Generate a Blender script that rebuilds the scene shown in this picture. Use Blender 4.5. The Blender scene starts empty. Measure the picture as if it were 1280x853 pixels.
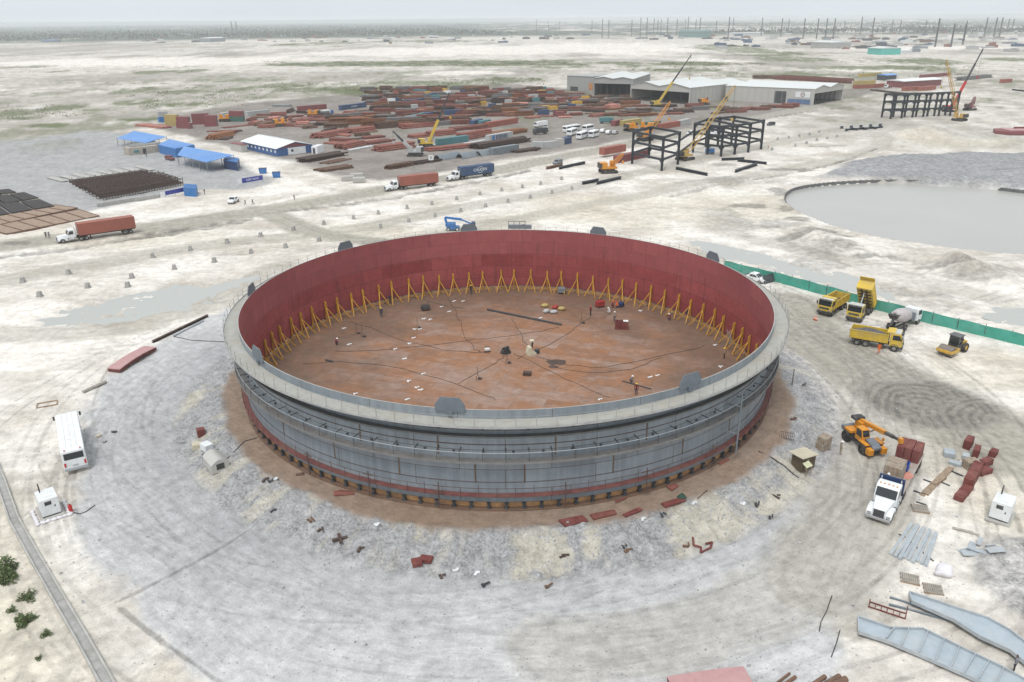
import bpy, bmesh, math, random
import numpy as np
from mathutils import Vector, Matrix
R = math.radians
rng = random.Random(7)
SC = bpy.context.scene
COL = SC.collection

# ------------------------------------------------------------------ camera
F_PX, PITCH, ROLL = 990.0, R(22.12), R(0.5)          # focal length in px of a 1280 px wide frame
CAM = Vector((0.0, -103.9, 46.2))                     # drone position, metres; z = 0 is the tank floor
_r0, _u0, FW = Vector((1, 0, 0)), Vector((0, math.sin(PITCH), math.cos(PITCH))), Vector((0, math.cos(PITCH), -math.sin(PITCH)))
RT = _r0*math.cos(ROLL) - _u0*math.sin(ROLL)
UP = _u0*math.cos(ROLL) + _r0*math.sin(ROLL)
cam_d = bpy.data.cameras.new('camera'); cam = bpy.data.objects.new('camera', cam_d); COL.objects.link(cam)
cam_d.sensor_width = 36.0; cam_d.lens = 36.0*F_PX/1280.0
cam_d.clip_start = 0.5; cam_d.clip_end = 60000
m = Matrix((RT, UP, -FW)).transposed().to_4x4(); m.translation = CAM
cam.matrix_world = m
SC.camera = cam

# ------------------------------------------------------------------ light
HAZE = 0.00015
SUN_EL, SUN_ROT = R(64), R(205)
w = bpy.data.worlds.new('World'); SC.world = w; w.use_nodes = True
nt = w.node_tree; nt.nodes.clear()
sky = nt.nodes.new('ShaderNodeTexSky'); sky.sky_type = 'NISHITA'; sky.sun_disc = False
sky.sun_elevation = SUN_EL; sky.sun_rotation = SUN_ROT
sky.air_density = 1.0; sky.dust_density = 6.0; sky.ozone_density = 1.0
hs = nt.nodes.new('ShaderNodeHueSaturation'); hs.inputs['Saturation'].default_value = 0.16; hs.inputs['Value'].default_value = 1.0
# a closed cloud deck: pale, softly mottled, evening out the clear sky behind it
tc = nt.nodes.new('ShaderNodeTexCoord'); mp = nt.nodes.new('ShaderNodeMapping'); mp.inputs['Scale'].default_value = (1.2, 1.2, 7.0)
cn = nt.nodes.new('ShaderNodeTexNoise'); cn.inputs['Scale'].default_value = 1.7; cn.inputs['Detail'].default_value = 5
cr = nt.nodes.new('ShaderNodeMapRange'); cr.inputs[1].default_value = 0.3; cr.inputs[2].default_value = 0.7
cr.inputs[3].default_value = 10.2; cr.inputs[4].default_value = 11.6
cc = nt.nodes.new('ShaderNodeMix'); cc.data_type = 'RGBA'; cc.inputs[0].default_value = 0.72
cm = nt.nodes.new('ShaderNodeVectorMath'); cm.operation = 'SCALE'; cm.inputs[0].default_value = (0.93, 1.0, 1.055)
bg = nt.nodes.new('ShaderNodeBackground'); bg.inputs['Strength'].default_value = 0.08
wo = nt.nodes.new('ShaderNodeOutputWorld')
L = nt.links.new
L(sky.outputs[0], hs.inputs['Color']); L(tc.outputs['Generated'], mp.inputs[0]); L(mp.outputs[0], cn.inputs['Vector'])
L(cn.outputs[0], cr.inputs[0]); L(cr.outputs[0], cm.inputs['Scale']); L(hs.outputs[0], cc.inputs[6]); L(cm.outputs[0], cc.inputs[7])
L(cc.outputs[2], bg.inputs['Color']); L(bg.outputs[0], wo.inputs[0])
sd = bpy.data.lights.new('sun', 'SUN'); sd.energy = 1.35; sd.angle = R(20); sd.color = (1.0, 0.97, 0.93)
so = bpy.data.objects.new('sun', sd); COL.objects.link(so)
so.rotation_euler = (math.pi/2 - SUN_EL, 0, math.pi - SUN_ROT)
SC.view_settings.view_transform = 'Standard'; SC.view_settings.look = 'None'
SC.view_settings.exposure = 0.35; SC.view_settings.gamma = 1.0; SC.view_settings.use_curve_mapping = False
try:
    SC.cycles.use_denoising = True
    SC.cycles.max_bounces = 8; SC.cycles.volume_bounces = 6; SC.cycles.transparent_max_bounces = 6
except Exception: pass

# ------------------------------------------------------------------ helpers
GZ = -1.6                                             # general ground level
TX = -0.7                                             # tank centre x
def at(px, py, z=GZ):
    """the place on the level z that the photograph shows at pixel px, py"""
    d = FW*F_PX + RT*(px-640) + UP*(426.5-py)
    t = (z-CAM.z)/d.z
    return CAM + d*t
def pxm(px, py, z=GZ):
    """pixels per metre at that place"""
    p = at(px, py, z); return F_PX/((p-CAM).dot(FW))
def yaw(a, b): return math.atan2(b.y-a.y, b.x-a.x)

class MB:
    def __init__(s): s.v, s.f, s.uv = [], [], None
    def add(s, vs, fs):
        n = len(s.v); s.v += [tuple(v) for v in vs]; s.f += [tuple(i+n for i in f) for f in fs]; return s
    def box(s, c, d, rz=0, rx=0, ry=0, taper=1.0):
        x, y, z = d[0]/2, d[1]/2, d[2]/2
        M = Matrix.Translation(c) @ Matrix.Rotation(rz, 4, 'Z') @ Matrix.Rotation(ry, 4, 'Y') @ Matrix.Rotation(rx, 4, 'X')
        vs = [M @ Vector((a*x*(taper if k > 0 else 1), b*y*(taper if k > 0 else 1), k*z)) for k in (-1, 1) for a, b in ((-1,-1),(1,-1),(1,1),(-1,1))]
        return s.add(vs, [(3,2,1,0),(4,5,6,7),(0,1,5,4),(1,2,6,5),(2,3,7,6),(3,0,4,7)])
    def bar(s, a, b, wd, h=None, up=(0,0,1)):
        a, b = Vector(a), Vector(b); h = h or wd
        d = (b-a).normalized(); u = Vector(up)
        if abs(d.dot(u)) > 0.98: u = Vector((1,0,0))
        e = d.cross(u).normalized(); u = e.cross(d)
        vs = [p + e*(i*wd/2) + u*(j*h/2) for p in (a, b) for i, j in ((-1,-1),(1,-1),(1,1),(-1,1))]
        return s.add(vs, [(3,2,1,0),(4,5,6,7),(0,1,5,4),(1,2,6,5),(2,3,7,6),(3,0,4,7)])
    def tube(s, a, b, r, n=8, r2=None):
        a, b = Vector(a), Vector(b); r2 = r if r2 is None else r2
        d = (b-a).normalized(); u = Vector((0,0,1)) if abs(d.z) < 0.9 else Vector((1,0,0))
        e = d.cross(u).normalized(); g = e.cross(d)
        vs = [a + (e*math.cos(t)+g*math.sin(t))*r for t in [2*math.pi*i/n for i in range(n)]]
        vs += [b + (e*math.cos(t)+g*math.sin(t))*r2 for t in [2*math.pi*i/n for i in range(n)]]
        fs = [(i, (i+1) % n, n+(i+1) % n, n+i) for i in range(n)] + [tuple(range(n-1, -1, -1)), tuple(range(n, 2*n))]
        return s.add(vs, fs)
    def path(s, pts, r, n=6):
        for a, b in zip(pts[:-1], pts[1:]): s.tube(a, b, r, n)
        return s
    def prism(s, prof, y0, y1):
        """profile in x,z pushed along y"""
        n = len(prof)
        ar = sum(prof[i][0]*prof[(i+1) % n][1]-prof[(i+1) % n][0]*prof[i][1] for i in range(n))
        if ar < 0: prof = prof[::-1]
        vs = [(x, y0, z) for x, z in prof] + [(x, y1, z) for x, z in prof]
        return s.add(vs, [tuple(range(n)), tuple(range(2*n-1, n-1, -1))] + [(i, n+i, n+(i+1) % n, (i+1) % n) for i in range(n)])
    def slab(s, poly, z0, z1):
        """outline in x,y given a thickness"""
        n = len(poly)
        ar = sum(poly[i][0]*poly[(i+1) % n][1]-poly[(i+1) % n][0]*poly[i][1] for i in range(n))
        if ar < 0: poly = poly[::-1]
        vs = [(x, y, z0) for x, y in poly] + [(x, y, z1) for x, y in poly]
        return s.add(vs, [tuple(range(n-1, -1, -1)), tuple(range(n, 2*n))] + [(i, (i+1) % n, n+(i+1) % n, n+i) for i in range(n)])
    def ring(s, prof, n=180, cx=0, cy=0, a0=0, a1=2*math.pi):
        """closed profile in radius,z turned about the z axis"""
        full = abs(a1-a0-2*math.pi) < 1e-6; k = len(prof); m = n if full else n+1
        vs = []
        for i in range(m):
            t = a0+(a1-a0)*i/n
            vs += [(cx+r*math.cos(t), cy+r*math.sin(t), z) for r, z in prof]
        fs = []
        for i in range(n):
            j = (i+1) % m
            fs += [(i*k+q, j*k+q, j*k+(q+1) % k, i*k+(q+1) % k) for q in range(k)]
        if not full: fs += [tuple(range(k)), tuple((m-1)*k+q for q in range(k-1, -1, -1))]
        return s.add(vs, fs)
    def ball(s, c, r, n=8, sz=(1,1,1)):
        k = n//2+1; vs = []; fs = []
        for i in range(k):
            ph = math.pi*i/(k-1)
            for j in range(n):
                t = 2*math.pi*j/n
                vs.append((c[0]+r*sz[0]*math.sin(ph)*math.cos(t), c[1]+r*sz[1]*math.sin(ph)*math.sin(t), c[2]+r*sz[2]*math.cos(ph)))
        for i in range(k-1):
            for j in range(n): fs.append((i*n+j, (i+1)*n+j, (i+1)*n+(j+1) % n, i*n+(j+1) % n))
        return s.add(vs, fs)
    def mesh(s, name, mat, smooth=False):
        me = bpy.data.meshes.new(name); me.from_pydata(s.v, [], s.f); me.update()
        bm = bmesh.new(); bm.from_mesh(me)
        bmesh.ops.remove_doubles(bm, verts=bm.verts, dist=1e-5) if smooth else None
        bmesh.ops.recalc_face_normals(bm, faces=bm.faces); bm.to_mesh(me); bm.free()
        if mat: me.materials.append(mat)
        if smooth: me.polygons.foreach_set('use_smooth', [True]*len(me.polygons))
        return me
    def build(s, name, mat, parent=None, smooth=False, bevel=0.0):
        o = bpy.data.objects.new(name, s.mesh(name, mat, smooth)); COL.objects.link(o)
        if parent: o.parent = parent
        if bevel:
            b = o.modifiers.new('bevel', 'BEVEL'); b.width = bevel; b.segments = 2; b.limit_method = 'ANGLE'
        return o

def tag(o, label=None, cat=None, group=None, kind=None):
    if label: o['label'] = label
    if cat: o['category'] = cat
    if group: o['group'] = group
    if kind or cat: o['kind'] = kind or 'thing'
    return o
def thing(name, label, cat, loc=(0,0,0), rz=0.0, group=None):
    o = bpy.data.objects.new(name, None); COL.objects.link(o); o.empty_display_size = 0.3
    o.location = loc; o.rotation_euler = (0, 0, rz)
    return tag(o, label, cat, group)
def kids(o): return [c for c in o.children]
def dup(o, loc=None, rz=None, label=None, group=None, parent=None):
    c = o.copy(); COL.objects.link(c)
    if parent: c.parent = parent
    if loc is not None: c.location = loc
    if rz is not None: c.rotation_euler = (0, 0, rz)
    if label: c['label'] = label
    if group: c['group'] = group
    for ch in kids(o): dup(ch, parent=c)
    return c
def one(name, mb, mat, label, cat, loc=None, rz=None, group=None, **k):
    o = tag(mb.build(name, mat, **k), label, cat, group)
    if loc is not None: o.location = loc
    if rz is not None: o.rotation_euler = (0, 0, rz)
    return o

# ------------------------------------------------------------------ materials
MATS = {}
def mat(name, col, rough=0.7, metal=0.0, var=0.25, scale=1.5, grime=None, gscale=0.35, gamt=0.5, bump=0.0, spec=0.4):
    """painted or raw surface: base colour broken by two scales of noise and patches of grime"""
    if name in MATS: return MATS[name]
    M = bpy.data.materials.new(name); M.use_nodes = True; n = M.node_tree; N = n.nodes; Lk = n.links.new
    b = N['Principled BSDF']; b.inputs['Roughness'].default_value = rough; b.inputs['Metallic'].default_value = metal
    b.inputs['Specular IOR Level'].default_value = spec
    tc = N.new('ShaderNodeTexCoord'); g = N.new('ShaderNodeNewGeometry')
    no = N.new('ShaderNodeTexNoise'); no.inputs['Scale'].default_value = scale; no.inputs['Detail'].default_value = 6
    Lk(g.outputs['Position'], no.inputs['Vector'])
    mr = N.new('ShaderNodeMapRange'); mr.inputs[1].default_value = 0.25; mr.inputs[2].default_value = 0.75
    mr.inputs[3].default_value = 1-var; mr.inputs[4].default_value = 1+var
    Lk(no.outputs[0], mr.inputs[0])
    vm = N.new('ShaderNodeVectorMath'); vm.operation = 'SCALE'; vm.inputs[0].default_value = col[:3]
    Lk(mr.outputs[0], vm.inputs['Scale'])
    out = vm.outputs[0]
    if grime:
        n2 = N.new('ShaderNodeTexNoise'); n2.inputs['Scale'].default_value = gscale; n2.inputs['Detail'].default_value = 8; n2.inputs['Roughness'].default_value = 0.7
        Lk(g.outputs['Position'], n2.inputs['Vector'])
        r2 = N.new('ShaderNodeMapRange'); r2.inputs[1].default_value = 0.45; r2.inputs[2].default_value = 0.7; r2.inputs[3].default_value = 0; r2.inputs[4].default_value = gamt
        Lk(n2.outputs[0], r2.inputs[0])
        mx = N.new('ShaderNodeMix'); mx.data_type = 'RGBA'; mx.inputs[7].default_value = (*grime[:3], 1)
        Lk(r2.outputs[0], mx.inputs[0]); Lk(out, mx.inputs[6]); out = mx.outputs[2]
    Lk(out, b.inputs['Base Color'])
    if bump:
        bp = N.new('ShaderNodeBump'); bp.inputs['Strength'].default_value = bump; bp.inputs['Distance'].default_value = 0.05
        Lk(no.outputs[0], bp.inputs['Height']); Lk(bp.outputs[0], b.inputs['Normal'])
    MATS[name] = M
    return M
DUST = (0.36, 0.33, 0.28); RUST = (0.17, 0.075, 0.04)
m_white = mat('white_paint', (0.74, 0.76, 0.77), 0.45, var=0.06, grime=(0.5, 0.47, 0.42), gamt=0.4)
m_yellow = mat('machine_yellow', (0.62, 0.36, 0.035), 0.5, var=0.12, grime=(0.4, 0.30, 0.15), gscale=0.9, gamt=0.8)
m_truck_yellow = mat('truck_yellow', (0.62, 0.43, 0.045), 0.5, var=0.12, grime=(0.42, 0.34, 0.18), gscale=0.8, gamt=0.8)
m_orange = mat('crane_orange', (0.66, 0.27, 0.02), 0.45, var=0.1, grime=(0.35, 0.22, 0.1), gscale=0.9, gamt=0.4)
m_brace = mat('brace_yellow', (0.50, 0.26, 0.03), 0.6, var=0.2, grime=RUST, gscale=0.7, gamt=0.35)
m_black = mat('black_rubber', (0.025, 0.025, 0.027), 0.85, var=0.3, grime=DUST, gscale=1.2, gamt=0.35)
m_dark = mat('dark_steel', (0.045, 0.05, 0.058), 0.6, var=0.25, grime=DUST, gscale=0.8, gamt=0.15)
m_chassis = mat('chassis_black', (0.04, 0.04, 0.043), 0.7, var=0.3, grime=DUST, gscale=0.9, gamt=0.3)
m_glass = mat('dark_glass', (0.02, 0.025, 0.03), 0.12, var=0.1, spec=0.7)
m_rim = mat('wheel_rim', (0.30, 0.30, 0.30), 0.5, 0.3, var=0.2, grime=DUST, gscale=1.5, gamt=0.5)
m_chrome = mat('chrome', (0.6, 0.6, 0.62), 0.25, 0.9, var=0.1)
m_grey = mat('grey_steel', (0.19, 0.22, 0.245), 0.6, var=0.12, grime=(0.16, 0.15, 0.14), gscale=0.3, gamt=0.4)
m_palegrey = mat('pale_blue_steel', (0.37, 0.43, 0.475), 0.5, var=0.1, grime=(0.5, 0.5, 0.5), gscale=0.4, gamt=0.5)
m_galv = mat('galvanised', (0.40, 0.44, 0.47), 0.5, 0.2, var=0.15, grime=(0.5, 0.48, 0.45), gscale=0.6, gamt=0.5)
m_primer = mat('red_primer', (0.155, 0.040, 0.036), 0.75, var=0.2, grime=(0.33, 0.17, 0.13), gscale=0.5, gamt=0.4)
m_primer2 = mat('pink_primer', (0.44, 0.25, 0.25), 0.7, var=0.1, grime=(0.5, 0.35, 0.32), gscale=0.5, gamt=0.4)
m_rustred = mat('rust_red_steel', (0.235, 0.082, 0.064), 0.8, var=0.3, scale=0.8, grime=(0.28, 0.16, 0.12), gscale=0.15, gamt=0.6)
m_rust = mat('rust_brown', (0.15, 0.085, 0.055), 0.85, var=0.35, scale=1.0, grime=(0.26, 0.2, 0.16), gscale=0.3, gamt=0.5)
m_rustdark = mat('rust_dark', (0.075, 0.05, 0.042), 0.85, var=0.35, scale=1.2, grime=(0.15, 0.1, 0.08), gscale=0.5, gamt=0.5)
m_wood = mat('weathered_wood', (0.30, 0.22, 0.15), 0.8, var=0.3, scale=2.5, grime=(0.4, 0.34, 0.27), gscale=0.7, gamt=0.5)
m_woodgrey = mat('grey_wood', (0.34, 0.31, 0.27), 0.85, var=0.3, scale=2.5)
m_contred = mat('container_red', (0.32, 0.105, 0.075), 0.6, var=0.08, grime=(0.22, 0.09, 0.06), gscale=0.3, gamt=0.5)
m_contblue = mat('container_blue', (0.035, 0.075, 0.16), 0.6, var=0.08, grime=(0.12, 0.13, 0.16), gscale=0.3, gamt=0.4)
m_contteal = mat('container_teal', (0.08, 0.22, 0.24), 0.6, var=0.08, grime=(0.15, 0.17, 0.17), gscale=0.3, gamt=0.4)
m_contgreen = mat('container_green', (0.05, 0.15, 0.12), 0.6, var=0.08, grime=(0.15, 0.15, 0.13), gscale=0.3, gamt=0.4)
m_contyel = mat('container_ochre', (0.42, 0.33, 0.12), 0.6, var=0.08, grime=(0.3, 0.23, 0.12), gscale=0.3, gamt=0.4)
m_contgrey = mat('container_grey', (0.42, 0.43, 0.43), 0.6, var=0.08, grime=(0.3, 0.27, 0.23), gscale=0.3, gamt=0.4)
m_contmar = mat('container_maroon', (0.22, 0.065, 0.07), 0.6, var=0.08, grime=(0.2, 0.1, 0.08), gscale=0.3, gamt=0.4)
m_blue = mat('strong_blue', (0.03, 0.16, 0.42), 0.5, var=0.1, grime=(0.2, 0.24, 0.3), gscale=0.6, gamt=0.3)
m_blueroof = mat('blue_sheet', (0.12, 0.29, 0.62), 0.5, var=0.06, grime=(0.3, 0.4, 0.58), gscale=0.1, gamt=0.4)
m_navy = mat('navy_paint', (0.025, 0.05, 0.13), 0.5, var=0.1)
m_concrete = mat('concrete', (0.42, 0.41, 0.385), 0.9, var=0.15, scale=1.2, grime=(0.28, 0.26, 0.23), gscale=0.4, gamt=0.5, bump=0.2)
m_concdark = mat('concrete_grey', (0.36, 0.355, 0.34), 0.9, var=0.2, grime=(0.2, 0.19, 0.17), gscale=0.5, gamt=0.5, bump=0.2)
m_cream = mat('cream_sheet', (0.46, 0.45, 0.425), 0.6, var=0.05, grime=(0.45, 0.43, 0.38), gscale=0.06, gamt=0.4)
m_roof = mat('roof_sheet', (0.60, 0.62, 0.61), 0.5, var=0.04, grime=(0.5, 0.5, 0.47), gscale=0.03, gamt=0.5)
m_shedgrey = mat('cladding_grey', (0.36, 0.36, 0.35), 0.6, var=0.06, grime=(0.28, 0.27, 0.25), gscale=0.05, gamt=0.5)
m_darkclad = mat('inner_cladding', (0.09, 0.11, 0.13), 0.7, var=0.1)
m_redsign = mat('red_paint', (0.50, 0.03, 0.03), 0.5, var=0.1)
m_orangevest = mat('orange_cloth', (0.75, 0.16, 0.03), 0.9, var=0.1)
m_cloths = {k: mat('cloth_'+k, c, 0.9, var=0.15) for k, c in dict(navy=(0.03, 0.04, 0.08), maroon=(0.18, 0.03, 0.04), khaki=(0.35, 0.30, 0.22), grey=(0.2, 0.2, 0.22), white=(0.65, 0.65, 0.65), black=(0.03, 0.03, 0.035)).items()}
m_skin = mat('skin', (0.09, 0.05, 0.035), 0.7, var=0.1)
m_helmw = mat('helmet_white', (0.8, 0.8, 0.78), 0.4, var=0.03)
m_helmy = mat('helmet_yellow', (0.75, 0.5, 0.05), 0.4, var=0.03)
m_helmr = mat('helmet_red', (0.6, 0.05, 0.04), 0.4, var=0.03)
m_brick = mat('block_wall', (0.40, 0.36, 0.31), 0.9, var=0.2, grime=(0.28, 0.24, 0.2), gscale=0.5, gamt=0.5)
m_stone = mat('rubble_stone', (0.33, 0.335, 0.34), 0.9, var=0.3, bump=0.3)
m_sack = mat('pale_sack', (0.66, 0.64, 0.66), 0.9, var=0.1)
m_beige = mat('beige_sheet', (0.55, 0.50, 0.38), 0.8, var=0.12, grime=(0.4, 0.35, 0.26), gscale=0.8, gamt=0.5)
m_leaf = mat('leaves', (0.085, 0.125, 0.045), 0.8, var=0.55, scale=3, grime=(.16, .15, .07), gscale=2.0, gamt=.6)
m_bark = mat('bark', (0.12, 0.09, 0.06), 0.9, var=0.3)
# ------------------------------------------------------------------ ground
def hsh(ix, iy, s):
    h = (ix.astype(np.int64)*374761393 + iy.astype(np.int64)*668265263 + s*1442695041) & 0xffffffff
    h = ((h ^ (h >> 13))*1274126177) & 0xffffffff
    return ((h ^ (h >> 16)) & 0xffff)/65535.0
def vn(x, y, s=0):
    ix, iy = np.floor(x), np.floor(y); fx, fy = x-ix, y-iy
    fx = fx*fx*(3-2*fx); fy = fy*fy*(3-2*fy)
    a, b, c, d = hsh(ix, iy, s), hsh(ix+1, iy, s), hsh(ix, iy+1, s), hsh(ix+1, iy+1, s)
    return (a*(1-fx)+b*fx)*(1-fy)+(c*(1-fx)+d*fx)*fy
def fbm(x, y, s=0, o=4, g=0.5):
    t = np.zeros_like(x); a = 1.0; q = 0
    for i in range(o):
        t += a*vn(x*2**i, y*2**i, s+i*17); q += a; a *= g
    return t/q
def sst(x, a, b):
    t = np.clip((x-a)/(b-a), 0, 1); return t*t*(3-2*t)
def W(pts, z=GZ): return np.array([at(*p, z).xy[:] for p in pts])
def smooth(pts, k=2):
    p = np.array(pts, float)
    for _ in range(k):
        q = np.roll(p, -1, 0); p = np.stack([p*0.75+q*0.25, p*0.25+q*0.75], 1).reshape(-1, 2)
    return p
def sdpoly(x, y, P, pad=30):
    """signed distance to an outline on the ground, negative inside; far points are skipped"""
    P = np.asarray(P, float)
    out = np.full(x.shape, 1e4)
    s = np.flatnonzero((x > P[:,0].min()-pad) & (x < P[:,0].max()+pad) & (y > P[:,1].min()-pad) & (y < P[:,1].max()+pad))
    if not len(s): return out
    X, Y = x[s], y[s]; d = np.full(X.shape, 1e9); ins = np.zeros(X.shape, bool)
    for i in range(len(P)):
        ax, ay = P[i]; bx, by = P[(i+1) % len(P)]
        ex, ey = bx-ax, by-ay; t = np.clip(((X-ax)*ex+(Y-ay)*ey)/(ex*ex+ey*ey+1e-9), 0, 1)
        d = np.minimum(d, (X-ax-t*ex)**2+(Y-ay-t*ey)**2)
        c = (ay > Y) != (by > Y)
        ins ^= c & (X < ex*(Y-ay)/(ey if abs(ey) > 1e-9 else 1e-9)+ax)
    d = np.sqrt(d); out[s] = np.where(ins, -d, d); return out
def dline(x, y, P, pad=30):
    """lateral distance (signed) and arc length along a line on the ground"""
    P = np.asarray(P, float); out = np.full(x.shape, 1e4); arc = np.zeros(x.shape)
    s = np.flatnonzero((x > P[:,0].min()-pad) & (x < P[:,0].max()+pad) & (y > P[:,1].min()-pad) & (y < P[:,1].max()+pad))
    if not len(s): return out, arc
    X, Y = x[s], y[s]; best = np.full(X.shape, 1e9); sg = np.ones(X.shape); al = np.zeros(X.shape); acc = 0
    for i in range(len(P)-1):
        ax, ay = P[i]; ex, ey = P[i+1]-P[i]; l = math.hypot(ex, ey)
        t = np.clip(((X-ax)*ex+(Y-ay)*ey)/(l*l+1e-9), 0, 1)
        d = (X-ax-t*ex)**2+(Y-ay-t*ey)**2; k = d < best
        best = np.where(k, d, best); sg = np.where(k, np.sign(ex*(Y-ay)-ey*(X-ax)), sg); al = np.where(k, acc+t*l, al); acc += l
    out[s] = np.sqrt(best)*sg; arc[s] = al; return out, arc
def grow(P, d):
    P = np.array(P); c = P.mean(0); v = P-c; return c+v*(1+d/np.linalg.norm(v, axis=1, keepdims=True))
def curve(pts, k=3):
    p = np.array(pts, float)
    for _ in range(k):
        a, b = p[:-1], p[1:]
        p = np.concatenate([p[:1], np.stack([a*0.75+b*0.25, a*0.25+b*0.75], 1).reshape(-1, 2), p[-1:]])
    return p

# outlines taken from the photograph and laid on the ground
PX = dict(
 platform=[(262,396),(330,360),(640,300),(960,420),(1010,480),(1060,560),(1085,650),(1075,740),(1040,820),(1010,930),(310,930),(250,853),(188,805),(145,765),(118,710),(106,640),(95,590),(98,525),(120,490),(165,455),(215,430)],
 pond=[(980,249),(984,240),(1000,234),(1040,229),(1100,226),(1160,227),(1240,234),(1330,244),(1420,270),(1400,306),(1280,318),(1200,309),(1130,301),(1060,288),(1010,271),(988,259)],
 puddle=[(46,402),(75,386),(120,378),(180,364),(270,352),(330,342),(300,358),(240,374),(200,388),(130,402),(80,408)],
 pool=[(866,300),(900,306),(950,318),(1000,330),(1060,346),(1120,362),(1110,376),(1060,362),(1000,345),(940,331),(890,317)],
 pool2=[(1225,388),(1260,385),(1330,396),(1330,412),(1270,402)],
 rubble=[(1000,226),(1030,214),(1062,200),(1140,193),(1230,191),(1340,198),(1340,246),(1240,236),(1100,226)],
 padyard=[(-90,185),(60,172),(110,162),(180,172),(300,203),(345,228),(300,240),(250,237),(160,256),(60,276),(-90,305)],
 steelyard=[(188,160),(230,142),(300,130),(470,114),(560,107),(640,104),(700,112),(800,108),(1060,112),(1120,106),(1060,126),(960,146),(860,160),(760,180),(700,190),(600,204),(560,216),(450,228),(380,208),(300,188),(225,168)],
 mud=[(1085,492),(1110,482),(1160,480),(1200,494),(1225,512),(1215,528),(1170,530),(1130,520),(1100,508)],
)
WP = {k: W(smooth(v, 1 if k in ('platform','steelyard','padyard') else 2)) for k, v in PX.items()}
ROADS = [  # (points in the photograph, half width m, strength)
 ([(-90,322),(0,309),(100,296),(250,276),(350,260),(480,238),(600,216),(750,188),(900,158),(1050,128),(1180,108),(1320,90)], 6.5, 1.0),
 ([(318,262),(352,272),(380,288),(430,299),(500,306)], 4.5, 0.95),
 ([(0,352),(120,330),(260,305),(430,290),(560,262),(700,238),(850,205),(1000,172),(1150,140)], 5.0, 0.6),
 ([(1340,585),(1270,555),(1190,520),(1110,478),(1050,448),(1000,415),(975,380)], 9.0, 0.95),
 ([(1340,570),(1220,560),(1130,560),(1080,600),(1058,660),(1010,725),(945,765),(840,800),(700,815)], 4.5, 0.42),
 ([(1085,520),(1072,590),(1065,660),(1030,730)], 6.0, 0.7),
 ([(520,300),(700,262),(830,240),(980,212),(1090,190),(1110,178),(1090,168)], 4.5, 0.5),
 ([(900,288),(1000,312),(1130,345),(1290,385)], 4.0, 0.4),
 ([(-20,420),(60,420),(150,412),(240,388),(300,362),(350,335)], 5.0, 0.5),
 ([(900,70),(1000,85),(1180,104)], 8.0, 0.5),
]
DITCH = [([(-90,338),(0,322),(90,311),(150,300),(220,289),(310,275)], 2.0), ([(362,263),(420,256),(500,245),(600,226),(660,213)], 1.5),
         ([(840,245),(880,238),(905,231),(960,222),(1000,214),(1042,205),(1096,186)], 0.9), ([(1005,302),(1040,306),(1090,318),(1180,334),(1290,356)], 1.2),
         ([(145,752),(200,726),(260,694),(310,664),(345,640)], 0.16), ([(150,760),(190,792),(240,828),(300,870)], 0.2),
         ([(860,160),(960,148),(1020,138),(1100,130)], 1.2), ([(980,300),(1010,290),(1060,296)], 1.6)]
DRAB = [(120,60,210,6),(60,50,120,3),(560,92,270,6),(200,96,260,7),(60,124,120,8),(300,118,160,8),(980,42,380,6),(1000,58,320,4),(950,92,120,6),(1180,92,130,5),(180,145,120,7),(420,98,120,5)]
WET = [(985,262,14,5),(1000,275,22,4),(975,240,12,5),(1025,290,30,3),(930,258,26,3),(1045,309,34,6),(1092,321,42,4),(962,284,26,3),(1185,336,40,4),(1120,297,12,3),(905,206,30,2.5),(980,212,30,2),(1040,183,40,1.5),(20,305,30,3)]
GRASS = [  # ellipses: px, py, rx, ry in the photograph
 (530,79,215,3.2),(420,79,110,2.5),(640,77,95,2.6),(430,112,95,6),(345,108,40,4),(520,104,70,4),(560,108,60,3),(620,100,60,3),
 (20,142,45,4),(72,136,28,4),(25,148,30,3),(120,138,18,3),(172,113,30,4),(235,115,34,4),(303,112,32,4),(180,128,35,4),(225,131,45,3),(330,121,20,4),
 (22,84,40,2.2),(72,90,10,1.6),(187,90,22,2),(240,89,15,2),(60,157,60,3),(170,150,40,3),(420,54,40,1.8),(360,56,25,1.8),(540,52,80,1.5),
 (1130,76,95,5),(1100,85,80,3),(985,94,90,5),(850,80,115,2.6),(940,64,60,7),(905,58,30,3),(840,88,60,2.6),(1000,74,70,3),(1255,74,40,3),(1180,88,40,3),(760,79,40,2),(690,84,60,2),(300,100,60,3)]
WHITE = [(620,62,300,7),(760,60,170,8),(200,77,260,7),(480,66,160,4),(560,92,90,3.5),(900,76,60,4),(60,78,120,3),(1160,60,150,3),(1070,88,80,3),(20,400,60,30),(40,440,80,30),(1180,400,80,20)]

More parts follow.
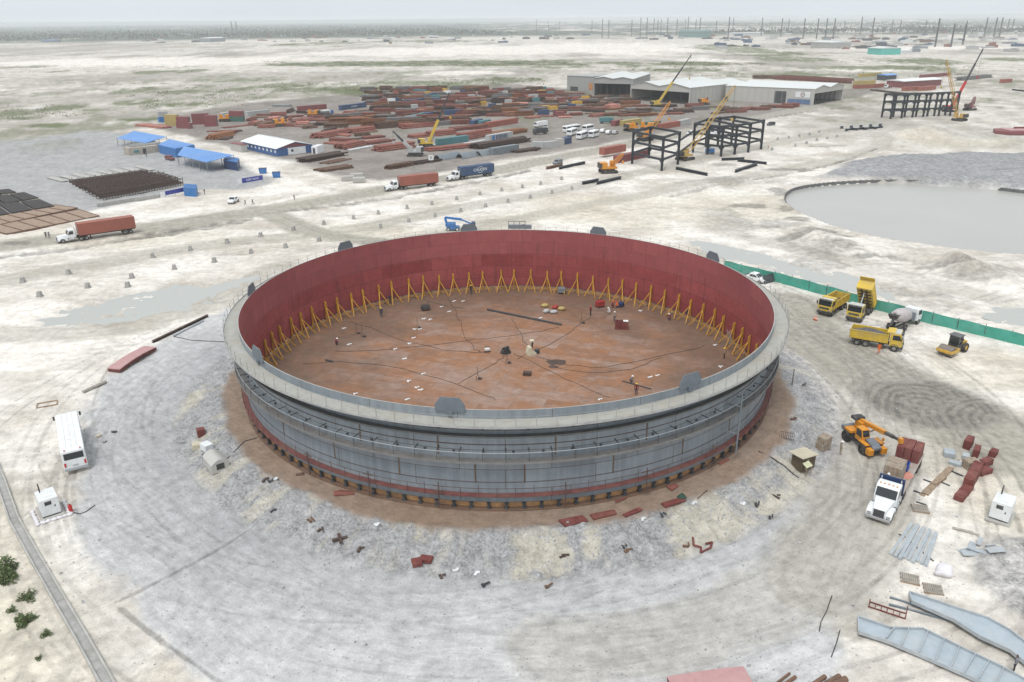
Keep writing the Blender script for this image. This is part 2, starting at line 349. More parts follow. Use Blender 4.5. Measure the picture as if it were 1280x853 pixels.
def ground_fields(x, y):
    D = dict()
    r = np.hypot(x-TX, y); th = np.arctan2(y, x-TX)
    dist = np.hypot(x, y+103.9)
    n1 = fbm(x*0.09, y*0.09, 1, 5); n2 = fbm(x*0.5, y*0.5, 2, 4); n3 = fbm(x*0.02, y*0.02, 3, 4); n4 = fbm(x*1.7, y*1.7, 4, 3)
    near = 1-sst(dist, 250, 420)
    # height
    z = GZ + (n1-0.5)*0.5 + (n2-0.5)*0.22 + (n3-0.5)*0.8*sst(r, 60, 120)
    plat = sst(-sdpoly(x, y, WP['platform']) + (n1-0.5)*7 + (n2-.5)*2.5, -1.2, 1.2)
    z = z*(1-plat) + (GZ + (n2-0.5)*0.12)*plat
    rs = r + (n1-0.5)*2.6 + (n2-0.5)*1.0 + 0.5*(fbm(th*9, r*0.1, 9, 3)-.5)
    gravel = (1-sst(rs, 43.6, 45.4))*sst(rs, 38.3, 39.4)
    pad = 1-sst(rs, 38.4, 39.6)
    slope = sst(r, 38.6, 45.0)
    zz = -0.12*(1-slope) + z*slope + gravel*(n2-0.5)*0.4 + gravel*(n4-.5)*0.2 + gravel*(fbm(th*44+n1*2, r*0.2, 12, 3)-.5)*0.8
    z = np.where(r < 46.5, zz + (z-zz)*sst(r, 45, 46.5), z); z = np.where(r < 35.3, -0.7, z)
    pond = sdpoly(x, y, WP['pond'])
    pk = sst(-pond, -0.3, 0.8)*(pond < 40); z = z*(1-pk) + (GZ-1.6)*pk
    for k, a in (('puddle', 4.0), ('pool', 4.0), ('pool2', 3.0)):
        sd_ = sdpoly(x, y, WP[k]) + (n1-0.5)*a*2 + (n2-0.5)*2.5
        D['wet_'+k] = sst(-sd_, -4.0, 0.5)
        z = z*(1-D['wet_'+k]) + (GZ-0.32+(n2-.5)*0.25)*D['wet_'+k]
    rub = sst(-sdpoly(x, y, WP['rubble']) + (n1-.5)*8, -1, 5)
    z = z + rub*(0.6+2.8*fbm(x*0.16, y*0.16, 21, 4)*fbm(x*0.05, y*0.05, 25, 2))
    # heaps and berms between the pond and the green fence, and beyond the left road
    ber = sst(-sdpoly(x, y, W([(990,278),(1060,296),(1150,312),(1290,326),(1290,372),(1180,352),(1080,326),(985,296)])), -3, 6)
    z = z + ber*(fbm(x*0.11, y*0.11, 31, 4)**2)*2.6
    for hx, hy, hr, hh in ((1135,172,16,3.0),(1165,168,14,3.0),(1110,180,12,2.0),(1265,182,20,2.4),(1210,338,7,1.5),(1250,350,8,1.2),(860,233,14,1.2),(1010,256,6,1.0),(930,190,9,0.5),(1195,330,5,1.0)):
        p = at(hx, hy); z = z + hh*np.exp(-((x-p.x)**2+(y-p.y)**2)/(hr*hr*0.5))*(0.7+0.6*n2)
    # tracks; their tone also stands in for weak rut shading
    road = np.zeros_like(x); streak = np.zeros_like(x); ws = np.zeros_like(x)
    for i, (pts, hw, st) in enumerate(ROADS):
        d, a = dline(x, y, W(curve(pts)))
        k = st*(1-sst(np.abs(d)+(n2-.5)*1.5+(n1-.5)*3, hw*0.65, hw*1.15))
        q = vn(d*1.6+40, a*0.03, 50+i)*0.55 + vn(d*3.6+90, a*0.06, 60+i)*0.45
        streak = np.where(k > ws, q, streak); ws = np.maximum(ws, k); road = np.maximum(road, k)
        dark = np.zeros_like(x)
    for pts, hw in DITCH:
        d, a = dline(x, y, W(curve(pts)))
        e = 1-sst(np.abs(d)+(n2-.5)*1.6*hw+(n1-.5)*2*hw, hw*0.5, hw*1.3)
        dark = np.maximum(dark, e*(0.95 if hw > 1.2 else .75)*(0.5+0.8*vn(a*0.12, d*0.3, 71))); z = z - 0.35*e*min(1, hw)
    # ring road: fine arcs round the tank, crossed by the marks of a bulldozer on the left
    rw = r+(n1-.5)*2.5+(n3-.5)*4; arc = vn(rw*1.1, th*14.0, 80)*0.12 + vn(rw*3.4, th*30, 81)*0.2 + fbm(x*.45, y*.45, 82, 4)*0.6
    wx, wy = x+(n1-.5)*3, y+(n2-.5)*.8; cr_ = vn((wx*0.8+wy*0.6)*1.6, (wx*0.6-wy*0.8)*0.25, 83)*0.35 + vn((wx*0.75+wy*0.66)*3.6, (wx*0.66-wy*0.75)*0.5, 84)*0.4+fbm(x*.4, y*.4, 86, 3)*.25
    bl = sst(-x-(n3-.5)*20, 14, 32)
    arc = arc*(1-bl*0.75)+cr_*bl*0.75
    streak = streak*ws + (1-ws)*(arc*plat + (1-plat)*(fbm(x*0.25, y*0.7, 85, 4)))
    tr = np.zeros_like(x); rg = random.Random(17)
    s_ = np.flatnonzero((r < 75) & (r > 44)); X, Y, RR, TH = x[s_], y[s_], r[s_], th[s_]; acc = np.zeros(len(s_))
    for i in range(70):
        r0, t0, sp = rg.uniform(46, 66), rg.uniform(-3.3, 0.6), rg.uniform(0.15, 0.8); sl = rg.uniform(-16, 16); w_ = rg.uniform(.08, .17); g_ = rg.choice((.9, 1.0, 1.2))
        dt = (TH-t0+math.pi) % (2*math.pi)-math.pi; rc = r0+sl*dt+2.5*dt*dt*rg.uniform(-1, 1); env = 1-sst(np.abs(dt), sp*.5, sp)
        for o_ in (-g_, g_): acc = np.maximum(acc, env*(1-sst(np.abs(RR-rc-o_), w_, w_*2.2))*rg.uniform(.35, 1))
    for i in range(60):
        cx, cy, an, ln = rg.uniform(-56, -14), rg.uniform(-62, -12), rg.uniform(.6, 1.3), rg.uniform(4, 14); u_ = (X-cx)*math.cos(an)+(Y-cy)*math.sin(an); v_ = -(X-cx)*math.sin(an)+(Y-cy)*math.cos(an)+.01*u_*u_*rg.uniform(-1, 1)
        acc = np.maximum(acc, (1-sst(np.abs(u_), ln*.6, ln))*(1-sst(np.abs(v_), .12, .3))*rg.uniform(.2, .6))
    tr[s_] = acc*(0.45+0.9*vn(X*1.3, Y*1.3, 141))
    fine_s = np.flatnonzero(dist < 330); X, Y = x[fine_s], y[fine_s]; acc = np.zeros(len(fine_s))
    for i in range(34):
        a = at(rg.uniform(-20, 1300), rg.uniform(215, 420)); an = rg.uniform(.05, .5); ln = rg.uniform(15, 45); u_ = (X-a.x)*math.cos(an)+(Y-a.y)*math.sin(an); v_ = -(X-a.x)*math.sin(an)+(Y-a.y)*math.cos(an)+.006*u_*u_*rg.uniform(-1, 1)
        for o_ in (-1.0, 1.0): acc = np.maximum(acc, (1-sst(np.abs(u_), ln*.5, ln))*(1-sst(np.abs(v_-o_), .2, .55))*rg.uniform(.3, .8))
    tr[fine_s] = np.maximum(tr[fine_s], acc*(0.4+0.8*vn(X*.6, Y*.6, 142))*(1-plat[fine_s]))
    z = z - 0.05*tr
    mud = sst(-sdpoly(x, y, grow(WP['mud'], 2.0)) + (n1-.5)*4+(n2-.5)*2, -2, 1.5)
    mc = at(1150, 505); mq = np.hypot(x-mc.x+ (n1-.5)*6, y-mc.y); mq2 = np.hypot(x-mc.x-9, y-mc.y+6)
    sw = vn(mq*2.1, np.arctan2(y-mc.y, x-mc.x)*2, 90)*0.6+vn(mq2*2.4, np.arctan2(y-mc.y+6, x-mc.x-9)*2, 91)*0.4
    rA = 0.5+0.5*np.sin(mq*4.6+9*n1+3*n2); rB = 0.5+0.5*np.sin(mq2*5.2+9*n1+4*n2+1); sel = sst(fbm(x*.22, y*.22, 95, 3), .42, .58); rA = rA*(.45+.8*vn(x*.35, y*.35, 96)); rB = rB*(.45+.8*vn(x*.3, y*.4, 97)); sw = np.clip((rA*sel+rB*(1-sel))*.65+.35*sw, 0, 1)
    dark = np.maximum(dark, mud*np.clip((0.38+0.75*sst(sw, 0.35, 0.65))*(.6+.9*sst(n3, .2, .6)), 0, 1)); dark = np.maximum(dark, tr*(0.50-.22*plat))  # track lines darkened in colour too, in place of faint rut shading
    mudfar = (1-sst(np.hypot(x-mc.x, y-mc.y)+(n1-.5)*10, 7, 14))*.8; streak = np.where((mudfar > 0) & (plat < .5), streak*(1-mudfar)+sw*mudfar, streak)
    z = z - mud*0.10*(sw-0.5)
    # wet dark blotches beside the pools
    dark = np.maximum(dark, 0.5*sst(n1+0.25*n2, 0.66, 0.80)*sst(-sdpoly(x, y, W([(850,225),(1000,200),(1000,300),(1280,330),(1280,420),(960,330)])), -8, 4))
    grass = np.zeros_like(x)
    def ell(L_, wob):
        o = np.zeros_like(x)
        for px, py, rx, ry in L_:
            c = at(px, py); ax = (at(px+rx, py)-c).length; ay = abs(at(px, py-ry).y-at(px, py+ry).y)/2
            e = np.sqrt(((x-c.x)/ax)**2+((y-c.y)/ay)**2)
            o = np.maximum(o, (1-sst(e+wob, 0.55, 1.05)))
        return o
    far = sst(dist, 190, 400)
    fx, fy = x*0.030, y*0.011
    nf = fbm(fx, fy, 101, 5, 0.6); nf2 = fbm(x*0.07, y*0.03, 102, 4, 0.6)
    grass = ell(GRASS, (nf-.5)*1.9+(nf2-.5)*1.5)*far*sst(nf2, 0.15, 0.4)
    zone = sst(dist, 330, 450)*(1-sst(dist, 800, 1000)); grass = np.maximum(grass, 0.55*sst(nf*0.55+nf2*0.55, 0.58, 0.68)*zone)
    gs = sst(-sdpoly(x, y, W([(318,82),(360,79),(440,77),(560,75.5),(650,76.5),(742,78.5),(735,82),(640,83),(560,83.5),(470,83),(380,83.5)]), 200)+(nf2-.5)*40+(n3-.5)*30, -5, 12); grass = np.maximum(grass, gs*(.7+.5*nf2))
    dr = ell(DRAB, (nf-.5)*1.8+(nf2-.5)*.8); dark = np.maximum(dark, .75*ell(WET, (n1-.5)*1.6+(n2-.5)*.9))
    white = ell(WHITE, (nf-.5)*1.2)
    # the far plain: broad pale and drab bands
    band = fbm(x*0.0035, y*0.0022, 111, 6, 0.62); band2 = fbm(x*0.012, y*0.006, 112, 5, 0.6)
    tone = (band*0.6+band2*0.4)
    D['drab'] = np.maximum(np.maximum(np.maximum(dr*.85, .34*sst(dist, 300, 480)), sst(tone, 0.46, 0.58)*sst(dist, 260, 520)), sst(nf, .42, .56)*.75*zone)*(1-0.85*white)
    D['woody'] = sst(dist, 2350, 2800)*sst(tone + 0.16*sst(-x, -600, 800), 0.42, 0.52)
    d, a = dline(x, y, W(curve([(285,182),(318,204),(350,222),(374,233),(402,239)]))); white = np.maximum(white, 1-sst(np.abs(d)+(n2-.5)*2, 1.8, 3.2)); d, a = dline(x, y, W(curve([(330,256),(370,246),(404,239)]))); white = np.maximum(white, 1-sst(np.abs(d)+(n2-.5)*2, 1.2, 2.4))
    yellow = np.maximum(ell([(560,296,260,22),(760,262,190,24),(930,262,110,22),(1180,178,70,10),(150,300,200,14),(1250,470,90,40),(1230,600,70,60)], (n1-.5)*1.4)*0.55,
             sst(-sdpoly(x, y, W([(-60,560),(0,600),(30,650),(70,730),(120,860),(-80,900)])), -3, 3)*(0.5+0.6*n1))
    ys = sst(fbm(th*34+3+.6*(n1-.5), r*0.16, 121, 3), 0.56, 0.70)*gravel*sst(n1, 0.38, 0.6)*.7
    toe = (1-sst(np.abs(rs-45.0), .2, 1.0))*sst(fbm(th*12, r*.1, 125, 3), .45, .6)*(r < 48); white_toe = toe
    for px, py, rr in ((905,655,4.0),(935,668,4.5),(985,640,4.5),(1000,600,3.0),(520,655,2.2),(400,620,2.0),(664,690,2.3),(676,692,1.5),(700,690,1.6),(738,682,1.6),(870,672,3.0),(900,690,3.5),(970,670,4),(240,500,3.2),(225,508,3.5),(655,726,2.3),(940,650,2.0),(560,660,1.3)):
        p = at(px, py, -1.0); e = np.hypot((x-p.x)*(1.0+0.6*(px < 300)), (y-p.y)*(.6))/rr
        ys = np.maximum(ys, (1-sst(e+(n2-.5)*1.5+(n4-.5)*.8+(n1-.5), .35, 1.0))*.85)
    yellow = np.maximum(yellow, ys*0.9)
    c = at(1330, 735); gr = np.hypot(x-c.x, y-c.y); ring = 1-sst(gr+(n2-.5)*1.2, 6.5, 8.0)
    gravel = np.maximum(gravel, ring*0.9); z = z + ring*0.5
    padyard = sst(-sdpoly(x, y, WP['padyard'])+(n1-.5)*6, -2, 2)
    steel = sst(-sdpoly(x, y, WP['steelyard'])+(n1-.5)*8, -3, 3)
    tuft = fbm(x*0.9, y*0.9, 131, 3)
    lb = sst(-sdpoly(x, y, W([(-60,590),(0,585),(60,670),(130,780),(190,870),(60,900),(-80,900)])), -2, 2)
    dark = np.maximum(dark, lb*0.35*sst(fbm(x*0.5, y*0.35, 133, 4), 0.55, 0.68))
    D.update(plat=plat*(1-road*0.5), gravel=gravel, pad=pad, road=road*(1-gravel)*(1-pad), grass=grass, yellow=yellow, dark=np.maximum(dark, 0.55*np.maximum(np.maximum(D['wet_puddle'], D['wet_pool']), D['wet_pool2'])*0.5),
             white=np.maximum(white, white_toe), padyard=padyard, streak=streak, steel=steel*(1-0.6*road), rubble=rub, z=z)
    return D

GRID = {}
def build_ground():
    a = [75, 68, 61, 55, 50] + list(np.arange(46.5, 3.0, -0.075)) + list(np.arange(3.0, 0.14, -0.03))
    rr = (CAM.z-GZ)/np.tan(np.radians(np.array(a)))
    az = np.concatenate([np.arange(-180, -40, 4.0), np.arange(-40, 40.001, 0.08), np.arange(44, 180, 4.0)])
    A, Rr = np.meshgrid(np.radians(az), rr)
    x = (Rr*np.sin(A)).ravel(); y = (Rr*np.cos(A)-103.9).ravel()
    D = ground_fields(x, y)
    nr, nc = len(rr), len(az)
    GRID.update(rr=rr, az=az, z=D['z'].reshape(nr, nc))
    co = np.stack([x, y, D['z']], 1)
    i, j = np.meshgrid(np.arange(nr-1), np.arange(nc), indexing='ij'); j2 = (j+1) % nc
    f = np.stack([i*nc+j, i*nc+j2, (i+1)*nc+j2, (i+1)*nc+j], -1).reshape(-1, 4)
    co = np.concatenate([co, [[0, -103.9, GZ]]]); cap = np.stack([np.full(nc, nr*nc), (np.arange(nc)+1) % nc, np.arange(nc)], 1)
    me = bpy.data.meshes.new('ground')
    me.vertices.add(len(co)); me.vertices.foreach_set('co', co.astype(np.float32).ravel())
    nl = f.size+cap.size; me.loops.add(nl); me.loops.foreach_set('vertex_index', np.concatenate([f.ravel(), cap.ravel()]).astype(np.int32))
    me.polygons.add(len(f)+len(cap))
    me.polygons.foreach_set('loop_start', np.concatenate([np.arange(len(f))*4, len(f)*4+np.arange(len(cap))*3]).astype(np.int32))
    me.update(calc_edges=True); me.validate()
    me.polygons.foreach_set('use_smooth', np.ones(len(me.polygons), bool))
    one_ = np.ones(1)
    def at4(name, ks):
        arr = np.stack([np.concatenate([D[k], [0]]) for k in ks], 1).astype(np.float32)
        l = me.color_attributes.new(name, 'FLOAT_COLOR', 'POINT'); l.data.foreach_set('color', np.clip(arr, 0, 1).ravel())
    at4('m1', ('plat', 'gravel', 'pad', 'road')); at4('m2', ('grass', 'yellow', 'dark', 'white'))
    at4('m3', ('padyard', 'streak', 'drab', 'rubble')); at4('m4', ('steel', 'woody', 'wet_puddle', 'wet_pool'))
    o = bpy.data.objects.new('ground', me); COL.objects.link(o); tag(o, kind='structure')
    M = bpy.data.materials.new('ground'); M.use_nodes = True; n = M.node_tree; N = n.nodes; Lk = n.links.new
    b = N['Principled BSDF']; b.inputs['Roughness'].default_value = 0.95; b.inputs['Specular IOR Level'].default_value = 0.15
    g = N.new('ShaderNodeNewGeometry')
    ch = {}
    for nm, ks in (('m1', ('plat', 'gravel', 'pad', 'road')), ('m2', ('grass', 'yellow', 'dark', 'white')), ('m3', ('padyard', 'streak', 'drab', 'rubble')), ('m4', ('steel', 'woody', 'w1', 'w2'))):
        at_ = N.new('ShaderNodeAttribute'); at_.attribute_name = nm
        sp = N.new('ShaderNodeSeparateColor'); Lk(at_.outputs['Color'], sp.inputs[0])
        for k, s_ in zip(ks[:3], sp.outputs[:3]): ch[k] = s_
        ch[ks[3]] = at_.outputs['Alpha']
    def noise(sc, det=5, ro=0.55, st=None):
        t = N.new('ShaderNodeTexNoise'); t.inputs['Scale'].default_value = sc; t.inputs['Detail'].default_value = det; t.inputs['Roughness'].default_value = ro
        if st:
            mp = N.new('ShaderNodeMapping'); mp.inputs['Scale'].default_value = st; Lk(g.outputs['Position'], mp.inputs[0]); Lk(mp.outputs[0], t.inputs['Vector'])
        else: Lk(g.outputs['Position'], t.inputs['Vector'])
        return t.outputs[0]
    def rng_(s, a, b_, c, d):
        q = N.new('ShaderNodeMapRange'); q.inputs[1].default_value = a; q.inputs[2].default_value = b_; q.inputs[3].default_value = c; q.inputs[4].default_value = d
        Lk(s, q.inputs[0]); return q.outputs[0]
    def mul(a, b_):
        q = N.new('ShaderNodeMath'); q.operation = 'MULTIPLY'; Lk(a, q.inputs[0])
        if isinstance(b_, (int, float)): q.inputs[1].default_value = b_
        else: Lk(b_, q.inputs[1])
        return q.outputs[0]
    def mix(f_, a, col):
        q = N.new('ShaderNodeMix'); q.data_type = 'RGBA'
        if f_ is not None: Lk(f_, q.inputs[0])
        Lk(a, q.inputs[6])
        if isinstance(col, tuple): q.inputs[7].default_value = (*col, 1)
        else: Lk(col, q.inputs[7])
        return q.outputs[2]
    big = noise(0.06, 6, 0.6); mid = noise(0.8, 9, 0.7); fine = noise(5.5, 6, 0.75); far = noise(0.012, 6, 0.65, (1, 0.45, 1))
    sx = N.new('ShaderNodeSeparateXYZ'); Lk(g.outputs['Position'], sx.inputs[0])
    def math_(op, a, b_=None):
        q = N.new('ShaderNodeMath'); q.operation = op
        for i, v_ in enumerate((a, b_)):
            if v_ is None: continue
            if isinstance(v_, (int, float)): q.inputs[i].default_value = v_
            else: Lk(v_, q.inputs[i])
        return q.outputs[0]
    rad = math_('SQRT', math_('ADD', mul(sx.outputs[0], sx.outputs[0]), mul(sx.outputs[1], sx.outputs[1]))); ang = math_('ARCTAN2', sx.outputs[1], sx.outputs[0])
    cv = N.new('ShaderNodeCombineXYZ'); Lk(mul(math_('ADD', rad, mul(big, 6.0)), 2.6), cv.inputs[0]); Lk(mul(ang, 19.0), cv.inputs[1])
    pol = N.new('ShaderNodeTexNoise'); pol.inputs['Scale'].default_value = 1.0; pol.inputs['Detail'].default_value = 7; pol.inputs['Roughness'].default_value = .72; Lk(cv.outputs[0], pol.inputs['Vector']); pol = pol.outputs[0]
    mpz = N.new('ShaderNodeMapping'); mpz.inputs['Rotation'].default_value = (0, 0, R(40)); Lk(g.outputs['Position'], mpz.inputs[0])
    mpy = N.new('ShaderNodeMapping'); mpy.inputs['Scale'].default_value = (.55, 3.2, 1); Lk(mpz.outputs[0], mpy.inputs[0])
    doz = N.new('ShaderNodeTexNoise'); doz.inputs['Scale'].default_value = 1.0; doz.inputs['Detail'].default_value = 7; doz.inputs['Roughness'].default_value = .72; doz.inputs['Distortion'].default_value = .6; Lk(mpy.outputs[0], doz.inputs['Vector']); doz = doz.outputs[0]
    left = rng_(math_('ADD', sx.outputs[0], mul(big, 30.0)), -12, 10, 1, 0)
    scr = N.new('ShaderNodeMix'); Lk(left, scr.inputs[0]); Lk(pol, scr.inputs[2]); Lk(doz, scr.inputs[3]); scr = scr.outputs[0]
    ramp = N.new('ShaderNodeMix'); ramp.data_type = 'RGBA'
    ramp.inputs[6].default_value = (0.54, 0.49, 0.425, 1); ramp.inputs[7].default_value = (0.775, 0.735, 0.68, 1)
    Lk(rng_(big, 0.36, 0.6, 0, 1), ramp.inputs[0]); c = ramp.outputs[2]
    c = mix(mul(ch['white'], 0.8), c, (0.80, 0.75, 0.69))
    c = mix(mul(ch['drab'], rng_(far, 0.35, 0.6, 0.5, 1.0)), c, (0.30, 0.275, 0.24))
    c = mix(mul(ch['yellow'], 0.85), c, (0.60, 0.545, 0.43))
    c = mix(mul(ch['padyard'], 0.97), c, (0.365, 0.365, 0.365))
    c = mix(mul(ch['steel'], rng_(big, 0.3, 0.6, 0.75, 1.0)), c, (0.235, 0.208, 0.19))
    pc = N.new('ShaderNodeMix'); pc.data_type = 'RGBA'; pc.inputs[6].default_value = (0.42, 0.42, 0.425, 1); pc.inputs[7].default_value = (0.565, 0.56, 0.56, 1); Lk(rng_(math_('ADD', math_('SUBTRACT', rad, mul(left, 7.0)), mul(big, 14.0)), 46, 60, 0, 1), pc.inputs[0])
    c = mix(ch['plat'], c, pc.outputs[2])
    c = mix(mul(ch['road'], 0.96), c, (0.37, 0.345, 0.295))
    gv = N.new('ShaderNodeTexVoronoi'); gv.inputs['Scale'].default_value = 4.5; Lk(g.outputs['Position'], gv.inputs['Vector'])
    gc = N.new('ShaderNodeMix'); gc.data_type = 'RGBA'; gc.inputs[6].default_value = (0.22, 0.218, 0.222, 1); gc.inputs[7].default_value = (0.43, 0.425, 0.425, 1)
    sepv = N.new('ShaderNodeSeparateColor'); Lk(gv.outputs['Color'], sepv.inputs[0]); Lk(sepv.outputs[0], gc.inputs[0])
    gm = rng_(mid, 0.36, 0.62, 1.0, 0.55)
    c = mix(mul(ch['gravel'], gm), c, gc.outputs[2])
    ysl = mul(mul(ch['gravel'], ch['yellow']), 1.0); c = mix(mul(ysl, 0.85), c, (0.60, 0.55, 0.44))
    c = mix(mul(ch['rubble'], rng_(mid, 0.3, 0.6, 1.0, 0.75)), c, (0.235, 0.245, 0.26))
    c = mix(mul(ch['pad'], rng_(big, 0.3, 0.7, 0.98, 0.8)), c, (0.285, 0.20, 0.14))
    c = mix(mul(ch['grass'], rng_(far, 0.3, 0.6, 0.6, 1.0)), c, (0.135, 0.155, 0.075))
    c = mix(ch['woody'], c, (0.06, 0.085, 0.06))
    # streaks of tyres with rut shading in the colour, fine and middle mottling
    def scale(c_, f_):
        q = N.new('ShaderNodeVectorMath'); q.operation = 'SCALE'; Lk(c_, q.inputs[0]); Lk(f_, q.inputs['Scale']); return q.outputs[0]
    c = scale(c, rng_(ch['streak'], 0.25, 0.75, 0.87, 1.08)); c = scale(c, rng_(mid, 0.33, 0.67, 0.78, 1.14)); c = scale(c, rng_(fine, 0.3, 0.7, 0.84, 1.12))
    c = mix(math_('MULTIPLY', ch['plat'], 1.0), c, scale(c, rng_(scr, 0.32, 0.68, 0.86, 1.08)))
    sv = N.new('ShaderNodeTexVoronoi'); sv.inputs['Scale'].default_value = 1.7; Lk(g.outputs['Position'], sv.inputs['Vector']); ss = N.new('ShaderNodeSeparateColor'); Lk(sv.outputs['Color'], ss.inputs[0])
    c = mix(mul(mul(rng_(sv.outputs['Distance'], .10, .2, 1, 0), rng_(ss.outputs[0], .62, .7, 0, 1)), .55), c, (0.16, 0.15, 0.14))
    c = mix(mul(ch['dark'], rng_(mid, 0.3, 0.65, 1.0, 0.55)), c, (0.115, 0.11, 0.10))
    Lk(c, b.inputs['Base Color'])
    bp = N.new('ShaderNodeBump'); bp.inputs['Strength'].default_value = 0.7; bp.inputs['Distance'].default_value = 0.12
    ad = N.new('ShaderNodeMath'); ad.operation = 'ADD'; Lk(mul(fine, 0.4), ad.inputs[0]); Lk(mul(ch['streak'], 1.0), ad.inputs[1])
    a2 = N.new('ShaderNodeMath'); a2.operation = 'ADD'; Lk(ad.outputs[0], a2.inputs[0]); Lk(mul(mid, 0.9), a2.inputs[1])
    a3 = math_('ADD', a2.outputs[0], mul(mul(scr, ch['plat']), .7)); Lk(a3, bp.inputs['Height']); Lk(bp.outputs[0], b.inputs['Normal'])
    me.materials.append(M)
    return o
GROUND = build_ground()

# sheets of standing water: the terrain dips below them and makes their shores
def water_mat(name, col, rough):
    M = bpy.data.materials.new(name); M.use_nodes = True; N = M.node_tree.nodes; b = N['Principled BSDF']
    b.inputs['Roughness'].default_value = rough; b.inputs['IOR'].default_value = 1.33
    g = N.new('ShaderNodeNewGeometry'); t = N.new('ShaderNodeTexNoise'); t.inputs['Scale'].default_value = 0.05; t.inputs['Detail'].default_value = 4
    M.node_tree.links.new(g.outputs['Position'], t.inputs['Vector'])
    q = N.new('ShaderNodeMix'); q.data_type = 'RGBA'; q.inputs[6].default_value = (*[v*0.93 for v in col], 1); q.inputs[7].default_value = (*[v*1.06 for v in col], 1)
    M.node_tree.links.new(t.outputs[0], q.inputs[0]); M.node_tree.links.new(q.outputs[2], b.inputs['Base Color'])
    t2 = N.new('ShaderNodeTexNoise'); t2.inputs['Scale'].default_value = 2.0; t2.inputs['Detail'].default_value = 3
    M.node_tree.links.new(g.outputs['Position'], t2.inputs['Vector'])
    bp = N.new('ShaderNodeBump'); bp.inputs['Strength'].default_value = 0.06; bp.inputs['Distance'].default_value = 0.05
    M.node_tree.links.new(t2.outputs[0], bp.inputs['Height']); M.node_tree.links.new(bp.outputs[0], b.inputs['Normal'])
    return M
m_pond = water_mat('milky_water', (0.385, 0.378, 0.355), 0.25)
m_pud = water_mat('puddle_water', (0.40, 0.405, 0.38), 0.16)
def sheet(name, poly, z, M):
    me = bpy.data.meshes.new(name); me.from_pydata([(x, y, z) for x, y in poly], [], [tuple(range(len(poly)))]); me.update()
    me.materials.append(M); o = bpy.data.objects.new(name, me); COL.objects.link(o); return tag(o, kind='structure')
sheet('pond_water', grow(WP['pond'], 1.2), GZ-0.55, m_pond)
sheet('puddle', grow(WP['puddle'], 5), GZ-0.27, m_pud)
sheet('puddle', grow(WP['pool'], 4), GZ-0.27, m_pud)
sheet('puddle', grow(WP['pool2'], 3), GZ-0.27, m_pud)

# the dark lining wall that rims the basin, in two lengths with a gap
def rim_wall(label, pts):
    q = curve([tuple(at(*p).xy) for p in pts], 3); o = thing('basin_wall', label, 'wall', (*q[0], GZ)); mb = MB()
    for a, b in zip(q[:-1], q[1:]): mb.bar((a[0]-q[0][0], a[1]-q[0][1], .0), (b[0]-q[0][0], b[1]-q[0][1], -.2), .25, 1.0)
    mb.build('lining', mat('basin_lining', (.14, .14, .14), .8, var=.3, scale=.5), o); return o
rim_wall('dark lining wall along the left and far edge of the round basin', [(983, 256), (980, 249), (984, 240), (1000, 234), (1040, 229), (1100, 226), (1160, 227), (1236, 233)])
rim_wall('dark lining wall of the round basin beyond the gap at the right', [(1249, 236), (1300, 242), (1360, 252)])
# loose stones on the bank and at its foot
_rg = random.Random(31); v, f = [], []
for i in range(9000):
    t = _rg.uniform(-math.pi, .35); q = 39.3+abs(_rg.gauss(0, 1))*3.2; 
    if _rg.random() < .25: q = _rg.uniform(44, 62)
    x, y = TX+q*math.cos(t), q*math.sin(t); s_ = _rg.uniform(.05, .13)*(1.9 if _rg.random() < .06 else 1)
    k = len(v); zz = None
    v += [(x+s_*a*_rg.uniform(.7, 1.3), y+s_*b*_rg.uniform(.7, 1.3), c*s_) for a, b, c in ((1, 0, 0), (0, 1, 0), (-1, 0, 0), (0, -1, 0), (0, 0, .9))]; f += [(k, k+1, k+4), (k+1, k+2, k+4), (k+2, k+3, k+4), (k+3, k, k+4)]
STONES = (v, f)
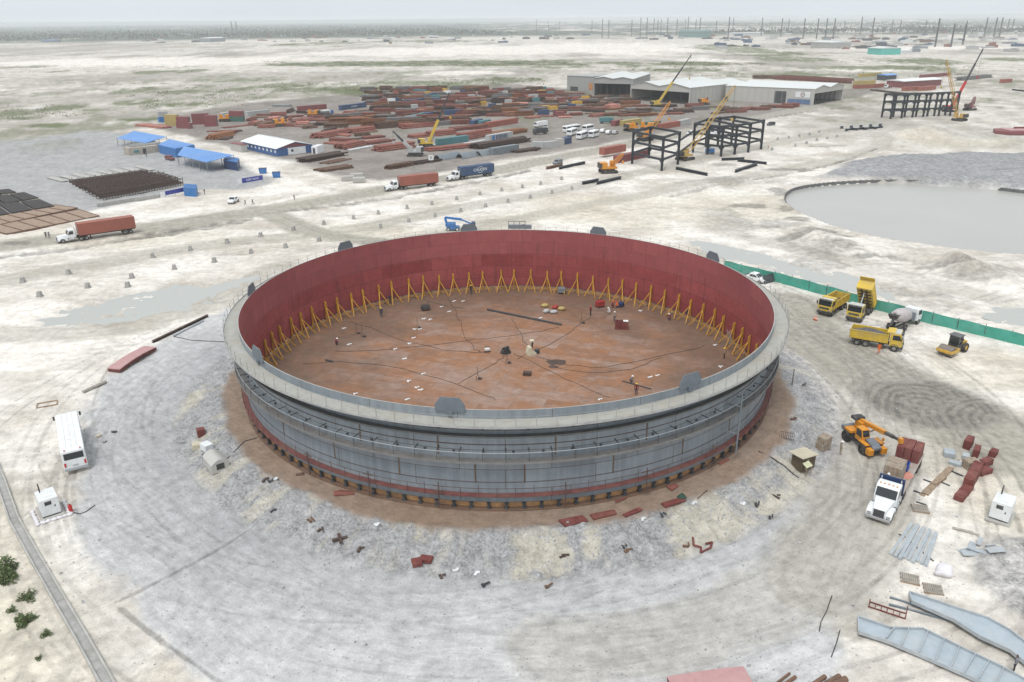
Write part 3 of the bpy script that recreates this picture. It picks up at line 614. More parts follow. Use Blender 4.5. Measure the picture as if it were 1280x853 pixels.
# ------------------------------------------------------------------ the tank
RI, RO, ZB, ZT = 35.36, 35.42, 0.70, 11.17
def uvmat(name, kind):
    M = bpy.data.materials.new(name); M.use_nodes = True; n = M.node_tree; N = n.nodes; Lk = n.links.new; b = N['Principled BSDF']
    uv = N.new('ShaderNodeUVMap'); uv.uv_map = 'UVMap'; g = N.new('ShaderNodeNewGeometry')
    br = N.new('ShaderNodeTexBrick'); br.inputs['Scale'].default_value = 1.0; br.offset = 0.5; br.offset_frequency = 2; br.inputs['Bias'].default_value = 0.0
    Lk(uv.outputs[0], br.inputs['Vector'])
    no = N.new('ShaderNodeTexNoise'); no.inputs['Detail'].default_value = 8; no.inputs['Roughness'].default_value = 0.65; Lk(g.outputs['Position'], no.inputs['Vector'])
    n2 = N.new('ShaderNodeTexNoise'); n2.inputs['Detail'].default_value = 6; Lk(g.outputs['Position'], n2.inputs['Vector'])
    def rg(s, a, b_, c, d):
        q = N.new('ShaderNodeMapRange'); q.inputs[1].default_value = a; q.inputs[2].default_value = b_; q.inputs[3].default_value = c; q.inputs[4].default_value = d
        Lk(s, q.inputs[0]); return q.outputs[0]
    def mx(f_, a, col):
        q = N.new('ShaderNodeMix'); q.data_type = 'RGBA'; Lk(f_, q.inputs[0]); Lk(a, q.inputs[6])
        if isinstance(col, tuple): q.inputs[7].default_value = (*col, 1)
        else: Lk(col, q.inputs[7])
        return q.outputs[2]
    def sc(c_, f_):
        q = N.new('ShaderNodeVectorMath'); q.operation = 'SCALE'; Lk(c_, q.inputs[0]); Lk(f_, q.inputs['Scale']); return q.outputs[0]
    if kind == 'inner':
        br.inputs['Brick Width'].default_value = 9.27; br.inputs['Row Height'].default_value = 2.234; br.inputs['Mortar Size'].default_value = 0.03
        br.inputs['Color1'].default_value = (0.255, 0.042, 0.044, 1); br.inputs['Color2'].default_value = (0.335, 0.072, 0.074, 1); br.inputs['Mortar'].default_value = (0.11, 0.03, 0.035, 1)
        no.inputs['Scale'].default_value = 0.55; n2.inputs['Scale'].default_value = 3.5
        sx = N.new('ShaderNodeSeparateXYZ'); Lk(uv.outputs[0], sx.inputs[0])
        c = sc(br.outputs['Color'], rg(no.outputs[0], 0.3, 0.7, 0.80, 1.15)); c = sc(c, rg(n2.outputs[0], 0.3, 0.7, 0.9, 1.1))
        c = mx(rg(sx.outputs[1], 6.4, 7.0, 0.0, 0.30), c, (0.36, 0.13, 0.14))   # the two top courses are paler
        sm = N.new('ShaderNodeMapping'); sm.inputs['Scale'].default_value = (1.6, 0.10, 1); Lk(uv.outputs[0], sm.inputs[0]); sn = N.new('ShaderNodeTexNoise'); sn.inputs['Scale'].default_value = 1.0; sn.inputs['Detail'].default_value = 6; Lk(sm.outputs[0], sn.inputs['Vector'])
        c = mx(rg(sn.outputs[0], 0.54, 0.72, 0, 0.5), c, (0.125, 0.030, 0.032))                 # runs of dirt down the coat
        n4 = N.new('ShaderNodeTexNoise'); n4.inputs['Scale'].default_value = 1.4; n4.inputs['Detail'].default_value = 9; n4.inputs['Roughness'].default_value = .75; Lk(g.outputs['Position'], n4.inputs['Vector'])
        c = mx(rg(n4.outputs[0], 0.60, 0.70, 0, 0.6), c, (0.37, 0.17, 0.165))                    # bare and chalky spots
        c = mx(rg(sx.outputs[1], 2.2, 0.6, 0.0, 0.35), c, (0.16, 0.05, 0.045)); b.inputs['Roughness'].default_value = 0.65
    elif kind == 'outer':
        br.inputs['Brick Width'].default_value = 9.27; br.inputs['Row Height'].default_value = 2.234; br.inputs['Mortar Size'].default_value = 0.035
        br.inputs['Color1'].default_value = (0.20, 0.232, 0.26, 1); br.inputs['Color2'].default_value = (0.25, 0.282, 0.31, 1); br.inputs['Mortar'].default_value = (0.10, 0.08, 0.07, 1)
        no.inputs['Scale'].default_value = 0.5; n2.inputs['Scale'].default_value = 1.2
        mp = N.new('ShaderNodeMapping'); mp.inputs['Scale'].default_value = (1.4, 0.08, 1); Lk(uv.outputs[0], mp.inputs[0]); Lk(mp.outputs[0], n2.inputs['Vector'])
        c = sc(br.outputs['Color'], rg(no.outputs[0], 0.3, 0.7, 0.86, 1.12)); c = sc(c, rg(n2.outputs[0], 0.3, 0.7, 0.84, 1.12))
        c = mx(rg(no.outputs[0], 0.6, 0.74, 0, 0.35), c, (0.26, 0.28, 0.29)); b.inputs['Roughness'].default_value = 0.55
    else:
        mp = N.new('ShaderNodeMapping'); mp.inputs['Rotation'].default_value = (0, 0, R(20)); Lk(g.outputs['Position'], mp.inputs[0]); Lk(mp.outputs[0], br.inputs['Vector'])
        br.inputs['Brick Width'].default_value = 8.0; br.inputs['Row Height'].default_value = 2.1; br.inputs['Mortar Size'].default_value = 0.04; br.inputs['Bias'].default_value = 0.0; br.inputs['Mortar Smooth'].default_value = .6
        br.inputs['Color1'].default_value = (0.25, 0.12, 0.062, 1); br.inputs['Color2'].default_value = (0.30, 0.205, 0.16, 1); br.inputs['Mortar'].default_value = (0.17, 0.095, 0.06, 1)
        def tx(sc_, st, rot, det=7, ro=.65):
            q = N.new('ShaderNodeTexNoise'); q.inputs['Scale'].default_value = sc_; q.inputs['Detail'].default_value = det; q.inputs['Roughness'].default_value = ro
            w_ = N.new('ShaderNodeMapping'); w_.inputs['Scale'].default_value = (*st, 1); w_.inputs['Rotation'].default_value = (0, 0, R(rot)); Lk(g.outputs['Position'], w_.inputs[0]); Lk(w_.outputs[0], q.inputs['Vector']); return q.outputs[0]
        no.inputs['Scale'].default_value = 0.12
        c = br.outputs['Color']
        c = mx(rg(tx(.16, (1, 1), 0), 0.44, 0.6, 0, 0.8), c, (0.29, 0.13, 0.055))          # broad orange rust
        c = mx(rg(tx(.22, (1, 1.6), 20), 0.54, 0.67, 0, 0.6), c, (0.35, 0.27, 0.235))     # pale mill-scale plates
        c = mx(rg(tx(.45, (.5, 2.2), 20), 0.54, 0.7, 0, 0.55), c, (0.20, 0.105, 0.062))     # dark runs along the seams
        c = mx(rg(tx(1.5, (1, 1), 0), 0.55, 0.72, 0, 0.3), c, (0.34, 0.25, 0.20))
        c = mx(rg(br.outputs['Fac'], 0, 1, 0, .6), c, (0.13, 0.075, 0.05))
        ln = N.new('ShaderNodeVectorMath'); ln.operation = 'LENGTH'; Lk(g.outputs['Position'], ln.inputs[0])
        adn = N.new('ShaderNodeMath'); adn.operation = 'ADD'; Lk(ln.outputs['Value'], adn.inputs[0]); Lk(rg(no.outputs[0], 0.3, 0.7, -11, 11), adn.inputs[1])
        c = mx(rg(adn.outputs[0], 14, 32, 0, 0.85), c, (0.135, 0.085, 0.058))                 # darker brown towards the wall
        c = sc(c, rg(tx(.8, (1, 1), 0, 9, .7), 0.3, 0.7, 0.78, 1.18)); b.inputs['Roughness'].default_value = 0.7
    Lk(c, b.inputs['Base Color'])
    return M
def cyl_sheet(name, r, z0, z1, n, M, parent, inward):
    vs, fs, uv = [], [], []
    nz = 5
    for i in range(n):
        t = 2*math.pi*i/n
        for k in range(nz+1): vs.append((r*math.cos(t), r*math.sin(t), z0+(z1-z0)*k/nz))
    for i in range(n):
        j = (i+1) % n
        for k in range(nz):
            q = [(i, k), (j, k), (j, k+1), (i, k+1)]
            uvs = [(i, k), (i+1, k), (i+1, k+1), (i, k+1)]
            if inward: q, uvs = q[::-1], uvs[::-1]
            fs.append(tuple(a*(nz+1)+c for a, c in q)); uv += [(2*math.pi*a/n*r, z0+(z1-z0)*c/nz) for a, c in uvs]
    me = bpy.data.meshes.new(name); me.from_pydata(vs, [], fs); me.update()
    l = me.uv_layers.new(name='UVMap'); l.data.foreach_set('uv', np.array(uv, np.float32).ravel())
    me.materials.append(M); me.polygons.foreach_set('use_smooth', [True]*len(me.polygons))
    o = bpy.data.objects.new(name, me); COL.objects.link(o); o.parent = parent; return o
tank = thing('storage_tank', 'huge open round steel tank under construction, grey outside and red inside', 'storage tank', (TX, 0, 0))
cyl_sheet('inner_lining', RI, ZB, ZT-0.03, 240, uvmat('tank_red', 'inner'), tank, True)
cyl_sheet('shell', RO, ZB, ZT-0.03, 240, uvmat('tank_grey', 'outer'), tank, False)
m_lip = mat('ground_steel_edge', (0.36, 0.36, 0.35), 0.5, var=0.2)
MB().ring([(RI-0.02, ZT-0.03), (RO+0.02, ZT-0.03), (RO+0.02, ZT), (RI-0.02, ZT)], 240).build('top_edge', m_lip, tank)
MB().ring([(RI, ZB-0.03), (RO, ZB-0.03), (RO, ZB), (RI, ZB)], 240).build('bottom_edge', m_dark, tank)
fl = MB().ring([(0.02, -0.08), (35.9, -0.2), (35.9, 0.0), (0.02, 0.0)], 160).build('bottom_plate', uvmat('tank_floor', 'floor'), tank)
m_deck = mat('girder_deck', (0.37, 0.365, 0.335), 0.7, var=0.1, grime=(0.33, 0.28, 0.21), gscale=0.35, gamt=0.5)
ZD, RD = 10.2, 37.2
MB().ring([(RO, ZD-0.02), (RD, ZD-0.02), (RD, ZD), (RO, ZD)], 240).build('wind_girder', m_deck, tank)
MB().ring([(RD, ZD-0.16), (RD+0.04, ZD-0.16), (RD+0.04, ZD+0.10), (RD, ZD+0.10)], 240).build('girder_flange', m_lip, tank)
mb = MB()
for i in range(96):
    t = 2*math.pi*(i+.5)/96; c, s = math.cos(t), math.sin(t)
    mb.bar((RO*c, RO*s, ZD-0.75), (RD*c, RD*s, ZD-0.12), 0.08, 0.1)
mb.build('girder_bracket', m_grey, tank)['kind'] = 'stuff'
rl_ = MB()
nP = 118
for i in range(nP):
    t = 2*math.pi*i/nP; rl_.tube(((RD-.03)*math.cos(t), (RD-.03)*math.sin(t), ZD), ((RD-.03)*math.cos(t), (RD-.03)*math.sin(t), ZD+1.15), 0.033, 5)
for zz in (0.6, 1.12): rl_.ring([((RD-.03)+0.016*math.cos(a), ZD+zz+0.016*math.sin(a)) for a in (0, 1.57, 3.14, 4.71)], 177)
rl_.build('guard_rail', mat('rail_steel', (0.30, 0.30, 0.29), 0.6), tank)
# stiffening rings below the girder
MB().ring([(RO, 8.46), (36.2, 8.46), (36.2, 8.64), (36.12, 8.64), (36.12, 8.52), (RO, 8.52)], 240).build('stiffener_ring', mat('ring_black', (0.13, 0.13, 0.128), 0.7, var=0.2), tank)
MB().ring([(RO, 7.30), (RO+.06, 7.30), (RO+.06, 7.36), (RO, 7.36)], 240).build('weld_seam', mat('rust_seam', (0.11, 0.07, 0.055), 0.8), tank)
MB().ring([(RO, 5.72), (36.55, 5.72), (36.55, 5.95), (36.48, 5.95), (36.48, 5.78), (RO, 5.78)], 240).build('stiffener_ring', mat('ring_grey', (0.19, 0.185, 0.18), 0.7, var=0.2, grime=(0.12, 0.1, 0.09), gscale=0.3), tank)
MB().ring([(36.45+0.035*math.cos(a), 6.95+0.035*math.sin(a)) for a in (0, 1.05, 2.1, 3.14, 4.2, 5.25)], 240).build('pipe_rail', m_galv, tank)
sc_ = MB()
for i in range(100):
    t = 2*math.pi*i/100; c, s = math.cos(t), math.sin(t)
    sc_.tube((36.45*c, 36.45*s, 5.9), (36.45*c, 36.45*s, 6.95), 0.03, 5); sc_.bar((RO*c, RO*s, 6.95), (36.45*c, 36.45*s, 6.95), 0.10, 0.05)
sc_.build('rail_support', m_dark, tank)['kind'] = 'stuff'
c2 = MB()
for i in range(150):
    t = 2*math.pi*i/150; c, s = math.cos(t), math.sin(t); c2.box(((RO+.09)*c, (RO+.09)*s, 9.1+0.12*(i % 3)), (0.2, 0.3, 0.22), t)
    if i % 2: c2.box(((RO+.07)*c, (RO+.07)*s, 6.55), (0.16, 0.22, 0.18), t)
c2.build('lug', m_dark, tank)['kind'] = 'stuff'
# red walkway hung low round the outside
m_redwalk = mat('walkway_red', (0.16, 0.055, 0.05), 0.75, var=0.25, grime=(0.2, 0.12, 0.09), gscale=0.4)
MB().ring([(RO+.04, 1.70), (36.15, 1.70), (36.15, 1.78), (RO+.04, 1.78)], 240).build('walkway', m_redwalk, tank)
hw = MB()
for i in range(122):
    t = 2*math.pi*i/122; c, s = math.cos(t), math.sin(t)
    hw.tube((36.13*c, 36.13*s, 1.72), (36.13*c, 36.13*s, 2.75 if i % 3 else 3.1), 0.028, 5); hw.bar((RO*c, RO*s, 1.2), (36.1*c, 36.1*s, 1.68), 0.05)
hw.ring([(36.13+0.014*math.cos(a), 2.72+0.014*math.sin(a)) for a in (0, 1.57, 3.14, 4.71)], 183)
hw.ring([(RO+.05+0.03*math.cos(a), 3.05+0.03*math.sin(a)) for a in (0, 1.57, 3.14, 4.71)], 200)
hw.build('walkway_rail', mat('rail_rust', (0.10, 0.06, 0.05), 0.8), tank)
for i in range(14):                                   # rust-brown welded upright seams of the lower courses
    t = R(-90 + (i-6.5)*15)
for d_, z0, z1 in ((-95, 2.95, 5.6), (-87, 2.95, 5.6), (-72, 2.95, 5.6), (-58, 2.95, 5.6), (-108, 2.95, 5.6), (-121, 2.95, 5.6), (-135, 2.95, 5.6), (-45, 2.95, 5.6), (-101, 6.0, 8.4), (-82, 6.0, 8.4), (-66, 6.0, 8.4), (-115, 6, 8.4)):
    t = R(d_); MB().box(((RO+.012)*math.cos(t), (RO+.012)*math.sin(t), (z0+z1)/2), (0.03, 0.16, z1-z0), t).build('upright_seam', mat('seam_rust', (0.14, 0.095, 0.07), 0.8, var=0.4), tank)
for d_ in (178.5, 138.8, 101.1, 63.3, 25.3, -141.8, -98.7, -57.6):   # chamfered lug plates standing over the rim
    t = R(d_); p = [(-1.5, 0), (1.5, 0), (1.5, 0.75), (0.95, 1.55), (-0.95, 1.55), (-1.5, 0.75)]
    mb = MB(); mb.prism([(a, b-0.55) for a, b in p], -0.05, 0.05)
    mb.box((0, -0.02, -0.7), (0.5, 0.3, 0.5))
    o = mb.build('rim_plate', mat('rim_plate_grey', (0.14, 0.165, 0.19), 0.6, var=0.1), tank)
    o.location = (35.52*math.cos(t), 35.52*math.sin(t), ZT+0.25); o.rotation_euler = (0, 0, t+math.pi/2)
for d_ in (84.3, 87.2):                                # grey rack on the far rim
    t = R(d_); mb = MB(); mb.box((0, 0, 0.5), (1.7 if d_ < 86 else 3.0, 0.5, 0.7))
    if d_ > 86:
        for s in (-1.5, -.5, .5, 1.5): mb.tube((s, 0, 0), (s, 0, 1.5), 0.06, 5)
        mb.bar((-1.6, 0, 1.45), (1.6, 0, 1.45), 0.1)
    o = mb.build('rim_rack', m_grey, tank); o.location = (35.6*math.cos(t), 35.6*math.sin(t), ZT); o.rotation_euler = (0, 0, t+math.pi/2)
# upright scaffold pole with arms on the right-hand front
t = R(-45.5); c, s = math.cos(t), math.sin(t); mb = MB()
mb.tube((36.75*c, 36.75*s, 0.9), (36.75*c, 36.75*s, 8.6), 0.10, 8); mb.bar((36.75*c, 36.75*s, 3.2), (36.2*c-1.6, 36.2*s-.9, 4.1), 0.09); mb.bar((36.75*c, 36.75*s, 6.6), (36.0*c-1.6, 36.0*s-.9, 7.5), 0.09)
mb.build('pole', m_grey, tank)
for d_ in (-100.8, -80.6, -66.5, -52, -113, -126):     # rust-brown crossed stays low on the shell
    t = R(d_); c, s = math.cos(t), math.sin(t); mb = MB(); e = Vector((-s, c, 0))
    a = Vector((36.42*c, 36.42*s, 0)); mb.tube(a+Vector((0, 0, .4)), a+Vector((0, 0, 3.3)), 0.06, 5)
    for zz in (1.0, 2.1, 2.9): mb.tube(a-e*0.6+Vector((0, 0, zz)), a+e*0.6+Vector((0, 0, zz)), 0.05, 5)
    mb.build('cross_stay', mat('rail_rust', (0.10, 0.06, 0.05)), tank)

MB().ring([(35.2, .01), (35.25, .01), (35.25, .56), (35.2, .56)], 200).build('key_plate', mat('key_plate_ochre', (.44, .25, .115), .75, var=.3, grime=(.16, .10, .06), gscale=.45, gamt=.85), tank)
# stools that carry the shell clear of the floor
def make_stool():
    o = thing('jacking_stool', 'small black steel stool propping up the tank shell', 'stool', (0, 0, 0), 0, 'black stools under the tank shell')
    mb = MB(); mb.box((0, 0, 0.05), (0.5, 0.45, 0.1)); mb.box((0, 0, 0.30), (0.26, 0.24, 0.42)); mb.build('stand', m_dark, o)
    MB().box((0, 0, 0.60), (0.44, 0.36, 0.12)).build('head', m_dark, o)
    return o
st0 = None
for i in range(124):
    t = 2*math.pi*i/124; dg = math.degrees(t)
    if 200 < dg < 340 or 10 < dg < 170 or True:
        loc = (TX+35.44*math.cos(t), 35.44*math.sin(t), 0)
        if st0 is None: st0 = make_stool(); st0.location = loc; st0.rotation_euler.z = t
        else: dup(st0, loc, t)
# yellow A-shaped braces along the inside of the wall
def make_brace():
    o = thing('wall_brace', 'yellow three legged steel brace standing against the red inner wall of the tank', 'brace', (0, 0, 0), 0, 'yellow braces ringing the inside of the tank')
    MB().bar((0.10, 0, 0.0), (0.10, 0, 3.75), 0.2, 0.2).build('post', m_brace, o)
    for s in (-1, 1): MB().bar((0.2, 0, 2.7), (2.0, s*1.0, 0.05), 0.13, 0.13).build('leg', m_brace, o)
    mb = MB(); mb.box((0.16, 0, 3.1), (0.3, 0.32, 0.9)); mb.build('bracket', m_brace, o)
    return o
b0 = None
for i in range(-7, 44):
    t = R(90 + (i-18.5)*4.68+rng.uniform(-.5, .5))
    if not -17 < math.degrees(t) < 199: continue
    loc = (TX+35.28*math.cos(t), 35.28*math.sin(t), 0)
    if b0 is None: b0 = make_brace(); b0.location = loc; b0.rotation_euler.z = t+math.pi
    else:
        d_ = dup(b0, loc, t+math.pi+rng.uniform(-.09, .09)); d_.scale.z = rng.uniform(.94, 1.05)
# ------------------------------------------------------------------ people
def skin_body(joints, edges, mats, zones):
    """one continuous skinned figure; zones: (test(co), slot)"""
    names = list(joints); idx = {k: i for i, k in enumerate(names)}
    me = bpy.data.meshes.new('body_cage'); me.from_pydata([joints[k][0] for k in names], [(idx[a], idx[b]) for a, b in edges], []); me.update()
    o = bpy.data.objects.new('body_cage', me); COL.objects.link(o)
    sk = o.modifiers.new('skin', 'SKIN'); o.modifiers.new('sub', 'SUBSURF').levels = 1
    for k in names:
        v = me.skin_vertices[0].data[idx[k]]; r_ = joints[k][1]; v.radius = r_ if isinstance(r_, tuple) else (r_, r_); v.use_root = (k == 'pelvis')
    dg = bpy.context.evaluated_depsgraph_get(); dg.update()
    out = bpy.data.meshes.new_from_object(o.evaluated_get(dg)); bpy.data.objects.remove(o); out.name = 'person'
    out.materials.clear()
    for m_ in mats: out.materials.append(m_)
    for p in out.polygons:
        p.use_smooth = True; p.material_index = zones(p.center)
    return out
EDG = [('pelvis','waist'),('waist','chest'),('chest','neck'),('neck','head'),('head','crown'),('chest','ls'),('ls','le'),('le','lh'),('lh','lf'),('chest','rs'),('rs','re'),('re','rh'),('rh','rf'),
       ('pelvis','lp'),('lp','lk'),('lk','la'),('la','lt'),('pelvis','rp'),('rp','rk'),('rk','ra'),('ra','rt')]
def pose(kind):
    J = dict(pelvis=((0,0,.95),(.15,.11)), waist=((0,0,1.10),(.135,.10)), chest=((.01,0,1.33),(.16,.11)), neck=((.02,0,1.49),.055), head=((.05,0,1.60),.085), crown=((.05,0,1.68),.09),
             ls=((0,.20,1.42),.062), le=((-.02,.27,1.13),.048), lh=((.08,.27,.88),.036), lf=((.11,.27,.79),.032), rs=((0,-.20,1.42),.062), re=((-.02,-.27,1.13),.048), rh=((.08,-.27,.88),.036), rf=((.11,-.27,.79),.032),
             lp=((0,.10,.86),.09), lk=((.03,.11,.48),.062), la=((-.01,.11,.08),.045), lt=((.14,.12,.045),.04), rp=((0,-.10,.86),.09), rk=((.03,-.11,.48),.062), ra=((-.01,-.11,.08),.045), rt=((.14,-.12,.045),.04))
    S = lambda **k: J.update({a: (b, J[a][1]) for a, b in k.items()})
    if kind == 'walk': S(lk=(.22,.11,.52), la=(.25,.11,.08), lt=(.40,.12,.06), rk=(.02,-.11,.49), ra=(-.28,-.11,.12), rt=(-.15,-.12,.045), lh=(-.12,.26,.90), lf=(-.15,.26,.82), rh=(.22,-.26,.95), rf=(.28,-.26,.88))
    if kind == 'work': S(le=(.14,.26,1.18), lh=(.38,.17,1.15), lf=(.46,.14,1.16), re=(.12,-.26,1.18), rh=(.36,-.16,1.08), rf=(.44,-.13,1.08), chest=(.08,0,1.31), neck=(.13,0,1.45), head=(.19,0,1.54), crown=(.2,0,1.62), ls=(.08,.2,1.40), rs=(.08,-.2,1.40))
    if kind == 'crouch': S(pelvis=(-.12,0,.42), waist=(-.06,0,.58), chest=(.10,0,.80), neck=(.18,0,.93), head=(.25,0,1.01), crown=(.27,0,1.09), ls=(.09,.2,.88), le=(.22,.27,.62), lh=(.42,.2,.48), lf=(.5,.17,.44), rs=(.09,-.2,.88), re=(.22,-.27,.62), rh=(.42,-.2,.48), rf=(.5,-.17,.44),
        lp=(-.05,.12,.42), lk=(.34,.16,.48), la=(.08,.14,.08), lt=(.22,.15,.045), rp=(-.05,-.12,.40), rk=(.30,-.16,.42), ra=(.03,-.14,.08), rt=(.17,-.15,.045))
    return J
BODY = {}
def body_mesh(kind, shirt, trousers):
    if (kind, shirt, trousers) in BODY: return BODY[kind, shirt, trousers]
    hz, hd = (0.46, 0.97) if kind == 'crouch' else (0.92, 1.47)
    def zone(c):
        if c.z > hd and (kind == 'crouch' or abs(c.y) < .13): return 2
        if abs(c.y) > .10 and kind != 'crouch' and c.z < 0.88 and c.z > .74 and abs(c.y) > .2: return 2
        if c.z < 0.10: return 3
        return 0 if c.z > hz else 1
    BODY[kind, shirt, trousers] = skin_body(pose(kind), EDG, [m_cloths.get(shirt, m_orangevest), m_cloths.get(trousers, m_orangevest), m_skin, m_black], zone)
    return BODY[kind, shirt, trousers]
HELM = {}
def person(px, py, z, face, kind, shirt, trousers, helmet, label, group=None, loc=None):
    loc = loc or at(px, py, z)
    o = thing('person', label, 'person', loc, face, group)
    b = bpy.data.objects.new('body', body_mesh(kind, shirt, trousers)); COL.objects.link(b); b.parent = o
    if helmet:
        J = pose(kind); c = J['crown'][0]
        if helmet not in HELM:
            mb = MB(); mb.ring([(0.001, .135), (.06, .125), (.105, .085), (.13, .02), (.17, .0), (.17, -.012), (.12, -.012)], 14)
            HELM[helmet] = mb.mesh('helmet', {'w': m_helmw, 'y': m_helmy, 'r': m_helmr}[helmet], True)
        h = bpy.data.objects.new('helmet', HELM[helmet]); COL.objects.link(h); h.parent = o; h.location = (c[0], c[1], c[2]+.0)
    return o

# ------------------------------------------------------------------ vehicle pieces
def wheel(parent, x, y, r, w, rim=None, n=18, name='wheel'):
    mb = MB(); h = w/2
    prof = [(r*.55, -h), (r*.93, -h), (r, -h*.7), (r, h*.7), (r*.93, h), (r*.55, h)]
    vs = MB().ring(prof, n); mb.add([(a, c, b) for a, b, c in vs.v], vs.f)
    o = mb.build(name, m_black, parent); o.location = (x, y, r)
    q = MB().ring([(0.001, -h*.75), (r*.56, -h*.75), (r*.56, h*.75), (r*.4, h*.6), (r*.3, h*.85), (0.001, h*.85)], n)
    k = MB(); k.add([(a, c if y > 0 else -c, b) for a, b, c in q.v], q.f); k.build('rim', rim or m_rim, o)
    return o
def place(o, rear, front, z=GZ, slide=0.5):
    """stand a vehicle between the two places, rear to front"""
    a, b = at(*rear, z), at(*front, z); o.location = a.lerp(b, slide); o.rotation_euler = (0, 0, yaw(a, b)); return o
def gz(x, y):
    """height of the ground there, read from the ground mesh"""
    rr, az, Z = GRID['rr'], GRID['az'], GRID['z']
    d = math.hypot(x, y+103.9); t = math.degrees(math.atan2(x, y+103.9))
    i = int(np.clip(np.searchsorted(rr, d)-1, 0, len(rr)-2)); j = int(np.clip(np.searchsorted(az, t)-1, 0, len(az)-2))
    u = min(1, max(0, (d-rr[i])/(rr[i+1]-rr[i]))); v = min(1, max(0, (t-az[j])/(az[j+1]-az[j])))
    return float((Z[i, j]*(1-v)+Z[i, j+1]*v)*(1-u)+(Z[i+1, j]*(1-v)+Z[i+1, j+1]*v)*u)
def settle(o):
    o.location.z = gz(o.location.x, o.location.y); return o

def dump_truck(label, tip=0.0, load=True):
    o = thing('dump_truck', label, 'dump truck')
    mb = MB()
    for s in (-.42, .42): mb.box((0.0, s, .88), (7.0, .14, .26))
    for x in (-2.6, -1.35, 2.75): mb.tube((x, -.95, .52), (x, .95, .52), .09, 8)
    mb.box((1.1, .95, .72), (1.1, .45, .5)); mb.box((.9, -.95, .72), (.8, .42, .5)); mb.box((-3.3, 0, .6), (.1, 2.2, .2)); mb.build('chassis', m_chassis, o)
    cab = MB(); cab.prism([(1.95, .85), (3.72, .85), (3.80, 1.25), (3.76, 1.85), (3.50, 2.78), (3.3, 2.9), (1.95, 2.9)], -1.2, 1.2)
    cb = cab.build('cab', m_truck_yellow, o, bevel=.05)
    ws = MB(); ws.prism([(3.765, 1.90), (3.785, 1.90), (3.555, 2.72), (3.535, 2.72)], -1.08, 1.08); ws.build('windscreen', m_glass, cb)
    for s in (-1, 1):
        q = MB(); q.prism([(2.35, 1.88), (3.55, 1.88), (3.33, 2.65), (2.35, 2.65)], s*1.2, s*1.215); q.build('side_window', m_glass, cb)
        MB().box((3.62, s*1.38, 2.25), (.1, .2, .62)).build('mirror', m_chassis, cb)
        MB().box((3.76, s*.88, 1.08), (.14, .42, .22)).build('headlight', m_chrome, o)
    MB().box((2.65, 0, 2.93), (1.45, 2.3, .07)).build('cab_roof', mat('dusty_white', (.5, .5, .47), .7), cb)
    MB().box((3.62, 0, 2.82), (.34, 2.2, .05), ry=R(20)).build('visor', m_chassis, cb)
    MB().box((3.80, 0, 1.45), (.05, 1.7, .30)).build('grille', m_chassis, o)
    MB().box((3.72, 0, .72), (.34, 2.42, .38)).build('bumper', m_chassis, o, bevel=.04)
    for x in (-2.6, -1.35):
        for s in (-1, 1): wheel(o, x, s*.98, .52, .52)
    for s in (-1, 1):
        wheel(o, 2.75, s*1.05, .52, .34)
        MB().ring([(.60, -.2), (.68, -.2), (.68, .2), (.60, .2)], 10, a0=0, a1=math.pi).v and None
        f = MB(); rr = MB().ring([(.60, -.2), (.67, -.2), (.67, .2), (.60, .2)], 10, a0=0, a1=math.pi); f.add([(2.75+a, s*1.03+c, .55+b) for a, b, c in rr.v], rr.f); f.build('mudguard', m_chassis, o)
    H = Vector((-3.2, 0, 1.12)); b = MB()                        # tipping body, built about its hinge
    def bx(x0, x1, y0, y1, z0, z1): b.box(((x0+x1)/2-H.x, (y0+y1)/2, (z0+z1)/2-H.z), (x1-x0, y1-y0, z1-z0))
    bx(-3.75, 1.75, -1.2, 1.2, 1.14, 1.24)
    for s in (-1, 1):
        bx(-3.75, 1.75, s*1.21-.04, s*1.21+.04, 1.2, 2.55); bx(-3.75, 1.75, s*1.27-.05, s*1.27+.05, 2.47, 2.6)
        for i in range(9): bx(-3.7+i*.67, -3.6+i*.67, s*1.29-.045, s*1.29+.045, 1.2, 2.47)
    bx(1.67, 1.77, -1.25, 1.25, 1.2, 2.9); bx(1.72, 2.55, -1.2, 1.2, 2.97, 3.05)
    bx(1.45, 1.9, -1.2, 1.2, 2.88, 3.0)
    bd = b.build('tipper_body', m_truck_yellow, o); bd.location = H; bd.rotation_euler = (0, -tip, 0)
    u = MB(); [u.box((i*.9+.6, 0, -.05), (.12, 2.1, .14)) for i in range(5)]; [u.box((2.4, s*.4, -.09), (5.0, .16, .2)) for s in (-1, 1)]; u.build('underframe', m_chassis, bd)
    t = MB(); t.box((-.58, 0, .72), (.07, 2.4, 1.3)); t.build('tailgate', m_truck_yellow, bd)
    ins = MB(); ins.box((2.2, 0, .16), (5.3, 2.3, .05)); ins.build('body_floor', m_rustdark, bd)
    if tip:
        e = H + Matrix.Rotation(-tip, 3, 'Y') @ Vector((3.9, 0, -.05)); r = MB(); r.tube((1.35, 0, .95), e, .13, 10, .08); r.build('hydraulic_ram', m_galv, o)
    return o
def heap(name, L_, W_, h, seed, M, label, cat, **k):
    """loose heap: rings of points falling away to an uneven edge"""
    rg = random.Random(seed); nr, na = 7, 20; v, f = [(0, 0, h)], []; rim = [rg.uniform(.75, 1.1) for _ in range(na)]
    for i in range(1, nr+1):
        for j in range(na): q = i/nr*rim[j]; a = 2*math.pi*j/na; v.append((q*L_/2*math.cos(a), q*W_/2*math.sin(a), h*(1-(i/nr)**1.6)*rg.uniform(.7, 1.15)))
    for j in range(na): f.append((0, 1+j, 1+(j+1) % na))
    for i in range(nr-1):
        for j in range(na): a, b = 1+i*na+j, 1+i*na+(j+1) % na; f.append((a, a+na, b+na, b))
    mb = MB(); mb.v, mb.f = v, f
    return one(name, mb, M, label, cat, smooth=True, **k)
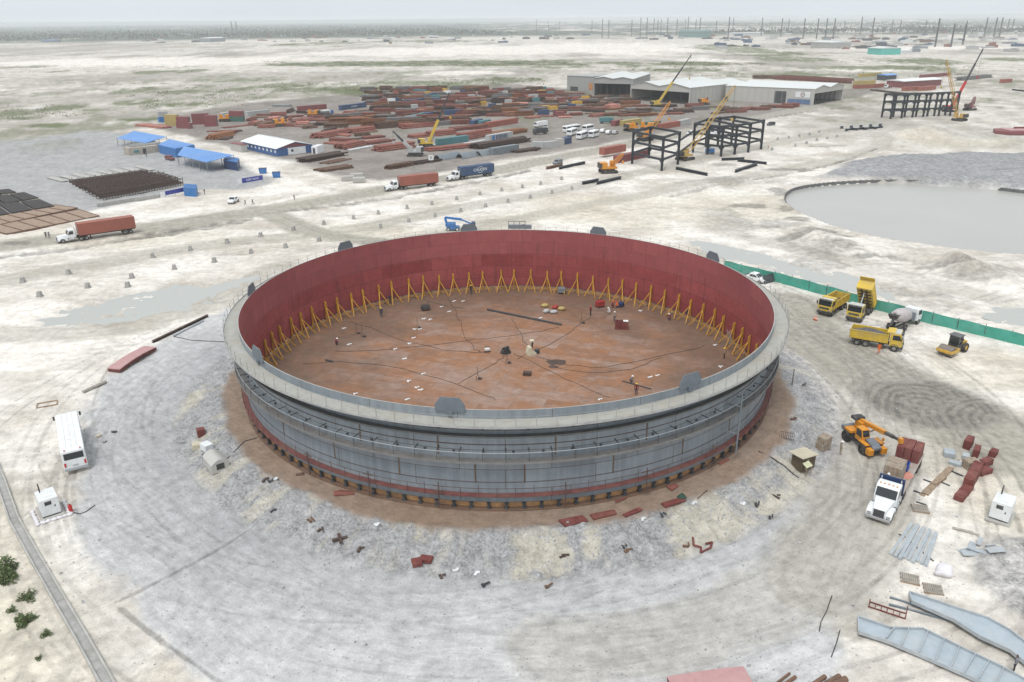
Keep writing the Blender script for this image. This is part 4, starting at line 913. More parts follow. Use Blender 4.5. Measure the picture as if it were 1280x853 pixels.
m_aggreg = mat('dark_aggregate', (.115, .11, .115), .95, var=.4, scale=5, bump=.4)
tr1 = settle(place(dump_truck('yellow dump truck parked with empty open bed, its cab facing the tank'), (1056, 379), (1024, 398)))
tr2 = settle(place(dump_truck('yellow dump truck with its bed tipped up high to unload', tip=R(50)), (1086, 385), (1062, 406)))
tr3 = settle(place(dump_truck('yellow dump truck seen side-on with its bed full of dark gravel'), (1060, 426), (1129, 438)))
hp = heap('gravel_load', 5.9, 2.7, .75, 3, m_aggreg, 'dark gravel heaped in the bed of the yellow dump truck seen side-on', 'gravel load')
hp.matrix_world = Matrix.Translation(tr3.location) @ Matrix.Rotation(tr3.rotation_euler.z, 4, 'Z') @ Matrix.Translation((-1.0, 0, 2.0))

def mixer():
    o = thing('mixer_truck', 'grey concrete mixer truck standing behind the yellow dump trucks', 'mixer truck')
    mb = MB(); [mb.box((0, s*.42, .85), (7.4, .14, .25)) for s in (-1, 1)]; mb.build('chassis', m_chassis, o)
    cb = MB().prism([(2.2, .8), (3.8, .8), (3.85, 1.7), (3.6, 2.7), (2.2, 2.75)], -1.15, 1.15).build('cab', m_white, o, bevel=.06)
    MB().prism([(3.86, 1.72), (3.88, 1.72), (3.66, 2.6), (3.64, 2.6)], -1.0, 1.0).build('windscreen', m_glass, cb)
    for s in (-1, 1): MB().prism([(2.5, 1.75), (3.6, 1.75), (3.42, 2.5), (2.5, 2.5)], s*1.15, s*1.165).build('side_window', m_glass, cb)
    d = MB(); q = MB().ring([(.3, -2.7), (.75, -2.5), (1.15, -.8), (1.2, .4), (.95, 1.7), (.5, 2.2), (.001, 2.2)], 24); rot = Matrix.Rotation(R(-90+14), 3, 'Y')
    d.add([Matrix.Translation((-.9, 0, 2.25)) @ (Matrix.Rotation(R(90+12), 3, 'Y') @ Vector(v)) for v in q.v], q.f); d.build('drum', mat('drum_pinkgrey', (.46, .42, .42), .6, var=.1, grime=(.3, .28, .26), gscale=.5), o, smooth=True)
    h = MB(); h.box((-3.4, 0, 2.6), (.9, 1.0, .8), taper=1.6); h.bar((-3.5, 0, 2.2), (-4.3, 0, 1.3), .4, .1); h.build('chute', m_chassis, o)
    MB().box((1.8, 0, 1.6), (.4, 1.9, 1.3)).build('water_tank', m_grey, o)
    for x in (-2.6, -1.3):
        for s in (-1, 1): wheel(o, x, s*.98, .5, .5)
    for s in (-1, 1): wheel(o, 2.9, s*1.0, .5, .32)
    return o
settle(place(mixer(), (1112, 416), (1143, 402)))

def roller():
    o = thing('road_roller', 'yellow single drum road roller with dark cab beside the green fence', 'road roller')
    d = MB(); q = MB().ring([(.001, -1.05), (.74, -1.05), (.78, -1.0), (.78, 1.0), (.74, 1.05), (.001, 1.05)], 28); d.add([(a+1.7, c, b+.78) for a, b, c in q.v], q.f); d.build('drum', mat('drum_steel', (.22, .19, .17), .5, .3, var=.2), o, smooth=False)
    fr = MB(); [fr.box((1.55, s*1.17, .85), (1.95, .16, .45)) for s in (-1, 1)]; fr.box((2.58, 0, .85), (.22, 2.45, .42)); fr.box((.55, 0, .85), (.3, 2.45, .6)); fr.build('drum_frame', m_yellow, o, bevel=.03)
    MB().box((-.1, 0, .75), (1.2, .7, .4)).build('articulation', m_chassis, o)
    MB().prism([(-2.75, .85), (-.95, .7), (-.95, 1.75), (-1.5, 1.8), (-2.6, 1.6)], -.7, .7).build('engine_hood', m_yellow, o, bevel=.06)
    cb = MB(); cb.box((-.45, 0, 1.15), (1.3, 1.5, .5)); c_ = cb.build('cab', m_chassis, o)
    p = MB(); [p.bar((x, y, 1.3), (x*.92-.05, y*.95, 2.75), .09) for x in (.15, -1.05) for y in (-.72, .72)]; p.build('pillar', m_chassis, c_)
    MB().box((-.45, 0, 2.05), (1.14, 1.38, 1.3)).build('cab_glass', m_glass, c_)
    MB().box((-.45, 0, 2.82), (1.6, 1.75, .12)).build('canopy', mat('canopy_grey', (.12, .12, .125), .7), c_, bevel=.04)
    for s in (-1, 1): wheel(o, -1.75, s*.88, .75, .55, m_yellow); MB().box((-.9, s*.85, 2.2), (.05, .15, .3)).build('mirror', m_chassis, c_)
    return o
settle(place(roller(), (1203, 435), (1177, 446)))

def pick_crane():
    o = thing('mobile_crane', 'orange pick and carry crane reaching its boom over the flatbed truck', 'mobile crane')
    ch = MB(); ch.box((0, 0, .85), (5.2, 1.0, .5)); ch.box((-1.9, 0, 1.0), (1.5, 1.6, .5)); ch.build('chassis', m_chassis, o)
    for x in (-1.75, 1.55):
        for s in (-1, 1): wheel(o, x, s*1.0, .68, .5, m_chassis)
    MB().prism([(1.0, 1.1), (2.7, .95), (2.7, 1.25), (2.2, 1.55), (1.0, 1.75)], -.55, .55).build('engine_hood', mat('hood_grey', (.17, .19, .22), .5), o, bevel=.05)
    for s in (-1, 1): MB().box((2.55, s*.88, .85), (.75, .62, .75)).build('counterweight', m_orange, o, bevel=.05)
    for s in (-1, 1): MB().box((1.5, s*1.0, 1.48), (1.5, .55, .1)).build('mudguard', m_orange, o)
    MB().box((-1.9, 0, 1.5), (1.7, 2.1, .35)).build('rear_deck', m_orange, o, bevel=.05)
    MB().box((-2.55, 0, 1.45), (.5, 2.2, .55)).build('rear_box', mat('hood_grey', (.17, .19, .22), .5), o)
    cb = MB().prism([(-.35, 1.2), (1.05, 1.2), (1.05, 1.9), (.75, 2.75), (-.35, 2.75)], -.95, .05).build('cab', m_orange, o, bevel=.05)
    MB().prism([(1.055, 1.95), (1.075, 1.95), (.79, 2.65), (.77, 2.65)], -.87, -.03).build('windscreen', m_glass, cb)
    MB().prism([(-.15, 1.8), (.9, 1.8), (.7, 2.6), (-.15, 2.6)], -.965, -.95).build('side_window', m_glass, cb)
    MB().box((-1.3, .45, 2.2), (1.2, 1.0, 1.2)).build('turret', m_orange, o, bevel=.06)
    MB().box((-1.9, .3, 2.95), (.9, 1.3, .35)).build('winch', m_chassis, o)
    return o
pc = settle(place(pick_crane(), (1063, 547), (1092, 570)))
inv = (Matrix.Translation(pc.location) @ Matrix.Rotation(pc.rotation_euler.z, 4, 'Z')).inverted()
a, b = inv @ at(1082, 540, GZ+3.0), inv @ at(1126, 551, GZ+3.3)
a = Vector((-1.3, .45, 2.75)); u = (b-a)
bo = MB().bar(a-u*.08, a+u*.62, .44, .48).build('boom', m_orange, pc)
MB().bar(a+u*.60, a+u*.83, .32, .36).build('boom_section', m_chassis, bo); MB().bar(a+u*.82, b, .24, .27).build('boom_section', m_chassis, bo)
MB().box(b, (.45, .4, .6)).build('boom_head', m_orange, bo)
MB().tube(Vector((-.2, .45, 1.7)), a+u*.42, .1, 8).build('lift_ram', m_galv, pc)
hk = a+u*.6+Vector((0, 0, -.3)); MB().tube(hk, hk-Vector((0, 0, .5)), .03, 5).box(hk-Vector((0, 0, .65)), (.2, .2, .35)).build('hook_block', m_orange, bo)

def tractor(o, x0, M=None):
    """bonneted tractor unit, its bumper at x0"""
    M = M or m_white
    ch = MB(); [ch.box((x0-3.3, s*.42, .85), (6.2, .13, .24)) for s in (-1, 1)]; ch.build('chassis', m_chassis, o)
    cb = MB().prism([(x0-4.0, 1.0), (x0-2.3, 1.0), (x0-2.25, 1.75), (x0-2.65, 2.75), (x0-2.95, 2.9), (x0-4.0, 2.9)], -1.12, 1.12).build('cab', M, o, bevel=.07)
    MB().prism([(x0-2.265, 1.80), (x0-2.24, 1.80), (x0-2.62, 2.68), (x0-2.645, 2.68)], -1.0, 1.0).build('windscreen', m_glass, cb)
    for s in (-1, 1):
        MB().prism([(x0-3.6, 1.8), (x0-2.45, 1.8), (x0-2.8, 2.6), (x0-3.6, 2.6)], s*1.12, s*1.135).build('side_window', m_glass, cb)
        MB().box((x0-2.4, s*1.36, 2.1), (.08, .2, .65)).build('mirror', m_chrome, cb)
        f = MB(); f.prism([(x0-2.2, .62), (x0-1.75, 1.22), (x0-.8, 1.28), (x0-.15, .95), (x0-.1, .62), (x0-.55, .62), (x0-.8, 1.0), (x0-1.5, 1.0), (x0-1.8, .62)], s*.62, s*1.22); f.build('mudguard', M, o)
        MB().box((x0-.10, s*.92, .86), (.12, .36, .22)).build('headlight', m_chrome, o)
    hd = MB(); w0, w1 = .95, .62                                   # bonnet tapering to the radiator
    xs, xf = x0-2.3, x0-.12
    hd.add([(xs, -w0, .8), (xs, w0, .8), (xf, w1, .7), (xf, -w1, .7), (xs, -w0, 1.80), (xs, w0, 1.80), (xf, w1, 1.52), (xf, -w1, 1.52)], [(3,2,1,0),(4,5,6,7),(0,1,5,4),(1,2,6,5),(2,3,7,6),(3,0,4,7)])
    hd.build('bonnet', M, o, bevel=.07)
    MB().box((x0-.10, 0, 1.08), (.07, 1.02, .72)).build('grille', m_chassis, o)
    MB().box((x0, 0, .55), (.28, 2.35, .3)).build('bumper', m_chrome, o, bevel=.04)
    for s in (-1, 1):
        wheel(o, x0-1.15, s*1.02, .5, .3); MB().tube((x0-4.1, s*.95, 1.0), (x0-4.1, s*.95, 3.2), .07, 6).build('exhaust_stack', m_chrome, o)
        MB().tube((x0-3.6, s*1.0, .75), (x0-2.5, s*1.0, .75), .28, 10).build('fuel_tank', m_chrome, o)
        for x in (x0-5.0, x0-6.2): wheel(o, x, s*.95, .5, .5)
    MB().box((x0-5.5, 0, 1.1), (1.2, .9, .14)).build('fifth_wheel', m_chassis, o)
    return cb
def trailer(o, x1, x0, M, z=1.25, deck=True):
    mb = MB()
    for s in (-1, 1): mb.box(((x0+x1)/2, s*.5, z-.2), (x1-x0, .14, .3))
    for i in range(7): mb.box((x0+.5+i*(x1-x0-1)/6, 0, z-.12), (.12, 2.4, .14))
    mb.box((x1-2.8, .6, .6), (.15, .15, 1.0)); mb.box((x1-2.8, -.6, .6), (.15, .15, 1.0)); mb.build('trailer_frame', m_chassis, o)
    if deck: MB().box(((x0+x1)/2, 0, z+.02), (x1-x0, 2.5, .1)).build('deck', M, o)
    for x in (x0+1.2, x0+2.5):
        for s in (-1, 1): wheel(o, x, s*.95, .5, .5)
ft = thing('flatbed_truck', 'white bonneted truck with a long flatbed carrying crates and red boxes', 'flatbed truck')
cb = tractor(ft, 7.6); trailer(ft, 2.6, -7.6, mat('deck_boards', (.36, .31, .27), .85, var=.3, scale=1.5, grime=(.42, .38, .33), gscale=.5))
MB().box((3.15, 0, 2.35), (.12, 2.5, 1.7)).build('headboard', m_navy, ft)
for i in range(5): MB().box((4.55, -.8+.4*i, 2.96), (.14, .14, .09)).build('roof_lamp', mat('amber_lamp', (.7, .3, .05), .4), cb)
settle(place(ft, (1149, 556), (1096, 652))); _a, _b = at(1149, 556), at(1096, 654); _d = (_b-_a).normalized(); ft.location.x, ft.location.y = (_b-_d*7.7).xy
FTM = Matrix.Translation(ft.location) @ Matrix.Rotation(ft.rotation_euler.z, 4, 'Z')
def on_flatbed(o, x, y, z=1.33, rz=0):
    o.matrix_world = FTM @ Matrix.Translation((x, y, z)) @ Matrix.Rotation(rz, 4, 'Z'); return o
def crate(name, d, M, label, cat, slats=True, group=None):
    o = thing(name, label, cat, group=group); mb = MB().box((0, 0, d[2]/2), d); mb.build('body', M, o)
    k = MB()
    if slats:
        for s in (-1, 1):
            for i in range(4): k.box((d[0]*(-.42+.28*i), s*(d[1]/2+.02), d[2]/2), (.1, .04, d[2])); k.box((s*(d[0]/2+.02), d[1]*(-.42+.28*i), d[2]/2), (.04, .1, d[2]))
        for i in range(4): k.box((d[0]*(-.42+.28*i), 0, d[2]+.015), (.1, d[1], .03))
        k.build('batten', m_woodgrey, o)
    return o
for i, (x, y, dx, t_) in enumerate(((-5.9, .72, 0, 'left'), (-6.0, -.12, 0, 'middle'), (-5.9, -.92, 0, 'right'))):
    c = thing('steel_box', 'dark red box at the rear of the flatbed, '+('nearest the orange crane', 'between two others', 'farthest from the orange crane')[i], 'steel box', group='red steel boxes on the flatbed')
    MB().box((0, 0, .78), (2.6, .78, 1.56)).build('box', m_primer, c, bevel=.03)
    for z_ in (.4, 1.1): MB().box((1.32, 0, z_), (.04, .5, .05)).build('rib', m_primer, c)
    on_flatbed(c, x, y)
for i, (x, y, z, rz) in enumerate(((1.3, -.35, 1.33, 0.05), (.05, -.4, 1.33, -.04), (-1.15, -.42, 1.33, .03), (.7, -.4, 2.32, 0.02), (-.6, -.42, 2.32, -.05))):
    c = crate('timber_crate', (1.2, 1.7, .95), m_wood, ('brown timber crate low in the pile right behind the white cab', 'brown timber crate low in the middle of the pile on the flatbed', 'brown timber crate low at the far end of the pile on the flatbed', 'brown timber crate on top of the pile, nearest the cab', 'brown timber crate on top of the pile, toward the blue bin')[i], 'crate', group='timber crates on the flatbed')
    on_flatbed(c, x, y, z, rz)
bb = thing('blue_bin', 'open blue steel bin standing on the flatbed behind the crates', 'bin'); mb = MB()
for s in (-1, 1): mb.box((s*.52, 0, .45), (.05, 1.7, .9)); mb.box((0, s*.83, .45), (1.1, .05, .9))
mb.build('side', mat('bin_blue', (.02, .06, .35), .5), bb); MB().box((0, 0, .05), (1.0, 1.6, .08)).build('base', m_navy, bb); on_flatbed(bb, -2.5, -.3)
tp = heap('tarpaulin', 1.6, 1.2, .5, 8, mat('pink_cloth', (.55, .25, .2), .9), 'crumpled pink tarpaulin lying on the open side of the flatbed', 'tarpaulin'); on_flatbed(tp, -1.3, .75)
on_flatbed(person(0, 0, 0, 0, 'work', 'maroon', 'navy', 'w', 'worker in maroon shirt and white helmet standing against the flatbed crates', loc=Vector((0, 0, 0))), 2.35, -.75, 1.33, R(90))

# ------------------------------------------------------------------ bus seen from behind
def coach(name, label, L_=10.6, detail=True, group=None):
    o = thing(name, label, 'bus', group=group); h = L_/2
    bd = MB().prism([(-h, .45), (h-.1, .45), (h, .9), (h-.05, 1.6), (h-.35, 2.85), (h-.7, 3.0), (-h+.25, 3.0), (-h, 2.75)], -1.22, 1.22).build('body', m_white, o, bevel=.1)
    MB().prism([(-h-.012, 1.75), (-h, 1.75), (-h, 2.55), (-h-.012, 2.55)], -1.0, 1.0).build('rear_window', m_glass, bd)
    for s in (-1, 1):
        n = 6
        if detail:
            for i in range(n): x0 = -h+.5+i*(L_-1.4)/n; MB().box((x0+(L_-1.4)/n/2-.05, s*1.222, 2.15), ((L_-1.4)/n-.14, .014, .8)).build('side_window', m_glass, bd)
            MB().box((-h-.01, s*1.02, 1.15), (.05, .2, .5)).build('tail_lamp', m_redsign, bd)
            MB().box((h-.1, s*1.45, 2.3), (.12, .22, .5)).build('mirror', m_chassis, bd)
        else: MB().box((-.2, s*1.222, 2.15), (L_-1.2, .014, .75)).build('side_window', m_glass, bd)
        wheel(o, -h*.52, s*1.02, .48, .4); wheel(o, h*.58, s*1.02, .48, .3)
    MB().prism([(h-.035, 1.68), (h-.01, 1.68), (h-.32, 2.75), (h-.345, 2.75)], -1.1, 1.1).build('windscreen', m_glass, bd)
    MB().box((-h-.04, 0, .55), (.12, 2.4, .3)).build('bumper', m_galv, o)
    if detail:
        MB().box((-h-.012, 0, .95), (.03, .55, .2)).build('number_plate', m_contgrey, bd)
        for x in (-2.5, 1.5): MB().box((x, 0, 3.03), (.8, .7, .06)).build('roof_hatch', m_white, bd)
        k = MB(); [k.bar((-h+.4, y, 3.005), (h-.8, y, 3.005), .03, .02) for y in (-.55, 0, .55)]; k.build('roof_seam', m_contgrey, bd)
        for s in (-1, 1): MB().box((-h+.1, s*.8, 2.97), (.1, .15, .1)).build('marker_lamp', m_redsign, bd)
    return o
zr = GZ+3.0; a, b = at(90, 562, zr), at(82, 514, zr)
bs = coach('bus', 'white bus with its back to the camera, parked alone on the grey gravel', L_=(b-a).length)
bs.location = (a+b)/2; bs.location.z = gz((a+b).x/2, (a+b).y/2); bs.rotation_euler.z = yaw(a, b)

# ------------------------------------------------------------------ generators
def generator(label, L_, Wd, H_):
    o = thing('generator', label, 'generator')
    MB().box((0, 0, .09), (L_+.9, Wd+.5, .16)).build('skid', m_concrete, o)
    bd = MB().box((0, 0, .3+H_/2), (L_, Wd, H_)).build('canopy', m_white, o, bevel=.04)
    MB().box((0, 0, .24), (L_*.98, Wd*.96, .14)).build('base_frame', m_chassis, o)
    k = MB(); k.box((-L_/2-.012, .12, H_*.75+.3), (.03, .62, .42)); k.build('control_panel', m_chassis, bd)
    MB().box((-L_/2-.012, -.45, H_*.5+.3), (.03, .1, .22)).build('handle', m_chassis, bd)
    for s in (-1, 1):
        for i in range(3): MB().box((-L_/3+i*L_/3, s*(Wd/2+.006), .3+H_*.5), (L_/3-.12, .02, H_*.8)).build('door', m_white, bd)
    MB().box((0, 0, H_+.325), (L_*.6, Wd*.5, .05)).build('roof_panel', m_white, bd)
    e = MB(); e.tube((L_*.3, Wd*.25, H_+.3), (L_*.3, Wd*.25, H_+.9), .07, 8); e.tube((L_*.3, Wd*.25, H_+.88), (L_*.3+.35, Wd*.25, H_+1.15), .07, 8); e.build('exhaust_pipe', m_chassis, o)
    return o
def gen_at(label, fb, bk, H_, L_, Wd):
    o = generator(label, L_, Wd, H_); a, b = at(*fb), at(*bk); d = (b-a); d.z = 0; d.normalize()
    o.location = a+d*(L_/2); o.rotation_euler.z = math.atan2(d.y, d.x); return settle(o)
g1 = gen_at('white generator ringed with sandbags beside the concrete drain', (66, 646), (56, 624), 1.9, 2.4, 1.75)
g2 = gen_at('white generator on a bare concrete slab near the red boxes', (1247, 652), (1257, 632), 1.9, 2.4, 1.75)
bag = MB().ball((0, 0, 0), .3, 8, (1.25, .8, .55)).mesh('sandbag', m_sack, True)
fwd = Matrix.Rotation(g1.rotation_euler.z, 3, 'Z'); n = 0
for i in range(24):
    u = i/24*8
    p = ((-2.0, -1.5+u*1.5, 0) if u < 2 else (-2.0+(u-2)*1.9, 1.5, 0)) if u < 4 else ((-2.0+(u-4)*1.9, -1.5, 0) if u < 6 else None)
    if p is None: continue
    q = g1.location + fwd @ Vector(p); o = bpy.data.objects.new('sandbag', bag); COL.objects.link(o); o.location = (q.x, q.y, gz(q.x, q.y)+.1); o.rotation_euler = (rng.uniform(-.2, .2), 0, g1.rotation_euler.z+rng.uniform(-.5, .5)+(math.pi/2 if u < 2 else 0))
    tag(o, 'pale sandbag laid round the white generator beside the concrete drain', 'sandbag', 'sandbags round the generator')
p = at(89, 640); fe = thing('fire_extinguisher', 'red fire extinguisher beside the sandbagged generator', 'fire extinguisher', (p.x, p.y, gz(p.x, p.y)))
MB().tube((0, 0, 0), (0, 0, .8), .2, 12).build('cylinder', m_redsign, fe); MB().tube((0, 0, .8), (0, 0, .95), .05, 6).build('valve', m_chassis, fe)
# ------------------------------------------------------------------ small things round the tank
def ground_at(px, py, zoff=0.0):
    p = at(px, py, GZ)
    for _ in range(6): p = at(px, py, gz(p.x, p.y))
    p.z += zoff; return p
def beam(name, a, b, wd, h, M, label, cat, group=None, z=None, shape='I'):
    a, b = ground_at(*a), ground_at(*b); L_ = (b-a).length; o_ = MB()
    if shape == 'I': o_.box((0, 0, h/2), (L_, wd*.25, h)); o_.box((0, 0, .04), (L_, wd, .07)); o_.box((0, 0, h-.03), (L_, wd, .07))
    elif shape == 'tube': o_.tube((-L_/2, 0, h/2), (L_/2, 0, h/2), h/2, 10)
    else: o_.box((0, 0, h/2), (L_, wd, h))
    o = one(name, o_, M, label, cat, loc=(a+b)/2, rz=yaw(a, b), group=group); o.rotation_euler.y = -math.atan2(b.z-a.z, math.hypot(b.x-a.x, b.y-a.y)); return o
def plate_stack(label, a, b, wd, n, M, sag=.25, z=None, group=None):
    """a pile of rolled shell plates, each gently bowed"""
    A, B = ground_at(*a), ground_at(*b); L_ = (B-A).length; o = thing('plate_stack', label, 'plate stack', (A+B)/2, yaw(A, B), group)
    for k in range(n):
        mb = MB(); pr = [(-L_/2+L_*i/12, .12+k*.14+sag*(1-(i/6-1)**2)) for i in range(13)]; mb.prism(pr+[(x, zz+.10) for x, zz in pr[::-1]], -wd/2+.02*(k % 2), wd/2+.02*(k % 2)); mb.build('plate', M if k == n-1 else m_primer, o)
    mb = MB(); [mb.box((x*L_*.35, 0, .08), (.25, wd+.2, .14)) for x in (-1, 0, 1)]; mb.build('bearer', m_wood, o)
    return o
plate_stack('pile of pink bowed steel plates lying on the gravel left of the tank', (143, 466), (189, 438), 2.1, 4, m_primer2)
plate_stack('pile of pink steel plates nearest the camera on the grey ground', (846, 880), (944, 866), 4.4, 3, m_primer2, .1)
beam('steel_beam', (191, 429), (260, 396), .4, .4, m_rustdark, 'long rusty steel beam lying left of the tank', 'steel beam')
beam('pipe', (217, 421), (254, 402), .3, .3, m_galv, 'white steel pipe lying beside the long rusty beam', 'pipe', shape='tube')
beam('timber_log', (104, 492), (133, 479), .5, .45, m_woodgrey, 'weathered grey timber log lying at the edge of the gravel', 'log', shape='tube')
p = ground_at(59, 506); fr = thing('timber_surround', 'empty rectangle of timber lying on the white sand above the bus', 'frame', p, R(25))
for q in ((( -1.2, -.7, .08), (1.2, -.7, .08)), ((-1.2, .7, .08), (1.2, .7, .08)), ((-1.2, -.7, .08), (-1.2, .7, .08)), ((1.2, -.7, .08), (1.2, .7, .08))): MB().bar(*q, .14).build('rail', m_wood, fr)
# curved-roof shelter and the boxes beside it
a = ground_at(262, 571); p = ground_at(271, 583); sh = thing('duct_shelter', 'grey sheet metal shelter with a curved roof on the gravel left of the tank', 'shelter', p, R(-52))
mb = MB(); k = [(-1.0, 0), (-1.0, 1.0)]+[(-1.0+2.0*i/8, 1.0+.55*math.sin(math.pi*i/8)) for i in range(1, 8)]+[(1.0, 1.0), (1.0, 0)]
q = MB().prism(k, -1.5, 1.5); mb.add([(y, x, z) for x, y, z in q.v], q.f); mb.build('shell', m_cream, sh); MB().box((1.51, 0, .7), (.03, .9, .7)).build('opening', m_chassis, sh)
MB().prism([(-.03, 0), (.03, 0), (.03, 1), (-.03, 1)], -1, 1).build('flap', m_galv, sh).location = (-1.8, 0, .2)
c = crate('white_chest', (1.3, 1.0, .8), m_white, 'white chest standing beside the curved-roof shelter', 'chest', False); c.location = ground_at(259, 562); c.rotation_euler.z = R(-40)
c = crate('beige_crate', (1.1, .9, .7), m_beige, 'small beige crate left of the white chest', 'crate', False); c.location = ground_at(247, 561); c.rotation_euler.z = R(20)
c = crate('steel_box', (.9, .8, 1.0), m_primer, 'small upright dark red box on the gravel above the white chest', 'box', False); c.location = ground_at(252, 545); c.rotation_euler.z = R(30)
for (px, py, d, M, lb) in ((124, 546, (.8, .6, .4), m_beige, 'pale broken block lying on the gravel right of the bus'), (131, 553, (.7, .6, .35), m_stone, 'grey broken block lying beside a pale block right of the bus'), (143, 541, (.9, .4, .25), m_dark, 'dark flat block lying on the gravel right of the bus')):
    mb = MB().ball((0, 0, .15), .5, 7, (d[0], d[1], d[2])); o = one('concrete_lump', mb, M, lb, 'block', loc=ground_at(px, py), rz=rng.random()*3)
# red plates and boxes below the tank
for i, (poly, lb) in enumerate((([(698, 652), (728, 646), (735, 653), (706, 660)], 'dark red plate leaning on the tank bank, left of three in a row'), ([(737, 645), (768, 639), (771, 644), (742, 651)], 'dark red plate lying on the tank bank between two others'), ([(778, 645), (799, 636), (803, 639), (783, 648)], 'short pale red plate at the right end of the row on the tank bank'),
        ([(826, 631), (850, 624), (858, 627), (832, 636)], 'dark red plate with a green bundle lying on it'), ([(417, 616), (442, 612), (443, 619), (418, 621)], 'thin orange-red plate below the left front of the tank'), ([(833, 610), (842, 604), (848, 609), (840, 615)], 'rust red plate propped near the right front of the tank'), ([(893, 577), (905, 572), (912, 576), (900, 582)], 'rust red plate lying at the foot of the tank under the grey pole'), ([(640+500/4., 624), (640+565/4., 619), (640+575/4., 624), (640+520/4., 630)], 'rust brown plate lying against the stools at the tank front'))):
    P_ = [ground_at(*q) for q in poly]; c = sum(P_, Vector())/4; mb = MB(); vs = [q-c+Vector((0, 0, .06)) for q in P_]; mb.add(vs+[v+Vector((0, 0, .16)) for v in vs], [(3,2,1,0),(4,5,6,7),(0,1,5,4),(1,2,6,5),(2,3,7,6),(3,0,4,7)])
    one('steel_plate', mb, m_rustred if i in (4, 5, 6, 7) else m_primer, lb, 'steel plate', loc=c)
c = heap('cloth_bundle', 1.0, .8, .5, 5, mat('dark_green_cloth', (.03, .07, .05), .9), 'dark green bundle lying on a red plate by the tank', 'bundle', loc=ground_at(852, 624, .2))
for (px, py, rz, d, lb) in ((521, 705, .3, (.9, 1.0, .35), 'dark red box lying open-ended below the tank front, the left of a touching pair'), (533, 701, -.2, (1.2, .8, .35), 'dark red box below the tank front, the right of a touching pair')):
    c = crate('steel_box', d, m_primer, lb, 'steel box', False); c.location = ground_at(px, py); c.rotation_euler.z = rz
def stickset(name, label, cat, segs, r_, M, zs=.1, group=None):
    P_ = [ground_at(*s) if len(s) == 2 else ground_at(s[0], s[1], s[2]) for s in segs]; c = P_[0].copy(); mb = MB(); mb.path([q-c+Vector((0, 0, zs)) for q in P_], r_, 6)
    return one(name, mb, M, label, cat, loc=c, group=group)
stickset('bent_frame', 'bent red steel angle lying at the foot of the bank', 'steel angle', [(866, 673), (867, 683), (876, 685), (876, 692), (888, 686), (890, 679), (882, 681)], .11, m_primer)
for (px, py, r_, lb) in ((425, 675, .75, 'dark rusty steel cross lying on the bank below the tank'),):
    o = thing('steel_cross', lb, 'steel cross', ground_at(px, py), R(20)); MB().box((0, 0, .12), (1.5, .3, .2)).build('arm', m_rustdark, o); MB().box((0, 0, .2), (.3, 1.5, .2)).build('arm', m_rustdark, o)
stickset('steel_rod', 'thin steel rod lying on the bank below the right front', 'rod', [(872, 624), (884, 614)], .05, m_rustdark)
for i, (px, py) in enumerate(((331, 601), (337, 603), (375, 594), (399, 664), (340, 640), (387, 652), (449, 688), (779, 685), (783, 690), (703, 697), (827, 645), (857, 684), (551, 722), (604, 733), (683, 735), (970, 622), (962, 648), (991, 525), (1004, 482), (945, 632))):
    mb = MB(); rg = random.Random(i); mb.box((0, 0, .1), (rg.uniform(.3, .9), rg.uniform(.12, .3), .14), rg.random()*3); mb.box((.3, .1, .24), (rg.uniform(.3, .8), .15, .12), rg.random()*3)
    one('scrap_offcut', mb, (m_rustdark, m_dark, m_rust)[i % 3], 'small dark steel offcut lying on the gravel bank around the tank', 'scrap', loc=ground_at(px, py), group='dark offcuts scattered on the bank')
for i, (px, py) in enumerate(((670, 638), (867, 630), (928, 631), (569, 714), (595, 718), (470, 657), (343, 600), (803, 650))):
    one('white_scrap', MB().box((0, 0, .08), (.5, .25, .1), i*1.1).box((.2, .1, .16), (.3, .3, .08)), m_white, 'small white scrap of packing lying on the bank around the tank', 'scrap', loc=ground_at(px, py), group='white scraps on the bank')
stickset('cable', 'long dark cable trailing down the bank from the tank to the curved-roof shelter', 'cable', [(340, 545, .3), (318, 549), (306, 552), (296, 562), (284, 574)], .05, m_black, .05)
stickset('cable', 'dark cable lying over the gravel toward the rusty beam', 'cable', [(217, 421), (240, 426), (262, 427), (283, 428)], .05, m_black, .05)
stickset('cable', 'dark cable running from the sandbagged generator onto the gravel', 'cable', [(90, 641), (101, 643), (108, 640), (119, 632)], .05, m_black, .05)
stickset('cable', 'pair of dark hoses running down the bank to the wooden hut', 'hose', [(948, 565), (965, 573), (980, 583), (990, 592), (998, 598)], .07, m_black, .06)
stickset('pipe', 'thin dark pole standing on the gravel bank right of the tank', 'pole', [(990, 482), (990, 482, 2.4)], .06, m_rustdark, 0)
mb = MB(); mb.v = [(x, y, z+gz(x, y)-.02) for x, y, z in STONES[0]]; mb.f = STONES[1]; tag(mb.build('gravel', mat('bank_stones', (.34, .34, .345), .9, var=.6, scale=3)), 'loose grey stones on the bank round the tank', 'gravel', kind='stuff')
